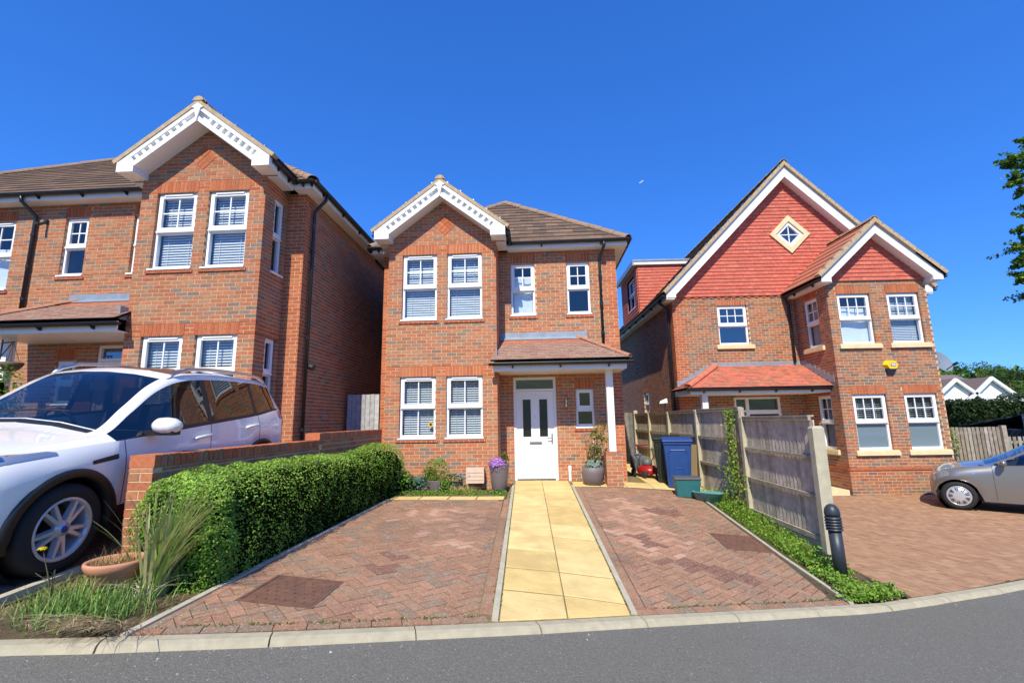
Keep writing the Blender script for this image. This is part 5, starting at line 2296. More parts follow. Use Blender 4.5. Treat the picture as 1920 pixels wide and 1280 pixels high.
b.build('dead_leaves', 'straw', wd)
yf_ = thing('yellow_flower', 'single yellow flower on a tall stem in front of the car wheel', 'flower', (-3.36, 3.2, .6))
b = MB()
b.tube([(-3.32, 3.2, .58), (-3.34, 3.17, .8), (-3.37, 3.13, 1.0)], [.006, .005, .003], 5)
b.tube([(-3.33, 3.18, .7), (-3.28, 3.15, .80), (-3.27, 3.14, .86)], [.004, .003, .002], 5)
b.tube([(-3.34, 3.17, .78), (-3.42, 3.15, .84)], [.003, .002], 5)
b.build('stem', 'leaf_stem' if 'leaf_stem' in MATS else 'bark', yf_)
b = MB()
for i in range(26):
    d = rnd_dir()
    d.z = abs(d.z) * .5
    leaf(b, Vector((-3.37, 3.13, 1.0)) + d * .022, (d + ZUP).normalized(), .026, jit((.75, .55, .01), .1), .4)
b.build('petals', 'petal', yf_)
b = MB()
for i in range(26):
    d = Vector((U(-1, 1), U(-1, 1), 0))
    blade(b, Vector((-3.33, 3.19, .62 + .2 * R())), d, U(.05, .1), .014, jit((.1, .17, .04), .2), .8, 3)
b.build('leaves', 'leaf', yf_)

dg_ = MB()
for i in range(9000):
    x = U(-3.62, -2.66)
    y = U(ky(x) + .03, 4.0)
    if hnoise(x * 1.4, y * 1.4, .3) + U(-.6, .6) < -.15:
        continue
    a = U(0, 6.28)
    c = random.choice([(.48, .40, .18), (.40, .36, .13), (.24, .31, .08), (.18, .27, .06), (.52, .43, .22)])
    blade(dg_, Vector((x, y, zmain(x, y) - .075 if x > -3.4 else zleft(x, y) - .05)), Vector((math.cos(a), math.sin(a), 0)), U(.03, .11), .005, jit(c, .2), U(.3, .9), 2)
tag(dg_.build('verge_grass', 'straw'), 'thin dry grass on the little bed by the kerb', 'grass', kind='stuff')
# sheet of earth for that bed so that it meets kerb level
sheet('verge_bed', 'soil', frange(-3.62, -2.62, .2), lambda x: (ky(x) + .0, 4.1), lambda x, y: zmain(x, y) + (.0 if x > -3.3 else .02), -.022, 8, label='earth bed between the two drives by the kerb')
# sleeper edge of the left drive
b = MB()
for i in range(3):
    xa, xb = -3.75 - .3 * i, -3.75 - .3 * (i + 1)
b.hexa([(-3.72, ky(-3.72) + .05, zk(-3.72) - .05), (-3.66, ky(-3.66) + .05, zk(-3.66) - .05), (-3.66, 4.0, .62), (-3.72, 4.0, .62), (-3.72, ky(-3.72) + .05, zk(-3.72) + .02), (-3.66, ky(-3.66) + .05, zk(-3.66) + .02), (-3.66, 4.0, .72), (-3.72, 4.0, .72)])
o = b.build('edging', 'concrete')
tag(o, 'concrete edging of the left drive beside the small bed', kind='structure')

# ------------------------------------------------------------------ flower bed in front of the bay
def pot(name, label, x, y, z, prof, m, seg=28, square=False):
    t = thing(name, label, 'pot', (x, y, z))
    b = MB()
    b.lathe(prof, seg, Matrix.Translation((x, y, z)))
    b.build('vessel', m, t, True)
    h = prof[-1][1]
    b = MB()
    b.lathe([(0.001, h + .002), (prof[-2][0] * .96, h + .002)], seg, Matrix.Translation((x, y, z)))
    b.build('soil', 'soil', t)
    return t


def vase(r0, r1, h, lip=.02):
    return [(0.001, 0), (r0, 0), (r0 * 1.04, .01), (r0 + (r1 - r0) * .45, h * .4), (r1, h - .01), (r1, h), (r1 - lip, h), (r1 - lip * 1.1, h - .05), (0.001, h - .05)]


P_ = zmain
t = pot('planter', 'tall tapered grey planter by the front door with purple flowers', -.84, 9.66, .44, vase(.145, .205, .50), 'planter_grey')
b = MB()
for i in range(1500):
    d = rnd_dir()
    d.z = abs(d.z) if R() < .7 else d.z
    p = Vector((-.87, 9.54, .92)) + Vector((d.x * .185, d.y * .14, d.z * .16)) * (1 - .3 * R())
    leaf(b, p, (d + rnd_dir() * .5).normalized(), U(.016, .03), jit(random.choice([(.52, .22, .68), (.60, .30, .74), (.42, .15, .58), (.66, .42, .78)]), .12), .9)
b.build('flowers', 'petal', t)
b = MB()
for i in range(160):
    d = rnd_dir()
    leaf(b, Vector((-.74, 9.7, 1.0)) + Vector((d.x * .09, d.y * .08, d.z * .16)), rnd_dir(), U(.04, .08), jit(random.choice(DARKG + YELG), .2), .4)
b.build('foliage', 'leaf', t)
# tan cover box on the wall
cv = thing('vent_cover', 'pinkish tan plastic cover box low on the bay wall', 'cover box', (-1.35, 9.93, .53))
b = MB()
b.box(-1.54, -1.17, 9.80, 9.985, .54, .84)
b.build('box', 'tan_cover', cv)
for k in range(3):
    b = MB()
    b.box(-1.52, -1.19, 9.794, 9.80, .60 + k * .075, .605 + k * .075)
    b.build('groove', 'cardboard', cv)
lt = thing('garden_spotlight', 'small black spotlight left of the tan cover box', 'lamp', (-1.63, 9.75, .5))
b = MB()
b.tube([(-1.63, 9.80, .68), (-1.62, 9.72, .70)], [.035, .045], 12)
b.build('head', 'dark_metal', lt)
b = MB()
b.tube([(-1.63, 9.80, .45), (-1.63, 9.80, .68)], .01, 6)
b.build('stake', 'dark_metal', lt)
t = pot('planter', 'grey pot with grassy rose shrub in the middle of the flower bed', -2.08, 9.45, .42, vase(.14, .19, .24), 'planter_grey')
clump('', '', '', (-2.08, 9.47, .82), .26, .2, .26, 700, .05, GREEN[:3] + YELG, False, parent=t, asp=.35, stems=4)
b = MB()
for i in range(160):
    a = U(0, 6.28)
    blade(b, Vector((-2.08 + U(-.12, .12), 9.42 + U(-.1, .1), .64)), Vector((math.cos(a), math.sin(a), 0)), U(.12, .28), .008, jit(random.choice(YELG), .2), U(.4, 1.), 4)
b.build('grass', 'leaf', t)
t = pot('planter', 'grey pot with green plant and wire hoop beside the hedge end', -2.95, 9.5, .52, vase(.15, .20, .26), 'planter_grey')
clump('', '', '', (-2.93, 9.5, .93), .2, .16, .16, 420, .06, GREEN, False, parent=t, asp=.3)
b = MB()
b.tube([(-3.05, 9.55, .75), (-3.06, 9.55, 1.15), (-2.97, 9.55, 1.24), (-2.83, 9.55, 1.12), (-2.82, 9.55, .75)], .004, 5)
b.build('hoop', 'dark_metal', t)
t = pot('trough', 'dark oblong trough with small purple bells left of the tan cover', -1.72, 9.5, .42, vase(.15, .17, .18), 'dark_metal')
clump('', '', '', (-1.72, 9.5, .68), .22, .14, .09, 260, .045, DARKG + GREEN, False, parent=t, asp=.5)
b = MB()
for i in range(90):
    d = rnd_dir()
    leaf(b, Vector((-1.60, 9.46, .72)) + Vector((d.x * .2, d.y * .1, d.z * .06)), d, .028, jit((.45, .30, .55), .2), .7)
b.build('flowers', 'petal', t)
clump('shrub', 'leafy green shrub at the house end of the hedge', 'shrub', (-2.72, 8.95, .66), .34, .32, .26, 900, .055, GREEN + DARKG, True)
clump('shrub', 'low blue green shrub in the flower bed left of the grey pot', 'shrub', (-2.42, 9.2, .60), .26, .24, .16, 700, .045, [(.10, .20, .15), (.13, .24, .18), (.08, .16, .11)], True)
clump('shrub', 'bushy green perennial between blue green shrub and grey pot', 'shrub', (-2.25, 9.62, .66), .2, .16, .22, 420, .05, GREEN[:3] + DARKG, True)
clump('shrub', 'small leafy plant right of the grey rose pot', 'shrub', (-1.86, 9.3, .56), .16, .13, .13, 320, .04, GREEN + YELG[:1], True)
yt = thing('ornamental_grass', 'yellow striped grass tuft in front of the tan cover box', 'plant', (-1.5, 9.0, .44))
b = MB()
for i in range(520):
    a = U(0, 6.28)
    x, y = random.gauss(-1.5, .12), random.gauss(9.05, .07)
    blade(b, Vector((x, y, .44)), Vector((math.cos(a), math.sin(a), 0)) * U(.6, 1.3), U(.10, .24), .007, jit(random.choice([(.50, .46, .14), (.42, .42, .10), (.30, .34, .07), (.58, .52, .22)]), .15), U(.4, 1.1), 4)
b.build('leaves', 'leaf', yt)
gc = MB()
for i in range(4200):
    x = U(-2.75, -.66)
    y = U(8.48 + .17 * (x + 2.6), 8.9 + .15 * (x + 2.6)) + U(-.03, .12)
    if hnoise(x * 1.8, y * 2.2, 1.) + U(-.5, .7) < -.1:
        continue
    leaf(gc, Vector((x, y, zmain(x, y) + U(-.03, .05))), (ZUP + rnd_dir() * .7).normalized(), U(.02, .04), jit(random.choice(GREEN), .25), .6)
tag(gc.build('ground_cover', 'leaf'), 'low green ground cover along the front of the flower bed', 'plants', kind='stuff')

# pot by the porch
t = pot('planter', 'round dark grey bowl planter with leafy shrub beside the brick porch pier', 1.10, 10.22, .44, [(0.001, 0), (.15, 0), (.19, .04), (.225, .14), (.24, .25), (.235, .36), (.22, .365), (.205, .355), (.20, .30), (.001, .30)], 'planter_grey')
b = MB()
for i in range(34):
    s0 = Vector((1.12 + U(-.1, .1), 10.25 + U(-.05, .05), .8))
    top = s0 + Vector((U(-.15, .25), U(-.1, .1), U(.3, .85)))
    b.tube([s0, (s0 + top) / 2 + Vector((U(-.04, .04), 0, 0)), top], [.007, .005, .003], 4)
b.build('stems', 'bark', t)
b = MB()
for i in range(520):
    h = R()
    p = Vector((1.10 + .22 * h + random.gauss(0, .09 + .03 * h), 10.24 + random.gauss(0, .07), .92 + .76 * h))
    if hnoise(p.x * 4, p.y * 3, p.z * 3) < -.25:
        continue
    leaf(b, p, (rnd_dir() + ZUP * .5 - Y_ * .3).normalized(), U(.05, .085), jit(random.choice([(.14, .22, .04), (.22, .28, .06), (.09, .15, .03), (.26, .22, .07)]), .2), .5)
b.build('foliage', 'leaf', t)
b = MB()
for i in range(300):
    d = rnd_dir()
    leaf(b, Vector((1.12, 10.17, .86)) + Vector((d.x * .2, d.y * .14, d.z * .1)), (d + ZUP * .4).normalized(), U(.05, .09), jit(random.choice([(.24, .34, .28), (.18, .27, .21), (.30, .40, .34)]), .15), .45)
b.build('succulents', 'leaf', t)
b = MB()
leafc = Vector((1.13, 10.12, 1.32))
for i in range(14):
    d = rnd_dir()
    leaf(b, leafc + d * .02, d, .04, (.8, .74, .72), .8)
b.build('blossom', 'petal', t)

# ------------------------------------------------------------------ fence
WOOD = [(.45, .40, .32), (.50, .44, .36), (.38, .34, .27), (.47, .42, .34), (.53, .47, .39)]
fn = thing('fence', 'weathered grey close board fence with concrete posts, right of the drive', 'fence', (3.55, 9, .1))
PO = [(3.66, 6.50), (3.64, 8.66), (3.53, 10.75), (3.44, 12.7), (3.37, 14.6), (3.30, 16.4)]
TOPS = [(.16, 1.77), (.22, 1.94), (.28, 1.93), (.32, 1.92), (.34, 1.92)]
_bm = {}
for k in range(5):
    A, B = Vector((*PO[k], 0)), Vector((*PO[k + 1], 0))
    d = (B - A).normalized()
    nl = Vector((-d.y, d.x, 0))        # towards the drive
    A = A + d * .07
    B = B - d * .06
    L = (B - A).length
    zb, zt_ = TOPS[k]
    n = 20
    st = L / n
    for i in range(n):
        c = A + d * (st * (i + .5)) - nl * .01
        ci = random.randrange(5)
        key = (round(st, 3), round(zt_ - zb, 2), ci)
        if key not in _bm:
            m_ = MB()
            h = (zt_ - zb) / 2 - .03
            w2 = st * .56
            m_.hexa([(-w2, -.010, -h), (w2, -.006, -h), (w2, .002, -h), (-w2, .006, -h), (-w2, -.010, h), (w2, -.006, h), (w2, .002, h), (-w2, .006, h)], WOOD[ci])
            me = bpy.data.meshes.new('board')
            me.from_pydata(m_.v, [], m_.f)
            me.materials.append(MATS['timber'])
            at = me.attributes.new('tint', 'FLOAT_COLOR', 'FACE')
            at.data.foreach_set('color', [x for c_ in m_.c for x in (*c_, 1.)])
            _bm[key] = me
        o = put('board', _bm[key], fn)
        a = math.atan2(d.y, d.x) + .135 + U(-.03, .03)
        o.matrix_basis = Matrix.Translation((c.x, c.y, (zb + zt_) / 2)) @ Matrix.Rotation(a, 4, 'Z')
    for j, z in enumerate((zb + .02, zb + (zt_ - zb) * .345, zb + (zt_ - zb) * .66, zt_ - .035)):
        b = MB()
        hgt = .06 if j else .07
        q = []
        for zz in (z, z + hgt - .012):
            q += [A + nl * .045 + ZUP * zz, A + nl * .008 + ZUP * zz, B + nl * .008 + ZUP * zz, B + nl * .045 + ZUP * zz]
        b.hexa(q)
        b.build('rail' if j < 3 else 'top_rail', 'timber_rail', fn)
    b = MB()
    q = []
    for zz in (zt_ + .012, zt_ + .035):
        q += [A + nl * .05 + ZUP * zz, A - nl * .035 + ZUP * zz, B - nl * .035 + ZUP * zz, B + nl * .05 + ZUP * zz]
    b.hexa(q)
    b.build('capping', 'timber_rail', fn)
    b = MB()
    q = []
    for zz in (zb - .30, zb - .004):
        q += [A + nl * .022 + ZUP * zz, A - nl * .022 + ZUP * zz, B - nl * .022 + ZUP * zz, B + nl * .022 + ZUP * zz]
    b.hexa(q)
    b.build('gravel_board', 'concrete', fn)
PTOP = [1.66, 1.81, 1.97, 1.95, 1.95, 2.06]
for k, (x, y) in enumerate(PO):
    b = MB()
    wv = .062 if k else .075
    q = [(x - wv, y - .055), (x + wv, y - .055), (x + wv, y + .055), (x - wv, y + .055)]
    zt_ = PTOP[k]
    zb = -.2
    b.hexa([(a, c, zb) for a, c in q] + [(a, c, zt_ - .03) for a, c in q])
    b.hexa([(a, c, zt_ - .03) for a, c in q] + [(x + (a - x) * .7, y + (c - y) * .7, zt_) for a, c in q])
    b.build('post', 'concrete', fn)
# second slimmer post where the fence steps up
b = MB()
b.box(3.60, 3.70, 8.73, 8.81, -.1, 1.96)
b.build('post', 'timber_rail', fn)

# side gates
def board_gate(name, label, x0, x1, y, z0_, z1_, n, cols, mname='timber'):
    t = thing(name, label, 'gate', ((x0 + x1) / 2, y, z0_))
    st = (x1 - x0) / n
    for i in range(n):
        b = MB()
        b.box(x0 + st * i + .004, x0 + st * (i + 1) - .004, y - .012 + U(-.003, .003), y + .012, z0_, z1_ + U(-.004, .004), jit(random.choice(cols), .1))
        b.build('board', mname, t)
    for z in (z0_ + .2, z1_ - .3):
        b = MB()
        b.box(x0, x1, y + .012, y + .05, z, z + .09)
        b.build('rail', 'timber_rail', t)
    return t


board_gate('side_gate', 'pale grey boarded gate between left and middle houses', -4.60, -3.82, 11.0, .6, 2.47, 7, [(.40, .40, .41), (.44, .44, .45), (.36, .36, .37)])
board_gate('side_gate', 'tall dark board gate at the far end of the side passage', 1.98, 3.2, 16.4, .4, 2.0, 9, [(.16, .16, .15), (.22, .2, .17)])

# ------------------------------------------------------------------ bins and clutter by the fence
def wheelie(label, x, y, z, rot, body, lid):
    t = thing('wheelie_bin', label, 'bin', (x, y, z), rotz=rot)
    b = MB()
    q0 = [(-.215, -.23), (.215, -.23), (.215, .23), (-.215, .23)]
    q1 = [(-.275, -.30), (.275, -.30), (.275, .30), (-.275, .30)]
    b.hexa([(a, c, .04) for a, c in q0] + [(a, c, .93) for a, c in q1])
    b.hexa([(a * 1.05, c * 1.05, .90) for a, c in q1] + [(a * 1.07, c * 1.07, .965) for a, c in q1])
    bd = b.build('body', body, t)
    bv = bd.modifiers.new('bevel', 'BEVEL')
    bv.width = .022
    bv.segments = 2
    b = MB()
    prof = [(-.345, .968), (-.345, .99), (-.30, 1.015), (0, 1.045), (.25, 1.05), (.33, 1.03), (.34, .968)]
    for sx in (0,):
        n = len(prof)
        l_ = [(-.30, y_, z_) for y_, z_ in prof] + [(.30, y_, z_) for y_, z_ in prof]
        b.quadmesh(l_, [(i, i + n, (i + 1) % n + n, (i + 1) % n) for i in range(n)] + [tuple(range(n)), tuple(range(2 * n - 1, n - 1, -1))])
    ld = b.build('lid', lid, t)
    bv = ld.modifiers.new('bevel', 'BEVEL')
    bv.width = .012
    bv.segments = 2
    b = MB()
    b.tube([(-.22, .38, 1.0), (.22, .38, 1.0)], .016, 8)
    b.tube([(-.2, .30, 1.0), (-.2, .38, 1.0)], .016, 8)
    b.tube([(.2, .30, 1.0), (.2, .38, 1.0)], .016, 8)
    b.build('handle', lid, t)
    for sx in (-1, 1):
        b = MB()
        b.lathe([(.001, -.025), (.07, -.025), (.098, -.022), (.10, 0), (.098, .022), (.07, .025), (.001, .025)], 20, Matrix.Translation((sx * .25, .27, .10)) @ Matrix.Rotation(math.pi / 2, 4, 'Y'))
        b.build('wheel', 'rubber', t, True)
    # embossed panel on the front
    b = MB()
    for (a0, z0_), (a1, z1_) in (((-.19, .12), (-.19, .74)), ((-.19, .74), (-.14, .80)), ((-.14, .80), (.14, .80)), ((.14, .80), (.19, .74)), ((.19, .74), (.19, .12))):
        f = lambda a, z: (a, -.236 - .07 * z / .93, z)
        b.tube([f(a0, z0_), f(a1, z1_)], .008, 5)
    b.tube([(-.10, -.252, .26), (-.10, -.262, .40), (-.07, -.265, .43), (.07, -.265, .43), (.10, -.262, .40), (.10, -.252, .26)], .006, 5)
    b.build('panel_rim', body, t)
    return t


wheelie('blue wheelie bin standing against the fence', 2.90, 10.32, .335, rad(-12), 'bin_blue', 'bin_blue')
wheelie('dark green wheelie bin half hidden behind the blue one', 2.86, 10.98, .36, rad(-12), 'bin_green', 'bin_green')
t = thing('recycling_box', 'teal recycling box with grey lid in front of the blue bin', 'box', (2.80, 9.46, .30), rotz=rad(-8))
b = MB()
q0 = [(-.20, -.15), (.20, -.15), (.20, .15), (-.20, .15)]
b.hexa([(a, c, 0) for a, c in q0] + [(a * 1.14, c * 1.14, .33) for a, c in q0])
o = b.build('box', 'box_teal', t)
o.modifiers.new('bevel', 'BEVEL').width = .015
b = MB()
b.hexa([(a * 1.25, c * 1.25, .325) for a, c in q0] + [(a * 1.2, c * 1.2, .375) for a, c in q0])
o = b.build('lid', 'lid_grey', t)
o.modifiers.new('bevel', 'BEVEL').width = .012
t = thing('plant_trough', 'small green plastic plant trough beside the recycling box', 'trough', (3.07, 9.12, .24), rotz=rad(-38))
b = MB()
N = 20
def ell(rx, ry, z):
    return [(rx * math.copysign(abs(math.cos(k * 2 * math.pi / N)) ** .5, math.cos(k * 2 * math.pi / N)), ry * math.copysign(abs(math.sin(k * 2 * math.pi / N)) ** .5, math.sin(k * 2 * math.pi / N)), z) for k in range(N)]
rings = [ell(.20, .07, .03), ell(.26, .10, .17), ell(.285, .12, .185), ell(.285, .12, .20), ell(.25, .095, .20), ell(.22, .08, .08)]
fs = []
for i in range(5):
    for k in range(N):
        fs.append((i * N + k, i * N + (k + 1) % N, (i + 1) * N + (k + 1) % N, (i + 1) * N + k))
fs += [tuple(range(N - 1, -1, -1)), tuple(range(5 * N, 6 * N))]
b.quadmesh([p for r_ in rings for p in r_], fs)
b.build('trough', 'trough_green', t, True)
for sx in (-.16, .16):
    b = MB()
    b.box(sx - .03, sx + .03, -.07, .07, 0, .032)
    b.build('foot', 'trough_green', t)
t = thing('cardboard_sheet', 'strip of flattened cardboard standing behind the blue bin', 'cardboard', (3.26, 10.55, .4))
b = MB()
b.hexa([(3.22, 10.62, .32), (3.30, 10.40, .32), (3.31, 10.405, .32), (3.23, 10.625, .32), (3.24, 10.66, 1.22), (3.34, 10.42, 1.22), (3.35, 10.425, 1.22), (3.25, 10.665, 1.22)])
b.build('sheet', 'cardboard', t)
# lawn mower, folded
t = thing('lawn_mower', 'red and grey lawn mower parked in the side passage', 'mower', (2.58, 11.75, .40), rotz=rad(20))
b = MB()
b.lathe([(.001, .08), (.2, .08), (.24, .12), (.23, .20), (.15, .27), (.001, .29)], 20, Matrix.Diagonal((1, 1.25, 1, 1)))
b.build('deck', 'mower_red', t, True)
b = MB()
b.lathe([(.001, .27), (.10, .27), (.12, .31), (.11, .39), (.06, .43), (.001, .44)], 18)
b.build('motor', 'mower_grey', t, True)
for sx, sy, r_ in ((-.24, -.22, .09), (.24, -.22, .09), (-.24, .24, .10), (.24, .24, .10)):
    b = MB()
    b.lathe([(.001, -.025), (r_ * .7, -.025), (r_, -.015), (r_, .015), (r_ * .7, .025), (.001, .025)], 18, Matrix.Translation((sx, sy, r_)) @ Matrix.Rotation(math.pi / 2, 4, 'Y'))
    b.build('wheel', 'rubber', t, True)
b = MB()
b.hexa([(-.19, .25, .14), (.19, .25, .14), (.17, .52, .20), (-.17, .52, .20), (-.19, .25, .40), (.19, .25, .40), (.15, .50, .52), (-.15, .50, .52)])
b.build('grass_box', 'mower_grey', t)
b = MB()
b.tube([(-.17, .2, .2), (-.19, -.02, .52), (-.19, .25, .75), (.19, .25, .75), (.19, -.02, .52), (.17, .2, .2)], .013, 8)
b.build('handle', 'mower_grey', t)
b = MB()
b.tube([(-.19, .24, .74), (.19, .24, .74)], .02, 8)
b.build('grip', 'mower_red', t)

# bollard light
bl = thing('bollard_light', 'dark grey bollard light with louvred domed head at the end of the fence', 'bollard', (3.42, 5.92, -.06))
Mb = Matrix.Translation((3.42, 5.92, -.05)) @ Matrix.Rotation(rad(-1.5), 4, 'Y')
b = MB()
b.lathe([(.001, 0), (.068, 0), (.068, .52), (.001, .52)], 28, Mb)
b.build('post', 'bollard', bl, True)
for k in range(5):
    b = MB()
    z = .53 + k * .032
    b.lathe([(.07, z), (.088, z), (.088, z + .006), (.074, z + .026), (.06, z + .026), (.07, z)], 28, Mb)
    b.build('louvre', 'bollard', bl, True)
b = MB()
b.lathe([(.055, .52), (.055, .70)], 20, Mb)
b.build('core', 'trim', bl, True)
b = MB()
b.lathe([(.001, .69), (.080, .69), (.082, .72), (.074, .765), (.05, .80), (.02, .818), (.001, .82)], 28, Mb)
b.build('dome', 'bollard', bl, True)

# creeper, grass strip along the fence
cr = thing('creeper', 'yellow green creeper climbing the fence at its step', 'climber', (3.55, 8.85, .2))
b = MB()
for s in range(9):
    x, y, z = 3.56 + U(-.03, .03), 8.80 + U(-.1, .25), .15
    pts = [(x, y, z)]
    while z < U(1.0, 1.9):
        z += .12
        y += U(-.05, .05)
        pts.append((3.55 + U(-.02, .02), y, z))
    b.tube(pts, .006, 4)
b.build('stems', 'bark', cr)
b = MB()
for i in range(1500):
    z = .15 + 1.78 * R()
    wd_ = lerp_tab([(0, .25), (.5, .22), (.75, .28), (1.0, .15), (1.9, .10)], z)
    p = Vector((3.52 - abs(random.gauss(0, .05 if z > .9 else .10)), 8.88 + random.gauss(0, wd_ * .7) - (.15 if z < .8 else 0), z))
    if hnoise(p.y * 4, p.z * 4, 2.) < -.30:
        continue
    leaf(b, p, (-X_ * .7 - Y_ * .5 + rnd_dir() * .8).normalized(), U(.03, .06), jit(random.choice(YELG + GREEN[:2]), .25), .65)
b.build('foliage', 'leaf', cr)
gs_ = MB()
for i in range(7600):
    y = U(5.0, 9.9)
    x = U(3.10, 3.60)
    if y < 5.9:
        x = U(3.06, 3.66) if y < 5.6 else U(3.06, 3.5)
        if y < ky(x) + .03:
            continue
    near = hnoise(x * 2.3, y * 2.1, 0.)
    z = zmain(min(x, 3.5), y) - .07
    a = U(0, 6.28)
    if y > 6.2 and R() < .55:
        blade(gs_, Vector((x, y, z)), Vector((math.cos(a) - .4, math.sin(a), 0)) * U(.3, 1.2), U(.08, .26) * (1 if x > 3.15 else .6), U(.006, .012), jit(random.choice(YELG + GREEN), .25), U(.3, 1.), 3)
    else:
        leaf(gs_, Vector((x, y, z + .06 + .10 * R() * (1 + near))), (ZUP + rnd_dir() * .8).normalized(), U(.025, .05), jit(random.choice(GREEN[:4] + YELG[:2]), .25), .65)
for i in range(1500):
    t_ = R()
    x, y = 3.05 + .6 * t_ + random.gauss(0, .07), 5.12 + .28 * t_ + abs(random.gauss(0, .12))
    leaf(gs_, Vector((x, y, zk(x) + .02 + U(0, .07))), (ZUP + rnd_dir() * .8).normalized(), U(.02, .045), jit(random.choice(GREEN[:4] + YELG[:2]), .25), .65)
tag(gs_.build('grass_strip', 'leaf'), 'strip of long grass and weeds along the foot of the fence', 'grass', kind='stuff')
# ------------------------------------------------------------------ cars


def smooth_tab(t):
    """Catmull style interpolation through (x, value) points, x ascending"""
    xs_ = [p[0] for p in t]
    vs_ = [p[1] for p in t]
    n = len(t)
    tg = []
    for i in range(n):
        if i == 0 or i == n - 1:
            a, c = (0, 1) if i == 0 else (n - 2, n - 1)
            tg.append((vs_[c] - vs_[a]) / (xs_[c] - xs_[a]))
        else:
            s0 = (vs_[i] - vs_[i - 1]) / (xs_[i] - xs_[i - 1])
            s1 = (vs_[i + 1] - vs_[i]) / (xs_[i + 1] - xs_[i])
            tg.append(0 if s0 * s1 <= 0 else 2 * s0 * s1 / (s0 + s1))

    def f(x):
        if x <= xs_[0]:
            return vs_[0]
        if x >= xs_[-1]:
            return vs_[-1]
        for i in range(n - 1):
            if x <= xs_[i + 1]:
                h = xs_[i + 1] - xs_[i]
                s = (x - xs_[i]) / h
                return (2 * s ** 3 - 3 * s * s + 1) * vs_[i] + (s ** 3 - 2 * s * s + s) * h * tg[i] + (-2 * s ** 3 + 3 * s * s) * vs_[i + 1] + (s ** 3 - s * s) * h * tg[i + 1]
    return f


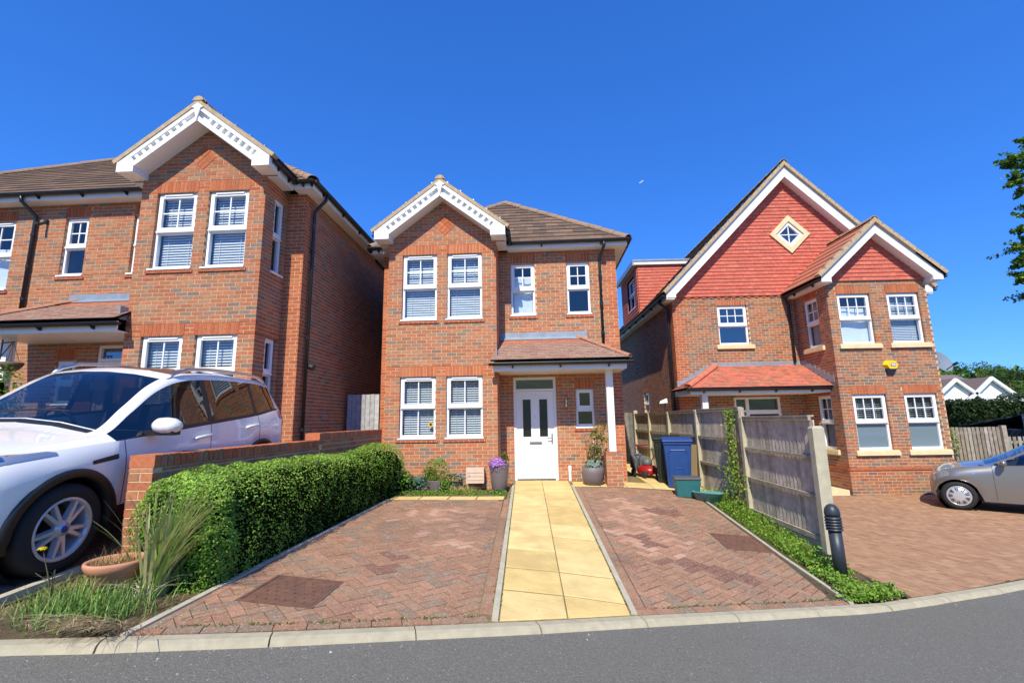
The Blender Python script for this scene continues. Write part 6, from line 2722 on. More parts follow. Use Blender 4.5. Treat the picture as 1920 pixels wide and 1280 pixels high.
class Car:
    def __init__(s, root, S):
        s.root, s.S = root, S
        s.f = {k: smooth_tab(sorted(S[k])) for k in ('ztop', 'zbelt', 'ybelt', 'ymax', 'yedge', 'zedge', 'zbot')}

    def ring(s, x):
        f = s.f
        S = s.S
        zb = f['zbot'](x)
        for xw in (0, -S['wb']):
            r_ = S['arch']
            if abs(x - xw) < r_:
                zb = max(zb, S['hub'] + math.sqrt(r_ * r_ - (x - xw) ** 2))
        zbelt, ybelt, ymax = f['zbelt'](x), f['ybelt'](x), f['ymax'](x)
        zt, ye, zed = f['ztop'](x), f['yedge'](x), f['zedge'](x)
        zb = min(zb, zbelt - .05)
        zs = zbelt - S['shoulder']
        zs = max(zs, zb + .02)
        z2 = max(zb + .01, min(zs - .01, S['zwide']))
        bt = min(1, (z2 - zb) / .3)
        p = [(ymax - .03 * bt, zb), (ymax - .01, zb + (z2 - zb) * .35), (ymax, z2), (ymax - S['tuck'], zs), (ybelt, zbelt)]
        for k in (.07, .90, 1.0):
            p.append((ybelt + (ye - ybelt) * k, zbelt + (zed - zbelt) * k))
        for k in (.12, .55, 1.0):
            y = ye * (1 - k)
            # crown of roof / bonnet
            z = zed + (zt - zed) * (1 - (1 - k) ** 2)
            p.append((y, z))
        return p

    def pt(s, x, i, t=0., off=0., sgn=1):
        p = s.ring(x)
        a = p[i]
        c = p[min(i + 1, len(p) - 1)]
        y = a[0] + (c[0] - a[0]) * t
        z = a[1] + (c[1] - a[1]) * t
        ny, nz = (c[1] - a[1]), -(c[0] - a[0])
        l = math.hypot(ny, nz) or 1
        return Vector((x, sgn * (y + off * ny / l), z + off * nz / l))

    def build(s):
        S = s.S
        xs_ = sorted(set([round(v, 3) for v in frange(S['x0'], S['x1'], .045)] + [round(v, 3) for v in S['cuts']] + [round(S['x0'] + .012, 3), round(S['x1'] - .012, 3)]))
        xs_ = [x for i, x in enumerate(xs_) if i == 0 or x - xs_[i - 1] > .006]
        rings = [s.ring(x) for x in xs_]
        n = len(rings[0])
        groups = {}

        def g(k):
            if k not in groups:
                groups[k] = MB()
            return groups[k]
        for i in range(len(xs_) - 1):
            xm = (xs_[i] + xs_[i + 1]) / 2
            for j in range(n - 1):
                key = 'body'
                for name, a, c, bands in S['zones']:
                    if a < xm < c and j in bands:
                        key = name
                for sg in (1, -1):
                    q = [(xs_[i], sg * rings[i][j][0], rings[i][j][1]), (xs_[i + 1], sg * rings[i + 1][j][0], rings[i + 1][j][1]),
                         (xs_[i + 1], sg * rings[i + 1][j + 1][0], rings[i + 1][j + 1][1]), (xs_[i], sg * rings[i][j + 1][0], rings[i][j + 1][1])]
                    k2 = key if not key.startswith('side') else key + ('_l' if sg > 0 else '_r')
                    # sg>0: x rising, j upwards -> outward is +y: order so
                    g(k2).quadmesh(q if sg < 0 else [q[3], q[2], q[1], q[0]], [(0, 1, 2, 3)])
        for i, sgx in ((0, -1), (len(xs_) - 1, 1)):
            r_ = rings[i]
            loop = [(xs_[i], p[0], p[1]) for p in r_] + [(xs_[i], -p[0], p[1]) for p in r_[-2::-1]]
            g('body').quadmesh(loop if sgx < 0 else loop[::-1], [tuple(range(len(loop)))])
        for k, b in groups.items():
            nm, mt = S['parts'][k]
            # weld
            w_ = {}
            idx = []
            nv = []
            for v in b.v:
                kk = (round(v[0], 4), round(v[1], 4), round(v[2], 4))
                if kk not in w_:
                    w_[kk] = len(nv)
                    nv.append(v)
                idx.append(w_[kk])
            b.v = nv
            fs, cs, ms = [], [], []
            for f, c, m_ in zip(b.f, b.c, b.mi):
                q = []
                for i in f:
                    if idx[i] not in q:
                        q.append(idx[i])
                if len(q) > 2:
                    fs.append(tuple(q))
                    cs.append(c)
                    ms.append(m_)
            b.f, b.c, b.mi = fs, cs, ms
            o = b.build(nm, mt, s.root, True)

    def patch(s, name, m, x0, x1, f0, f1, sgn=1, off=.004, nx=10, ny=4, parent=None):
        """a skin piece lying on the body between ring positions f0(x), f1(x) (ring index as float)"""
        b = MB()
        vs_, fs = [], []
        for i in range(nx + 1):
            x = x0 + (x1 - x0) * i / nx
            a, c = (f0(i / nx), f1(i / nx))
            for j in range(ny + 1):
                t = a + (c - a) * j / ny
                k = min(int(t), 9)
                vs_.append(s.pt(x, k, t - k, off, sgn))
        for i in range(nx):
            for j in range(ny):
                q = (i * (ny + 1) + j, (i + 1) * (ny + 1) + j, (i + 1) * (ny + 1) + j + 1, i * (ny + 1) + j + 1)
                fs.append(q if (sgn < 0) == (x1 > x0) else q[::-1])
        b.quadmesh(vs_, fs)
        return b.build(name, m, parent or s.root, True)


def wheel(root, x, y, z, r, rim_r, width, sgn, spokes=5, double=True, alloy='alloy', cover=False):
    """wheel with tyre, rim and spokes; axis along local y, outer face towards sgn*y"""
    M0 = Matrix.Translation((x, y, z)) @ Matrix.Rotation(-sgn * math.pi / 2, 4, 'X')      # local z -> outwards
    h = width / 2
    b = MB()
    b.lathe([(rim_r, -h + .01), (r - .05, -h), (r - .012, -h + .02), (r, -h + .05), (r, h - .05), (r - .012, h - .02), (r - .05, h), (rim_r + .01, h - .006), (rim_r, h - .02)], 40, M0)
    w_ = b.build('wheel', 'tyre', root, True)
    b = MB()
    b.lathe([(rim_r + .002, h - .012), (rim_r - .002, h - .004), (rim_r - .022, h - .012), (rim_r - .034, h - .05), (rim_r - .045, -h + .02)], 40, M0)
    b.build('rim', alloy, w_, True)
    b = MB()
    b.lathe([(.001, -h + .05), (rim_r - .05, -h + .05)], 30, M0)
    b.lathe([(.05, -h + .07), (rim_r * .68, -h + .07), (rim_r * .68, -h + .085), (.05, -h + .085)], 30, M0)
    b.build('brake', 'trim', w_)
    b = MB()
    if cover:
        b.lathe([(.001, h - .0), (rim_r * .4, h - .002), (rim_r * .93, h - .014), (rim_r - .01, h - .03)], 40, M0)
        b.build('wheel_cover', alloy, w_, True)
        b = MB()
        for k in range(9):
            a = 2 * math.pi * k / 9
            for da in (-.1, .1):
                q = []
                for zz in (h - .012, h + .001):
                    for (rr, ww) in ((.50, .03), (.84, .05)):
                        for sg in (-1, 1):
                            aa = a + da + sg * ww
                            q.append(M0 @ Vector((rim_r * rr * math.cos(aa), rim_r * rr * math.sin(aa), zz)))
                b.hexa([q[i] for i in (0, 1, 3, 2, 4, 5, 7, 6)])
        b.build('slots', 'trim', w_, kind='stuff')
        return w_
    for k in range(spokes):
        a = 2 * math.pi * k / spokes + .3
        for da in ((-.17, .17) if double else (0,)):
            q = []
            for zz0, zz1 in ((h - .045, h - .075), (h - .008, h - .03)):
                pass
            pts = []
            for (rr, aa, wd, zf, zbk) in ((.05, a + da * .9, .03, h - .012, h - .06), (rim_r - .02, a + da * 1.15, .022, h - .018, h - .055)):
                for zz in (zbk, zf):
                    for sg in (-1, 1):
                        ang = aa
                        pp_ = Vector((rr * math.cos(ang), rr * math.sin(ang), zz)) + Vector((-math.sin(ang), math.cos(ang), 0)) * sg * wd * (.5 if zz == zf else .75)
                        pts.append(M0 @ pp_)
            b = MB()
            # order: inner(back-,back+,front-,front+), outer(...)
            b.hexa([pts[0], pts[1], pts[5], pts[4], pts[2], pts[3], pts[7], pts[6]])
            b.build('spoke', alloy, w_)
    b = MB()
    b.lathe([(.001, h - .006), (.028, h - .006), (.03, h - .012), (.062, h - .014), (.068, h - .03), (.06, h - .06)], 24, M0)
    b.build('hub', alloy, w_, True)
    b = MB()
    b.lathe([(.001, h - .002), (.026, h - .003), (.028, h - .008)], 20, M0)
    b.build('centre_cap', 'label_blue', w_, True)
    return w_


# --- white crossover on the left drive
f3 = Vector((.105, -2.69, -.14)).normalized()
l3 = Vector((1.8, .07, -.12))
l3 = (l3 - f3 * l3.dot(f3)).normalized()
u3 = f3.cross(l3)
suv = thing('parked_car', 'white crossover car with roof rails parked on the left drive', 'car', (0, 0, 0), rotz=0)
SUVP = Vector((-4.67, 3.60, .735))
suv.matrix_basis = Matrix(((f3.x, l3.x, u3.x, SUVP.x), (f3.y, l3.y, u3.y, SUVP.y), (f3.z, l3.z, u3.z, SUVP.z), (0, 0, 0, 1)))
S = dict(x0=-3.56, x1=.93, wb=2.69, hub=.345, arch=.405, shoulder=.13, tuck=.012, zwide=.72,
         ztop=[(-3.56, .85), (-3.53, 1.02), (-3.46, 1.22), (-3.36, 1.44), (-3.22, 1.57), (-2.9, 1.63), (-2.4, 1.665), (-1.9, 1.68), (-1.5, 1.665), (-1.25, 1.62), (-1.05, 1.535), (-.7, 1.33), (-.38, 1.125), (-.25, 1.088), (.1, 1.04), (.45, .975), (.7, .895), (.85, .79), (.93, .66)],
         zbelt=[(-3.56, .80), (-3.5, 1.0), (-3.4, 1.13), (-3.2, 1.165), (-2.6, 1.11), (-1.6, 1.05), (-.8, 1.0), (-.35, .975), (.1, .955), (.45, .94), (.7, .87), (.86, .76), (.93, .60)],
         ybelt=[(-3.56, .62), (-3.45, .74), (-3.2, .82), (-2.6, .865), (-1.6, .875), (-.6, .865), (0, .845), (.4, .80), (.65, .72), (.85, .58), (.93, .42)],
         ymax=[(-3.56, .66), (-3.45, .80), (-3.2, .895), (-2.75, .925), (-2.3, .91), (-1.4, .90), (-.5, .91), (0, .925), (.35, .90), (.6, .83), (.82, .68), (.93, .48)],
         yedge=[(-3.56, .56), (-3.4, .60), (-3.15, .63), (-2.5, .67), (-1.9, .675), (-1.35, .655), (-1.05, .655), (-.7, .70), (-.38, .745), (-.2, .745), (.2, .72), (.5, .64), (.8, .46), (.93, .32)],
         zedge=[(-3.56, .84), (-3.46, 1.16), (-3.34, 1.38), (-3.15, 1.52), (-2.7, 1.585), (-1.9, 1.615), (-1.5, 1.60), (-1.25, 1.555), (-1.05, 1.47), (-.7, 1.235), (-.38, 1.035), (-.2, 1.018), (.2, .98), (.5, .93), (.8, .80), (.93, .64)],
         zbot=[(-3.56, .50), (-3.3, .36), (-2.9, .27), (-.4, .26), (.5, .26), (.85, .26), (.93, .34)],
         cuts=[-.38, -.42, -1.18, -1.62, -1.70, -2.55, -2.62, -3.22, -3.4, -1.32, -2.7],
         zones=[('windscreen', -1.17, -.40, (8, 9)), ('roof_glass', -2.66, -1.36, (8, 9)), ('side_front', -1.62, -.42, (5,)), ('side_rear', -2.55, -1.70, (5,)), ('side_tail', -3.16, -2.62, (5,)),
                ('trim_pillar', -1.70, -1.62, (5,)), ('trim_pillar', -2.62, -2.55, (5,)), ('trim_pillar', -3.2, -.40, (4,)), ('rear_window', -3.44, -3.2, (8, 9)), ('trim_sill', -2.28, -.41, (0,))],
         parts={'body': ('body', 'car_white'), 'windscreen': ('windscreen', 'car_glass'), 'roof_glass': ('roof_glass', 'car_tinted'), 'side_front_l': ('side_window', 'car_glass'), 'side_front_r': ('side_window', 'car_glass'),
                'side_rear_l': ('side_window', 'car_tinted'), 'side_rear_r': ('side_window', 'car_tinted'), 'side_tail_l': ('side_window', 'car_tinted'), 'side_tail_r': ('side_window', 'car_tinted'),
                'trim_pillar': ('window_trim', 'trim'), 'rear_window': ('rear_window', 'car_tinted'), 'trim_sill': ('sill_trim', 'trim')})
cs = Car(suv, S)
cs.build()


def arch_trim(car, xw, r0, r1, sgn, m='trim', depth=.02):
    S_ = car.S
    b = MB()
    vs_, fs = [], []
    N_ = 26
    for i in range(N_ + 1):
        a = math.pi * (-.12 + 1.24 * i / N_)
        for rr, off in ((r0, -.10), (r0, .012), (r1, .008), (r1 + .006, -.01)):
            x = xw + rr * math.cos(a)
            z = S_['hub'] + rr * math.sin(a)
            y = car.f['ymax'](x) + off - (.02 if z < .32 else 0)
            vs_.append((x, sgn * y, max(z, .27)))
    for i in range(N_):
        for j in range(3):
            q = (i * 4 + j, i * 4 + j + 1, (i + 1) * 4 + j + 1, (i + 1) * 4 + j)
            fs.append(q if sgn > 0 else q[::-1])
    b.quadmesh(vs_, fs)
    b.build('wheel_arch', m, car.root, True)
    b = MB()       # dark wheel well
    b.lathe([(.001, -.30), (r0 + .01, -.30), (r0 + .01, .20)], 28, Matrix.Translation((xw, sgn * .62, S_['hub'])) @ Matrix.Rotation(-sgn * math.pi / 2, 4, 'X'))
    b.build('wheel_well', 'trim', car.root)


for sg in (1, -1):
    for xw in (0, -2.69):
        arch_trim(cs, xw, .395, .455, sg)
        wheel(suv, xw, sg * .80, .345, .345, .238, .225, sg)
    # door shut lines, handles, mirror, lamps
    for x in (-.50, -1.66, -2.62):
        top = 4. if x > -2.6 else 4.
        cs.patch('shut_line', 'trim', x - .004, x + .004, lambda t: .2 if x > -2.3 else 2.2, lambda t: 4.0, sg, .0015, 1, 12)
    for x in (-1.52, -2.46):
        b = MB()
        p0, p1 = cs.pt(x + .11, 3, .1, .022, sg), cs.pt(x - .11, 3, .1, .022, sg)
        m0, m1 = cs.pt(x + .14, 3, .05, -.002, sg), cs.pt(x - .14, 3, .05, -.002, sg)
        b.tube([m0, p0, (p0 + p1) / 2, p1, m1], [.012, .017, .018, .017, .012], 8)
        b.build('door_handle', 'car_white', suv, True)
    b = MB()
    mc = Vector((-.78, sg * 1.02, 1.10))
    b.lathe([(.001, -.13), (.05, -.12), (.078, -.07), (.085, 0), (.078, .07), (.045, .115), (.001, .12)], 18, Matrix.Translation(mc) @ Matrix.Rotation(math.pi / 2, 4, 'X') @ Matrix.Diagonal((1.15, .95, 1, 1)))
    mi_ = b.build('mirror', 'car_white', suv, True)
    b = MB()
    b.hexa([tuple(mc + Vector(q)) for q in ((.05, sg * -.2, -.10), (-.06, sg * -.2, -.10), (-.06, sg * .10, -.085), (.05, sg * .10, -.085), (.05, sg * -.2, -.055), (-.06, sg * -.2, -.055), (-.06, sg * .10, -.045), (.05, sg * .10, -.045))])
    b.build('mirror_foot', 'trim', mi_)
    b = MB()
    b.hexa([tuple(mc + Vector(q)) for q in ((.084, sg * -.03, -.02), (.06, sg * .10, -.02), (.05, sg * .10, -.02), (.06, sg * -.03, -.02), (.086, sg * -.03, .01), (.062, sg * .10, .005), (.05, sg * .10, .005), (.06, sg * -.03, .01))])
    b.build('indicator', 'lamp_clear', mi_)
    cs.patch('headlight', 'lamp_clear', .10, .86, lambda t: 3.75 - .25 * t, lambda t: 3.9 + 2.6 * min(1, t * 1.6), sg, .004, 12, 5)
    cs.patch('headlight_lens', 'chrome', .44, .80, lambda t: 3.85 - .1 * t, lambda t: 4.0 + 1.1 * t, sg, .008, 8, 3)
    cs.patch('tail_lamp', 'red_lamp', -3.50, -3.18, lambda t: 2.85 + .25 * t, lambda t: 3.9, sg, .006, 8, 4)
    cs.patch('side_vent', 'trim', -.42, -.16, lambda t: 2.86 - .05 * t, lambda t: 3.18 - .12 * t, sg, .004, 6, 2)
    cs.patch('side_vent_bar', 'dark_metal', -.41, -.18, lambda t: 2.99 - .07 * t, lambda t: 3.06 - .07 * t, sg, .009, 6, 1)
    # roof rail
    b = MB()
    pts = []
    for i, x in enumerate(frange(-1.28, -3.12, -.12)) if 0 else enumerate([-1.2, -1.3, -1.5, -1.8, -2.2, -2.6, -2.9, -3.08, -3.18]):
        p = cs.pt(x, 7, .25, 0, sg)
        hgt = .0 if i in (0, 8) else (.035 if i in (1, 7) else .062)
        pts.append(p + Vector((0, 0, hgt)))
    b.tube(pts, [.012, .018] + [.02] * 5 + [.018, .012], 8)
    b.build('roof_rail', 'metal', suv, True)
# bonnet line, wiper, badge, bumper plastic
for sg in (1, -1):
    cs.patch('bonnet_line', 'trim', -.36, .62, lambda t: 6.96, lambda t: 7.0, sg, .0015, 20, 1)
b = MB()
b.tube([(-.36, -.55, 1.155), (-.44, .05, 1.22), (-.47, .35, 1.22)], [.012, .008, .006], 6)
b.build('wiper', 'trim', suv)
cs.patch('cowl', 'trim', -.40, -.33, lambda t: 8., lambda t: 9.99, 1, .004, 2, 6)
cs.patch('cowl', 'trim', -.40, -.33, lambda t: 8., lambda t: 9.99, -1, .004, 2, 6)
b = MB()
b.box(.74, .945, -.42, .42, .30, .52)
b.build('grille', 'trim', suv)
b = MB()
b.box(-3.3, .6, -.78, .78, .24, .42)
b.build('underbody', 'trim', suv)
# cabin
b = MB()
b.hexa([(-.5, -.72, .8), (-.5, .72, .8), (-1.0, .72, .8), (-1.0, -.72, .8), (-.52, -.70, 1.06), (-.52, .70, 1.06), (-.98, .70, 1.02), (-.98, -.70, 1.02)])
b.build('dashboard', 'seat', suv)
for sy in (-.37, .37):
    for sx in (-1.55, -2.45):
        b = MB()
        b.hexa([(sx + .3, sy - .24, .55), (sx + .3, sy + .24, .55), (sx - .25, sy + .24, .55), (sx - .25, sy - .24, .55), (sx + .3, sy - .24, .72), (sx + .3, sy + .24, .72), (sx - .25, sy + .24, .72), (sx - .25, sy - .24, .72)])
        b.hexa([(sx - .2, sy - .24, .7), (sx - .2, sy + .24, .7), (sx - .36, sy + .24, .7), (sx - .36, sy - .24, .7), (sx - .36, sy - .21, 1.22), (sx - .36, sy + .21, 1.22), (sx - .48, sy + .21, 1.22), (sx - .48, sy - .21, 1.22)])
        b.hexa([(sx - .38, sy - .12, 1.24), (sx - .38, sy + .12, 1.24), (sx - .47, sy + .12, 1.24), (sx - .47, sy - .12, 1.24), (sx - .41, sy - .11, 1.42), (sx - .41, sy + .11, 1.42), (sx - .49, sy + .11, 1.42), (sx - .49, sy - .11, 1.42)])
        b.build('seat', 'seat', suv)
b = MB()
b.lathe([(.165 + .016 * math.cos(k), .016 * math.sin(k)) for k in [i * math.pi / 4 for i in range(8)]], 26, Matrix.Translation((-1.12, -.37, 1.03)) @ Matrix.Rotation(rad(-62), 4, 'Y'), closed=True)
b.build('steering_wheel', 'trim', suv, True)
b = MB()
b.box(-1.14, -1.10, -.10, .10, 1.40, 1.47)
b.build('inner_mirror', 'trim', suv)

# --- small grey hatchback on the right drive, nose to the left
up = thing('parked_car', 'small grey hatchback at the right edge, nose towards the right house', 'car', (9.2, 11.25, -.145), rotz=rad(142))
up.location.z = zright(9.2, 11.0) - .0
S2 = dict(x0=-2.97, x1=.43, wb=2.407, hub=.285, arch=.335, shoulder=.16, tuck=.015, zwide=.62,
          ztop=[(-2.97, .80), (-2.93, 1.1), (-2.85, 1.30), (-2.7, 1.40), (-2.3, 1.45), (-1.8, 1.455), (-1.45, 1.42), (-1.2, 1.33), (-.85, 1.14), (-.45, .97), (-.3, .94), (.11, .88), (.26, .81), (.37, .70), (.43, .55)],
          zbelt=[(-2.97, .78), (-2.88, .98), (-2.5, 1.0), (-1.6, .955), (-.7, .925), (-.2, .89), (0.075, .84), (0.262, .76), (0.374, .66), (0.430, .50)],
          ybelt=[(-2.97, .55), (-2.85, .70), (-2.4, .76), (-1.4, .775), (-.4, .765), (0, .74), (0.224, .66), (0.374, .52), (0.430, .40)],
          ymax=[(-2.97, .60), (-2.85, .76), (-2.4, .815), (-1.5, .80), (-.5, .80), (0, .815), (0.187, .77), (0.337, .64), (0.430, .45)],
          yedge=[(-2.97, .48), (-2.8, .55), (-2.3, .58), (-1.6, .59), (-1.2, .59), (-.85, .61), (-.45, .66), (-.1, .64), (.19, .56), (.34, .42), (.43, .3)],
          zedge=[(-2.97, .80), (-2.9, 1.1), (-2.75, 1.30), (-2.3, 1.385), (-1.8, 1.395), (-1.45, 1.36), (-1.2, 1.26), (-.85, 1.06), (-.45, .91), (-.2, .88), (.19, .81), (.34, .70), (.43, .53)],
          zbot=[(-2.97, .45), (-2.7, .28), (-2.3, .2), (-.2, .2), (0.299, .2), (0.430, .3)],
          cuts=[-.48, -.60, -1.25, -1.50, -1.56, -2.3, -2.36, -2.7],
          zones=[('windscreen', -1.25, -.48, (8, 9)), ('side_front', -1.50, -.60, (5,)), ('side_rear', -2.3, -1.56, (5,)), ('trim_pillar', -1.56, -1.50, (5,)), ('trim_pillar', -2.35, -.58, (4,)), ('rear_window', -2.93, -2.75, (8, 9))],
          parts={'body': ('body', 'car_grey'), 'windscreen': ('windscreen', 'car_glass'), 'side_front_l': ('side_window', 'car_glass'), 'side_front_r': ('side_window', 'car_glass'), 'side_rear_l': ('side_window', 'car_glass'), 'side_rear_r': ('side_window', 'car_glass'),
                 'trim_pillar': ('window_trim', 'trim'), 'rear_window': ('rear_window', 'car_tinted')})
cu = Car(up, S2)
cu.build()
for sg in (1, -1):
    for xw in (0, -2.407):
        b = MB()
        b.lathe([(.001, -.30), (.345, -.30), (.345, .14)], 28, Matrix.Translation((xw, sg * .58, .285)) @ Matrix.Rotation(-sg * math.pi / 2, 4, 'X'))
        b.build('wheel_well', 'trim', up)
        wheel(up, xw, sg * .72, .285, .285, .195, .17, sg, cover=True)
    for x in (-.56, -1.53):
        cu.patch('shut_line', 'trim', x - .003, x + .003, lambda t: .3, lambda t: 4.0, sg, .0015, 1, 12)
    b = MB()
    p0, p1 = cu.pt(-1.28, 3, .0, .02, sg), cu.pt(-1.44, 3, .0, .02, sg)
    m0, m1 = cu.pt(-1.25, 3, .0, -.004, sg), cu.pt(-1.47, 3, .0, -.004, sg)
    b.tube([m0, p0, p1, m1], [.01, .015, .015, .01], 8)
    b.build('door_handle', 'chrome', up, True)
    b = MB()
    mc = Vector((-.72, sg * .88, .985))
    b.lathe([(.001, -.09), (.045, -.08), (.07, 0), (.045, .085), (.001, .095)], 14, Matrix.Translation(mc) @ Matrix.Rotation(math.pi / 2, 4, 'X') @ Matrix.Diagonal((.9, 1.05, 1, 1)))
    mi_ = b.build('mirror', 'car_grey', up, True)
    cu.patch('headlight', 'lamp_clear', .10, .37, lambda t: 3.1, lambda t: 3.5 + 1.4 * t, sg, .004, 10, 4)
    cu.patch('indicator', 'lamp_clear', -.30, -.24, lambda t: 3.0, lambda t: 3.22, sg, .005, 2, 1)
    cu.patch('tail_lamp', 'red_lamp', -2.93, -2.80, lambda t: 2.6, lambda t: 3.95, sg, .005, 5, 4)
b = MB()
b.box(-2.8, .35, -.66, .66, .2, .36)
b.build('underbody', 'trim', up)
for sy in (-.34, .34):
    for sx in (-1.2, -1.95):
        b = MB()
        b.hexa([(sx - .15, sy - .22, .5), (sx - .15, sy + .22, .5), (sx - .3, sy + .22, .5), (sx - .3, sy - .22, .5), (sx - .30, sy - .19, 1.22), (sx - .30, sy + .19, 1.22), (sx - .42, sy + .19, 1.22), (sx - .42, sy - .19, 1.22)])
        b.build('seat', 'seat', up)
b = MB()
b.hexa([(-.35, -.66, .7), (-.35, .66, .7), (-.75, .66, .7), (-.75, -.66, .7), (-.38, -.64, .92), (-.38, .64, .92), (-.75, .64, .90), (-.75, -.64, .90)])
b.build('dashboard', 'seat', up)
# ------------------------------------------------------------------ background on the right
# boundary fence beyond the drive, blue tub, shed, dark hedge
f2 = thing('fence', 'brown picket board fence behind the grey hatchback', 'fence', (15.5, 17.3, -.3))


def straight_fence(t, A, B, z0_, z1_, w_, gap, cols, posts=True):
    A, B = Vector((*A, 0)), Vector((*B, 0))
    d = (B - A).normalized()
    n = int((B - A).length / (w_ + gap))
    nl = Vector((-d.y, d.x, 0))
    for i in range(n):
        c = A + d * ((w_ + gap) * (i + .5))
        m_ = MB()
        q = []
        zt_ = z1_ + U(-.006, .006)
        for zz in (z0_, zt_):
            q += [c - d * w_ / 2 - nl * .01 + ZUP * zz, c + d * w_ / 2 - nl * .01 + ZUP * zz, c + d * w_ / 2 + nl * .01 + ZUP * zz, c - d * w_ / 2 + nl * .01 + ZUP * zz]
        m_.hexa(q, jit(random.choice(cols), .12))
        m_.build('board', 'timber', t)
    for zz in (z0_ + .25, z1_ - .2):
        m_ = MB()
        q = []
        for z in (zz, zz + .07):
            q += [A + nl * .012 + ZUP * z, B + nl * .012 + ZUP * z, B + nl * .05 + ZUP * z, A + nl * .05 + ZUP * z]
        m_.hexa(q)
        m_.build('rail', 'timber_rail', t)


WB = [(.30, .25, .19), (.34, .29, .22), (.26, .215, .165), (.38, .33, .26)]
straight_fence(f2, (12.3, 15.2), (14.05, 15.3), -.4, 1.36, .095, .03, WB)
straight_fence(f2, (14.2, 15.3), (19.5, 15.6), -.4, 1.06, .095, .06, WB)
b = MB()
b.box(14.05, 14.18, 15.22, 15.34, -.4, 1.40)
b.build('post', 'timber_rail', f2)
clump('climber', 'small white flowered climber on the fence by the right house', 'climber', (12.45, 15.05, .85), .16, .1, .5, 260, .07, YELG + [(.6, .6, .5)], False, stems=2)
t = thing('plastic_tub', 'bright blue plastic tub seen behind the grey hatchback', 'tub', (14.6, 14.3, -.25))
b = MB()
b.hexa([(13.95, 13.9, -.25), (15.6, 13.9, -.25), (15.6, 14.6, -.25), (13.95, 14.6, -.25), (13.8, 13.8, .50), (15.75, 13.8, .50), (15.75, 14.7, .50), (13.8, 14.7, .50)])
o = b.build('tub', 'blue_plastic', t)
o.modifiers.new('bevel', 'BEVEL').width = .04
b = MB()
b.box(13.72, 15.82, 13.72, 14.78, .50, .58)
o = b.build('lid', 'blue_plastic', t)
o.modifiers.new('bevel', 'BEVEL').width = .03
sh = thing('shed', 'dark low shed with shallow roof below the tall dark hedge', 'shed', (20.5, 19.5, -.4))
b = MB()
b.box(18.0, 24, 18.6, 21.2, -.4, 1.13)
b.build('wall', 'shed', sh)
b = MB()
b.prism([(17.7, 18.35, 1.12), (24.2, 18.35, 1.12), (24.2, 19.9, 1.66), (19.2, 19.9, 1.66)], Vector((0, 0, .05)))
b.prism([(19.2, 19.9, 1.66), (24.2, 19.9, 1.66), (24.2, 21.5, 1.12), (17.7, 21.5, 1.12)], Vector((0, 0, .05)))
b.build('roof', 'shed', sh)

th = thing('tall_hedge', 'tall dark conifer hedge behind the shed on the right', 'hedge', (21, 23, -.4))
b = MB()
for i in range(15000):
    x = U(15.0, 30)
    t_ = R()
    top = 2.42 + .12 * math.sin(x * .9) + .10 * math.sin(x * 2.3 + 1)
    if R() < .6:
        p = Vector((x, 22.0 - .25 * R() + .2 * hnoise(x, t_ * 3, 1.), -.4 + (top + .4) * t_))
        n = Vector((0, -1, .3))
    else:
        p = Vector((x, U(22, 23.4), top - .12 * R() + .12 * hnoise(x * 1.3, t_ * 4, 2.)))
        n = Vector((0, -.3, 1))
    leaf(b, p, (n + rnd_dir()).normalized(), U(.08, .16), jit(random.choice([(.022, .045, .012), (.03, .06, .015), (.018, .035, .01), (.05, .085, .02)]), .2), .5)
b.build('foliage', 'leaf', th)
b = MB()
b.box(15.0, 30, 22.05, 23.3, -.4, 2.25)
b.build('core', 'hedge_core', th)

# white gabled houses beyond
def far_house(label, pts, roofback):
    t = thing('far_house', label, 'house', pts)
    return t


def bungalow(label, x, y, wdt, zeave, zapex, zr, dep):
    t = thing('far_house', label, 'house', (x, y, -.5))
    b = MB()
    h = wdt / 2
    b.prism([(x - h, y, -.6), (x + h, y, -.6), (x + h, y, zeave), (x, y, zapex), (x - h, y, zeave)], Vector((0, 4., 0)))
    b.build('wall', 'far_render', t)
    s = (zapex - zeave) / h
    b = MB()
    for sg in (-1, 1):
        q = [(x + sg * (h + .5), y - .15, zeave - .5 * s), (x, y - .15, zapex + .0), (x, y + 6, zapex), (x + sg * (h + .5), y + 6, zeave - .5 * s)]
        if sg > 0:
            q = q[::-1]
        b.prism(q, Vector((0, 0, .22)), (.16, .115, .10))
    b.build('roof', 'far_tile', t)
    b = MB()
    for sg in (-1, 1):
        q = [(x + sg * (h + .5), y - .5, zeave - .5 * s - .12), (x, y - .5, zapex - .12), (x, y - .5, zapex + .24), (x + sg * (h + .5), y - .5, zeave - .5 * s + .24)]
        b.prism(q if sg < 0 else q[::-1], Vector((0, .3, 0)))
    b.build('bargeboard', 'white_paint', t)
    return t


t1 = bungalow('distant white gabled house end next to the right house', 44.8, 53.0, 5.4, 3.05, 5.25, 0, 8)
t2 = bungalow('distant white gabled house end further right above the hedge', 48.5, 53.0, 5.0, 3.2, 5.35, 0, 8)
b = MB()
b.prism([(40, 56.0, 3.3), (54, 56.0, 3.3), (51.5, 60.5, 6.3), (42, 60.5, 6.3)], Vector((0, 0, .15)), (.17, .125, .115))
b.build('roof', 'far_tile', t1)
for k in range(12):
    b = MB()
    z = 3.5 + k * .235
    y = 56.3 + k * .353
    b.box(41.2 + k * .12, 53 - k * .14, y - .06, y - .02, z + .03, z + .13, (.12, .09, .085))
    b.build('tile_course', 'far_tile', t1)
t3 = thing('far_house', 'brown roofed distant house among the trees on the hill', 'house', (74, 92, 3))
b = MB()
b.box(70, 79, 92, 98, 2, 6.2)
b.build('wall', 'far_render', t3)
b = MB()
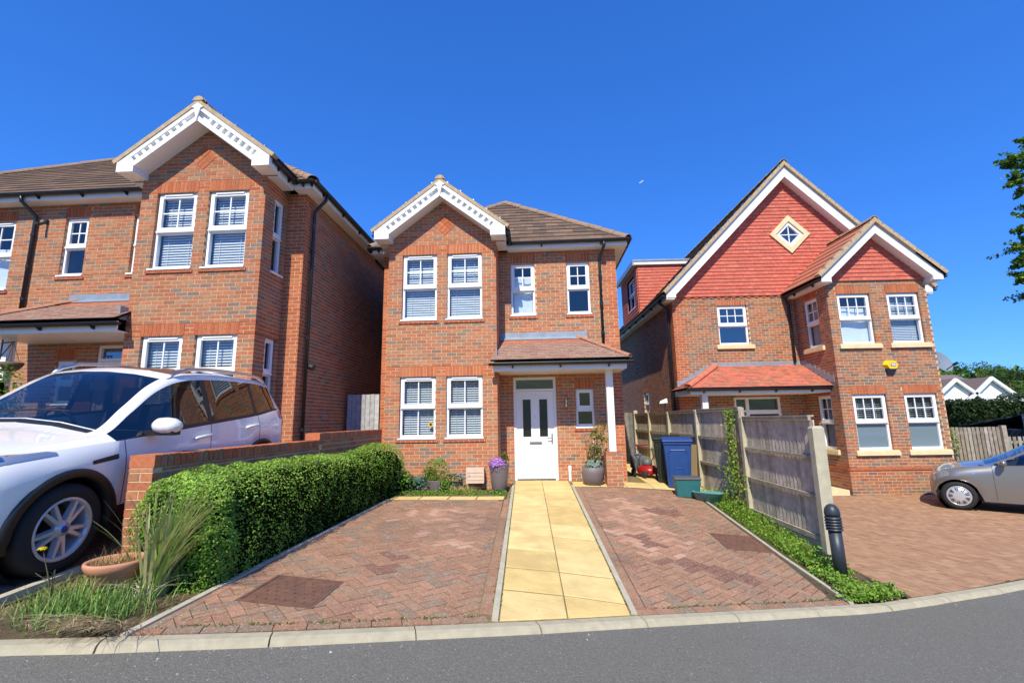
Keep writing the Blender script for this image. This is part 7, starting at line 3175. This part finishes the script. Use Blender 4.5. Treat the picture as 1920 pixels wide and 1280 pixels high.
b.prism([(69.5, 91.5, 6.2), (79.5, 91.5, 6.2), (78, 95, 9.0), (71, 95, 9.0)], Vector((0, 0, .2)), (.20, .15, .13))
b.build('roof', 'far_tile', t3)


def tree(label, x, y, z, h, rx, cols, n=900, size=.5, name='tree', group='trees on the far hill', trunk=.25, shape=None):
    t = thing(name, label, 'tree', (x, y, z), group)
    b = MB()
    b.tube([(x, y, z - .5), (x + .1 * trunk, y, z + h * .3), (x, y, z + h * .75)], [trunk, trunk * .8, trunk * .3], 7)
    for k in range(5):
        a = k * 1.3 + U(0, 1)
        b.tube([(x, y, z + h * (.3 + .08 * k)), (x + math.cos(a) * rx * .6, y + math.sin(a) * rx * .6, z + h * (.5 + .08 * k))], [trunk * .5, trunk * .15], 5)
    b.build('trunk', 'bark', t)
    b = MB()
    blobs = []
    for k in range(13):
        d = rnd_dir()
        hh = U(.38, .95)
        wr = shape(hh) if shape else math.sqrt(max(.05, 1 - ((hh - .58) / .45) ** 2))
        blobs.append((Vector((x + d.x * rx * wr * .75, y + d.y * rx * wr * .75, z + h * hh)), rx * U(.28, .5) * (.5 + .5 * wr)))
    for i in range(n):
        c, r_ = random.choice(blobs)
        d = rnd_dir()
        p = c + Vector((d.x, d.y, d.z * .8)) * r_ * (1 - .4 * R() ** 2)
        leaf(b, p, (d + rnd_dir() * .7).normalized(), size * U(.6, 1.3), jit(random.choice(cols), .25), .7)
    b.build('crown', 'leaf', t)
    return t


HILL = [
    (57.5, 62, 3.0, 4.0, GREEN, 'round mid green tree just above the far white gables'),
    (63, 66, 4.0, 4.6, DARKG, 'dark green tree left of centre on the far hill'),
    (69, 66, 4.5, 4.2, YELG, 'yellow green tree right of the far white gables'),
    (66, 58, 3.6, 3.2, [(.34, .38, .22), (.42, .44, .30), (.26, .32, .14)], 'pale blossoming bush at the right edge of the hill'),
    (70, 60, 3.3, 3.0, GREEN, 'bright green tree at the lower right of the hill'),
]
for i, (x, y, z, rx, c, lab) in enumerate(HILL):
    tree(lab, x, y, terrain(x, y) - .3, rx * 1.45, rx * .85, [shade(q, .42) for q in c], 2200, .26)
HILL2 = [(66, 92, 7.5, DARKG, 'tall dark tree crowning the left of the hill'), (76, 96, 6, [(.07, .12, .03), (.10, .16, .04)], 'olive green tree in the middle of the hill'), (86, 96, 9.5, GREEN[2:], 'tallest round crowned tree on the hill near the picture edge'),
         (95, 97, 8, YELG[1:] + DARKG, 'mixed green tree at the far right of the hill'), (105, 100, 8, GREEN, 'green tree beyond the picture edge on the hill'), (59, 92, 6.2, [(.17, .15, .08), (.12, .14, .05)], 'brownish thin tree behind the satellite dish')]
for i, (x, y, hh, c, lab) in enumerate(HILL2):
    tree(lab, x, y, terrain(x, y) - .3, hh * .8, hh * .5, [shade(q, .45) for q in c], 2200, .34)
for i, (x, y, hh, lab) in enumerate(((79.5, 93, 6.2, 'narrow dark conifer left of the tallest hill tree'), (82.5, 93, 5.8, 'second narrow dark conifer beside the tallest hill tree'))):
    tree(lab, x, y, terrain(x, y) - .3, hh, 1.1, [(.02, .045, .018), (.03, .06, .02)], 500, .4, name='conifer_tree', shape=lambda q: 1.15 - q)
# far wood beyond, one mass
fw = MB()
for i in range(9000):
    a = U(20, 62)
    d = U(150, 230)
    x, y = d * math.sin(rad(a)), d * math.cos(rad(a))
    p = Vector((x, y, terrain(x, y) + U(0, 5.5) * (1 + .5 * hnoise(x * .06, y * .06, 0))))
    leaf(fw, p, (rnd_dir() + ZUP * .3 - Y_ * .4).normalized(), U(1.2, 2.4), jit(random.choice(DARKG + GREEN[2:]), .25), .8)
tag(fw.build('far_wood', 'leaf'), 'distant wood covering the skyline of the hill', 'wood', kind='stuff')

# tree whose branches reach in at the right edge
bt = thing('broadleaf_tree', 'tree leaning its leafy branches in at the right picture edge', 'tree', (21, 15.5, -.4))
b = MB()
T0 = Vector((20.2, 14.5, -.5))
b.tube([T0, T0 + Vector((0, 0, 4)), T0 + Vector((-.2, 0, 8)), T0 + Vector((-.1, .2, 12))], [.28, .22, .15, .06], 9)


def ray_at(px, py, zc):
    d = CF + CR * ((px - 960) / FPX) - CU * ((py - 640) / FPX)
    return CAM + d * zc


tips = [(1918, 262, 22), (1893, 305, 22), (1908, 308, 22), (1905, 333, 20), (1900, 343, 18), (1920, 300, 30), (1920, 360, 22), (1920, 405, 24), (1920, 430, 24), (1915, 460, 26), (1920, 480, 26), (1920, 495, 20), (1905, 522, 22), (1920, 515, 28), (1930, 330, 30), (1935, 440, 30), (1935, 520, 30), (1960, 300, 80), (1965, 380, 80), (1965, 460, 80), (1960, 540, 70), (2030, 340, 110), (2040, 460, 110), (2010, 250, 80), (2040, 560, 100)]
lf = MB()
for (px, py, r_) in tips:
    c = ray_at(px, py, 14.5)
    j = T0 + Vector((0, 0, max(2.5, c.z - 1.6 + .5)))
    b.tube([j, (j + c) / 2 + Vector((0, 0, .25)), c], [.06, .035, .008], 5)
    rr = r_ / FPX * 14.5
    # each spray is a handful of leafy twigs with gaps between them
    for k in range(max(7, int(r_ / 4.5))):
        d = rnd_dir()
        e = c + Vector((d.x, d.y, d.z * .55)) * rr * U(.4, 1.0)
        b.tube([c, e], [.008, .003], 4)
        for q in range(44):
            p = c + (e - c) * U(.35, 1.1) + rnd_dir() * .07
            leaf(lf, p, (rnd_dir() + ZUP * .6).normalized(), U(.07, .14), jit(random.choice(GREEN[:3] + YELG[:1] + DARKG), .2), .6)
b.build('trunk', 'bark', bt)
lf.build('crown', 'leaf', bt)

# shrub and hanging basket at the left house porch
clump('shrub', 'green shrub by the left porch at the picture edge', 'shrub', (-9.35, 7.25, 2.3), .62, .5, .62, 1500, .075, GREEN[:4] + YELG[:2], True, stems=5)
t = thing('hanging_bracket', 'black iron bracket with hanging basket chains on the left porch post', 'bracket', (-9.85, 7.9, 3.0))
b = MB()
px_ = X2(3.64)
b.tube([(px_ + .08, 7.88, 3.05), (px_ + .08, 7.88, 3.42)], .012, 6)
b.tube([(px_ + .08, 7.88, 3.36), (px_ + .42, 7.80, 3.36)], .012, 6)
b.tube([(px_ + .08, 7.88, 3.10), (px_ + .36, 7.81, 3.34)], .010, 6)
b.build('arm', 'dark_metal', t)
b = MB()
for dx in (-.12, .0, .12):
    b.tube([(px_ + .40, 7.80, 3.35), (px_ + .40 + dx, 7.80 + abs(dx) * .3, 3.0)], .004, 4)
b.build('chains', 'dark_metal', t)
b = MB()
b.lathe([(.001, -.16), (.09, -.14), (.15, -.06), (.17, 0), (.16, 0), (.08, -.1), (.001, -.12)], 16, Matrix.Translation((px_ + .40, 7.82, 2.98)))
b.build('basket', 'bark', t, True)

# lamp and post by the passage wall of the right house
t = thing('wall_floodlight', 'white floodlight on a stalk above the far fence', 'lamp', (3.75, 14.6, 1.9))
b = MB()
b.tube([(3.78, 14.4, 1.8), (3.80, 14.4, 2.22)], .02, 6)
b.build('stalk', 'dark_metal', t)
b = MB()
b.hexa([(3.62, 14.34, 2.22), (3.86, 14.30, 2.24), (3.88, 14.42, 2.24), (3.64, 14.46, 2.22), (3.66, 14.36, 2.30), (3.84, 14.30, 2.38), (3.86, 14.42, 2.38), (3.68, 14.46, 2.30)])
b.build('head', 'upvc', t)

# distant airliner
ac = thing('aeroplane', 'tiny white aeroplane high in the blue sky', 'aeroplane', tuple(ray_at(1203, 341, 2600)))
c = ray_at(1203, 341, 2600)
ax = (CR * .8 + CU * .55 + CF * .3).normalized()
wg = (CR * .5 - CU * .55 + CF * .6).normalized()
wg = (wg - ax * wg.dot(ax)).normalized()
b = MB()
b.tube([c - ax * 17, c - ax * 10, c + ax * 12, c + ax * 17], [.4, 1.7, 1.7, .5], 8)
b.build('fuselage', 'aircraft', ac)
for sg in (-1, 1):
    b = MB()
    n_ = ax.cross(wg)
    b.prism([c + ax * 3, c - ax * 3, c - ax * 7 + wg * sg * 15, c - ax * 5 + wg * sg * 15], n_ * .5)
    b.build('wing', 'aircraft', ac)
b = MB()
b.prism([c - ax * 12, c - ax * 16, c - ax * 18 + CU * 5, c - ax * 16 + CU * 5], wg * .4)
b.build('tail_fin', 'aircraft', ac)

# ------------------------------------------------------------------ grit and small litter in the gutter, weeds in joints
gr = MB()
for i in range(420):
    x = U(-4, 6.5) if R() < .6 else random.gauss(-2.2, .6)
    y = ky(x) - .14 - abs(random.gauss(0, .10)) - (U(0, 1.6) if R() < .25 else 0)
    s = U(.002, .006) if R() < .96 else U(.007, .012)
    z = zroad(x, y)
    c = jit(random.choice([(.34, .32, .29), (.45, .43, .40), (.22, .19, .15), (.30, .26, .20)]), .2)
    q = [(x - s, y - s * .7, z - .002), (x + s * .8, y - s, z - .002), (x + s, y + s * .8, z - .002), (x - s * .7, y + s, z - .002), (x, y, z + s * .9)]
    gr.quadmesh(q, [(0, 1, 4), (1, 2, 4), (2, 3, 4), (3, 0, 4)], c)
tag(gr.build('grit', 'straw'), 'loose grit and crumbs along the gutter of the road', 'grit', kind='stuff')
ms = MB()
for i in range(700):
    k = R()
    if k < .35:
        y = U(4.0, 9.5)
        x = PATHL(y) + U(-.012, .0) + (.056 if R() < .5 else 0)
    elif k < .6:
        y = U(4.4, 9.8)
        x = PATHR(y) - .056 + U(-.004, .008)
    elif k < .8:
        x = U(-2.5, -.5)
        y = ky(x) + .115 + U(-.006, .006)
    else:
        x = U(.9, 2.9)
        y = ky(x) + .115 + U(-.006, .006)
    for q in range(3):
        leaf(ms, Vector((x + U(-.012, .012), y + U(-.02, .02), zmain(x, y) + U(0, .012))), (ZUP + rnd_dir() * .8).normalized(), U(.008, .02), jit(random.choice(GREEN[2:] + DARKG), .25), .6)
tag(ms.build('joint_moss', 'leaf'), 'tiny moss and weeds in the joints of the paving', 'moss', kind='stuff')
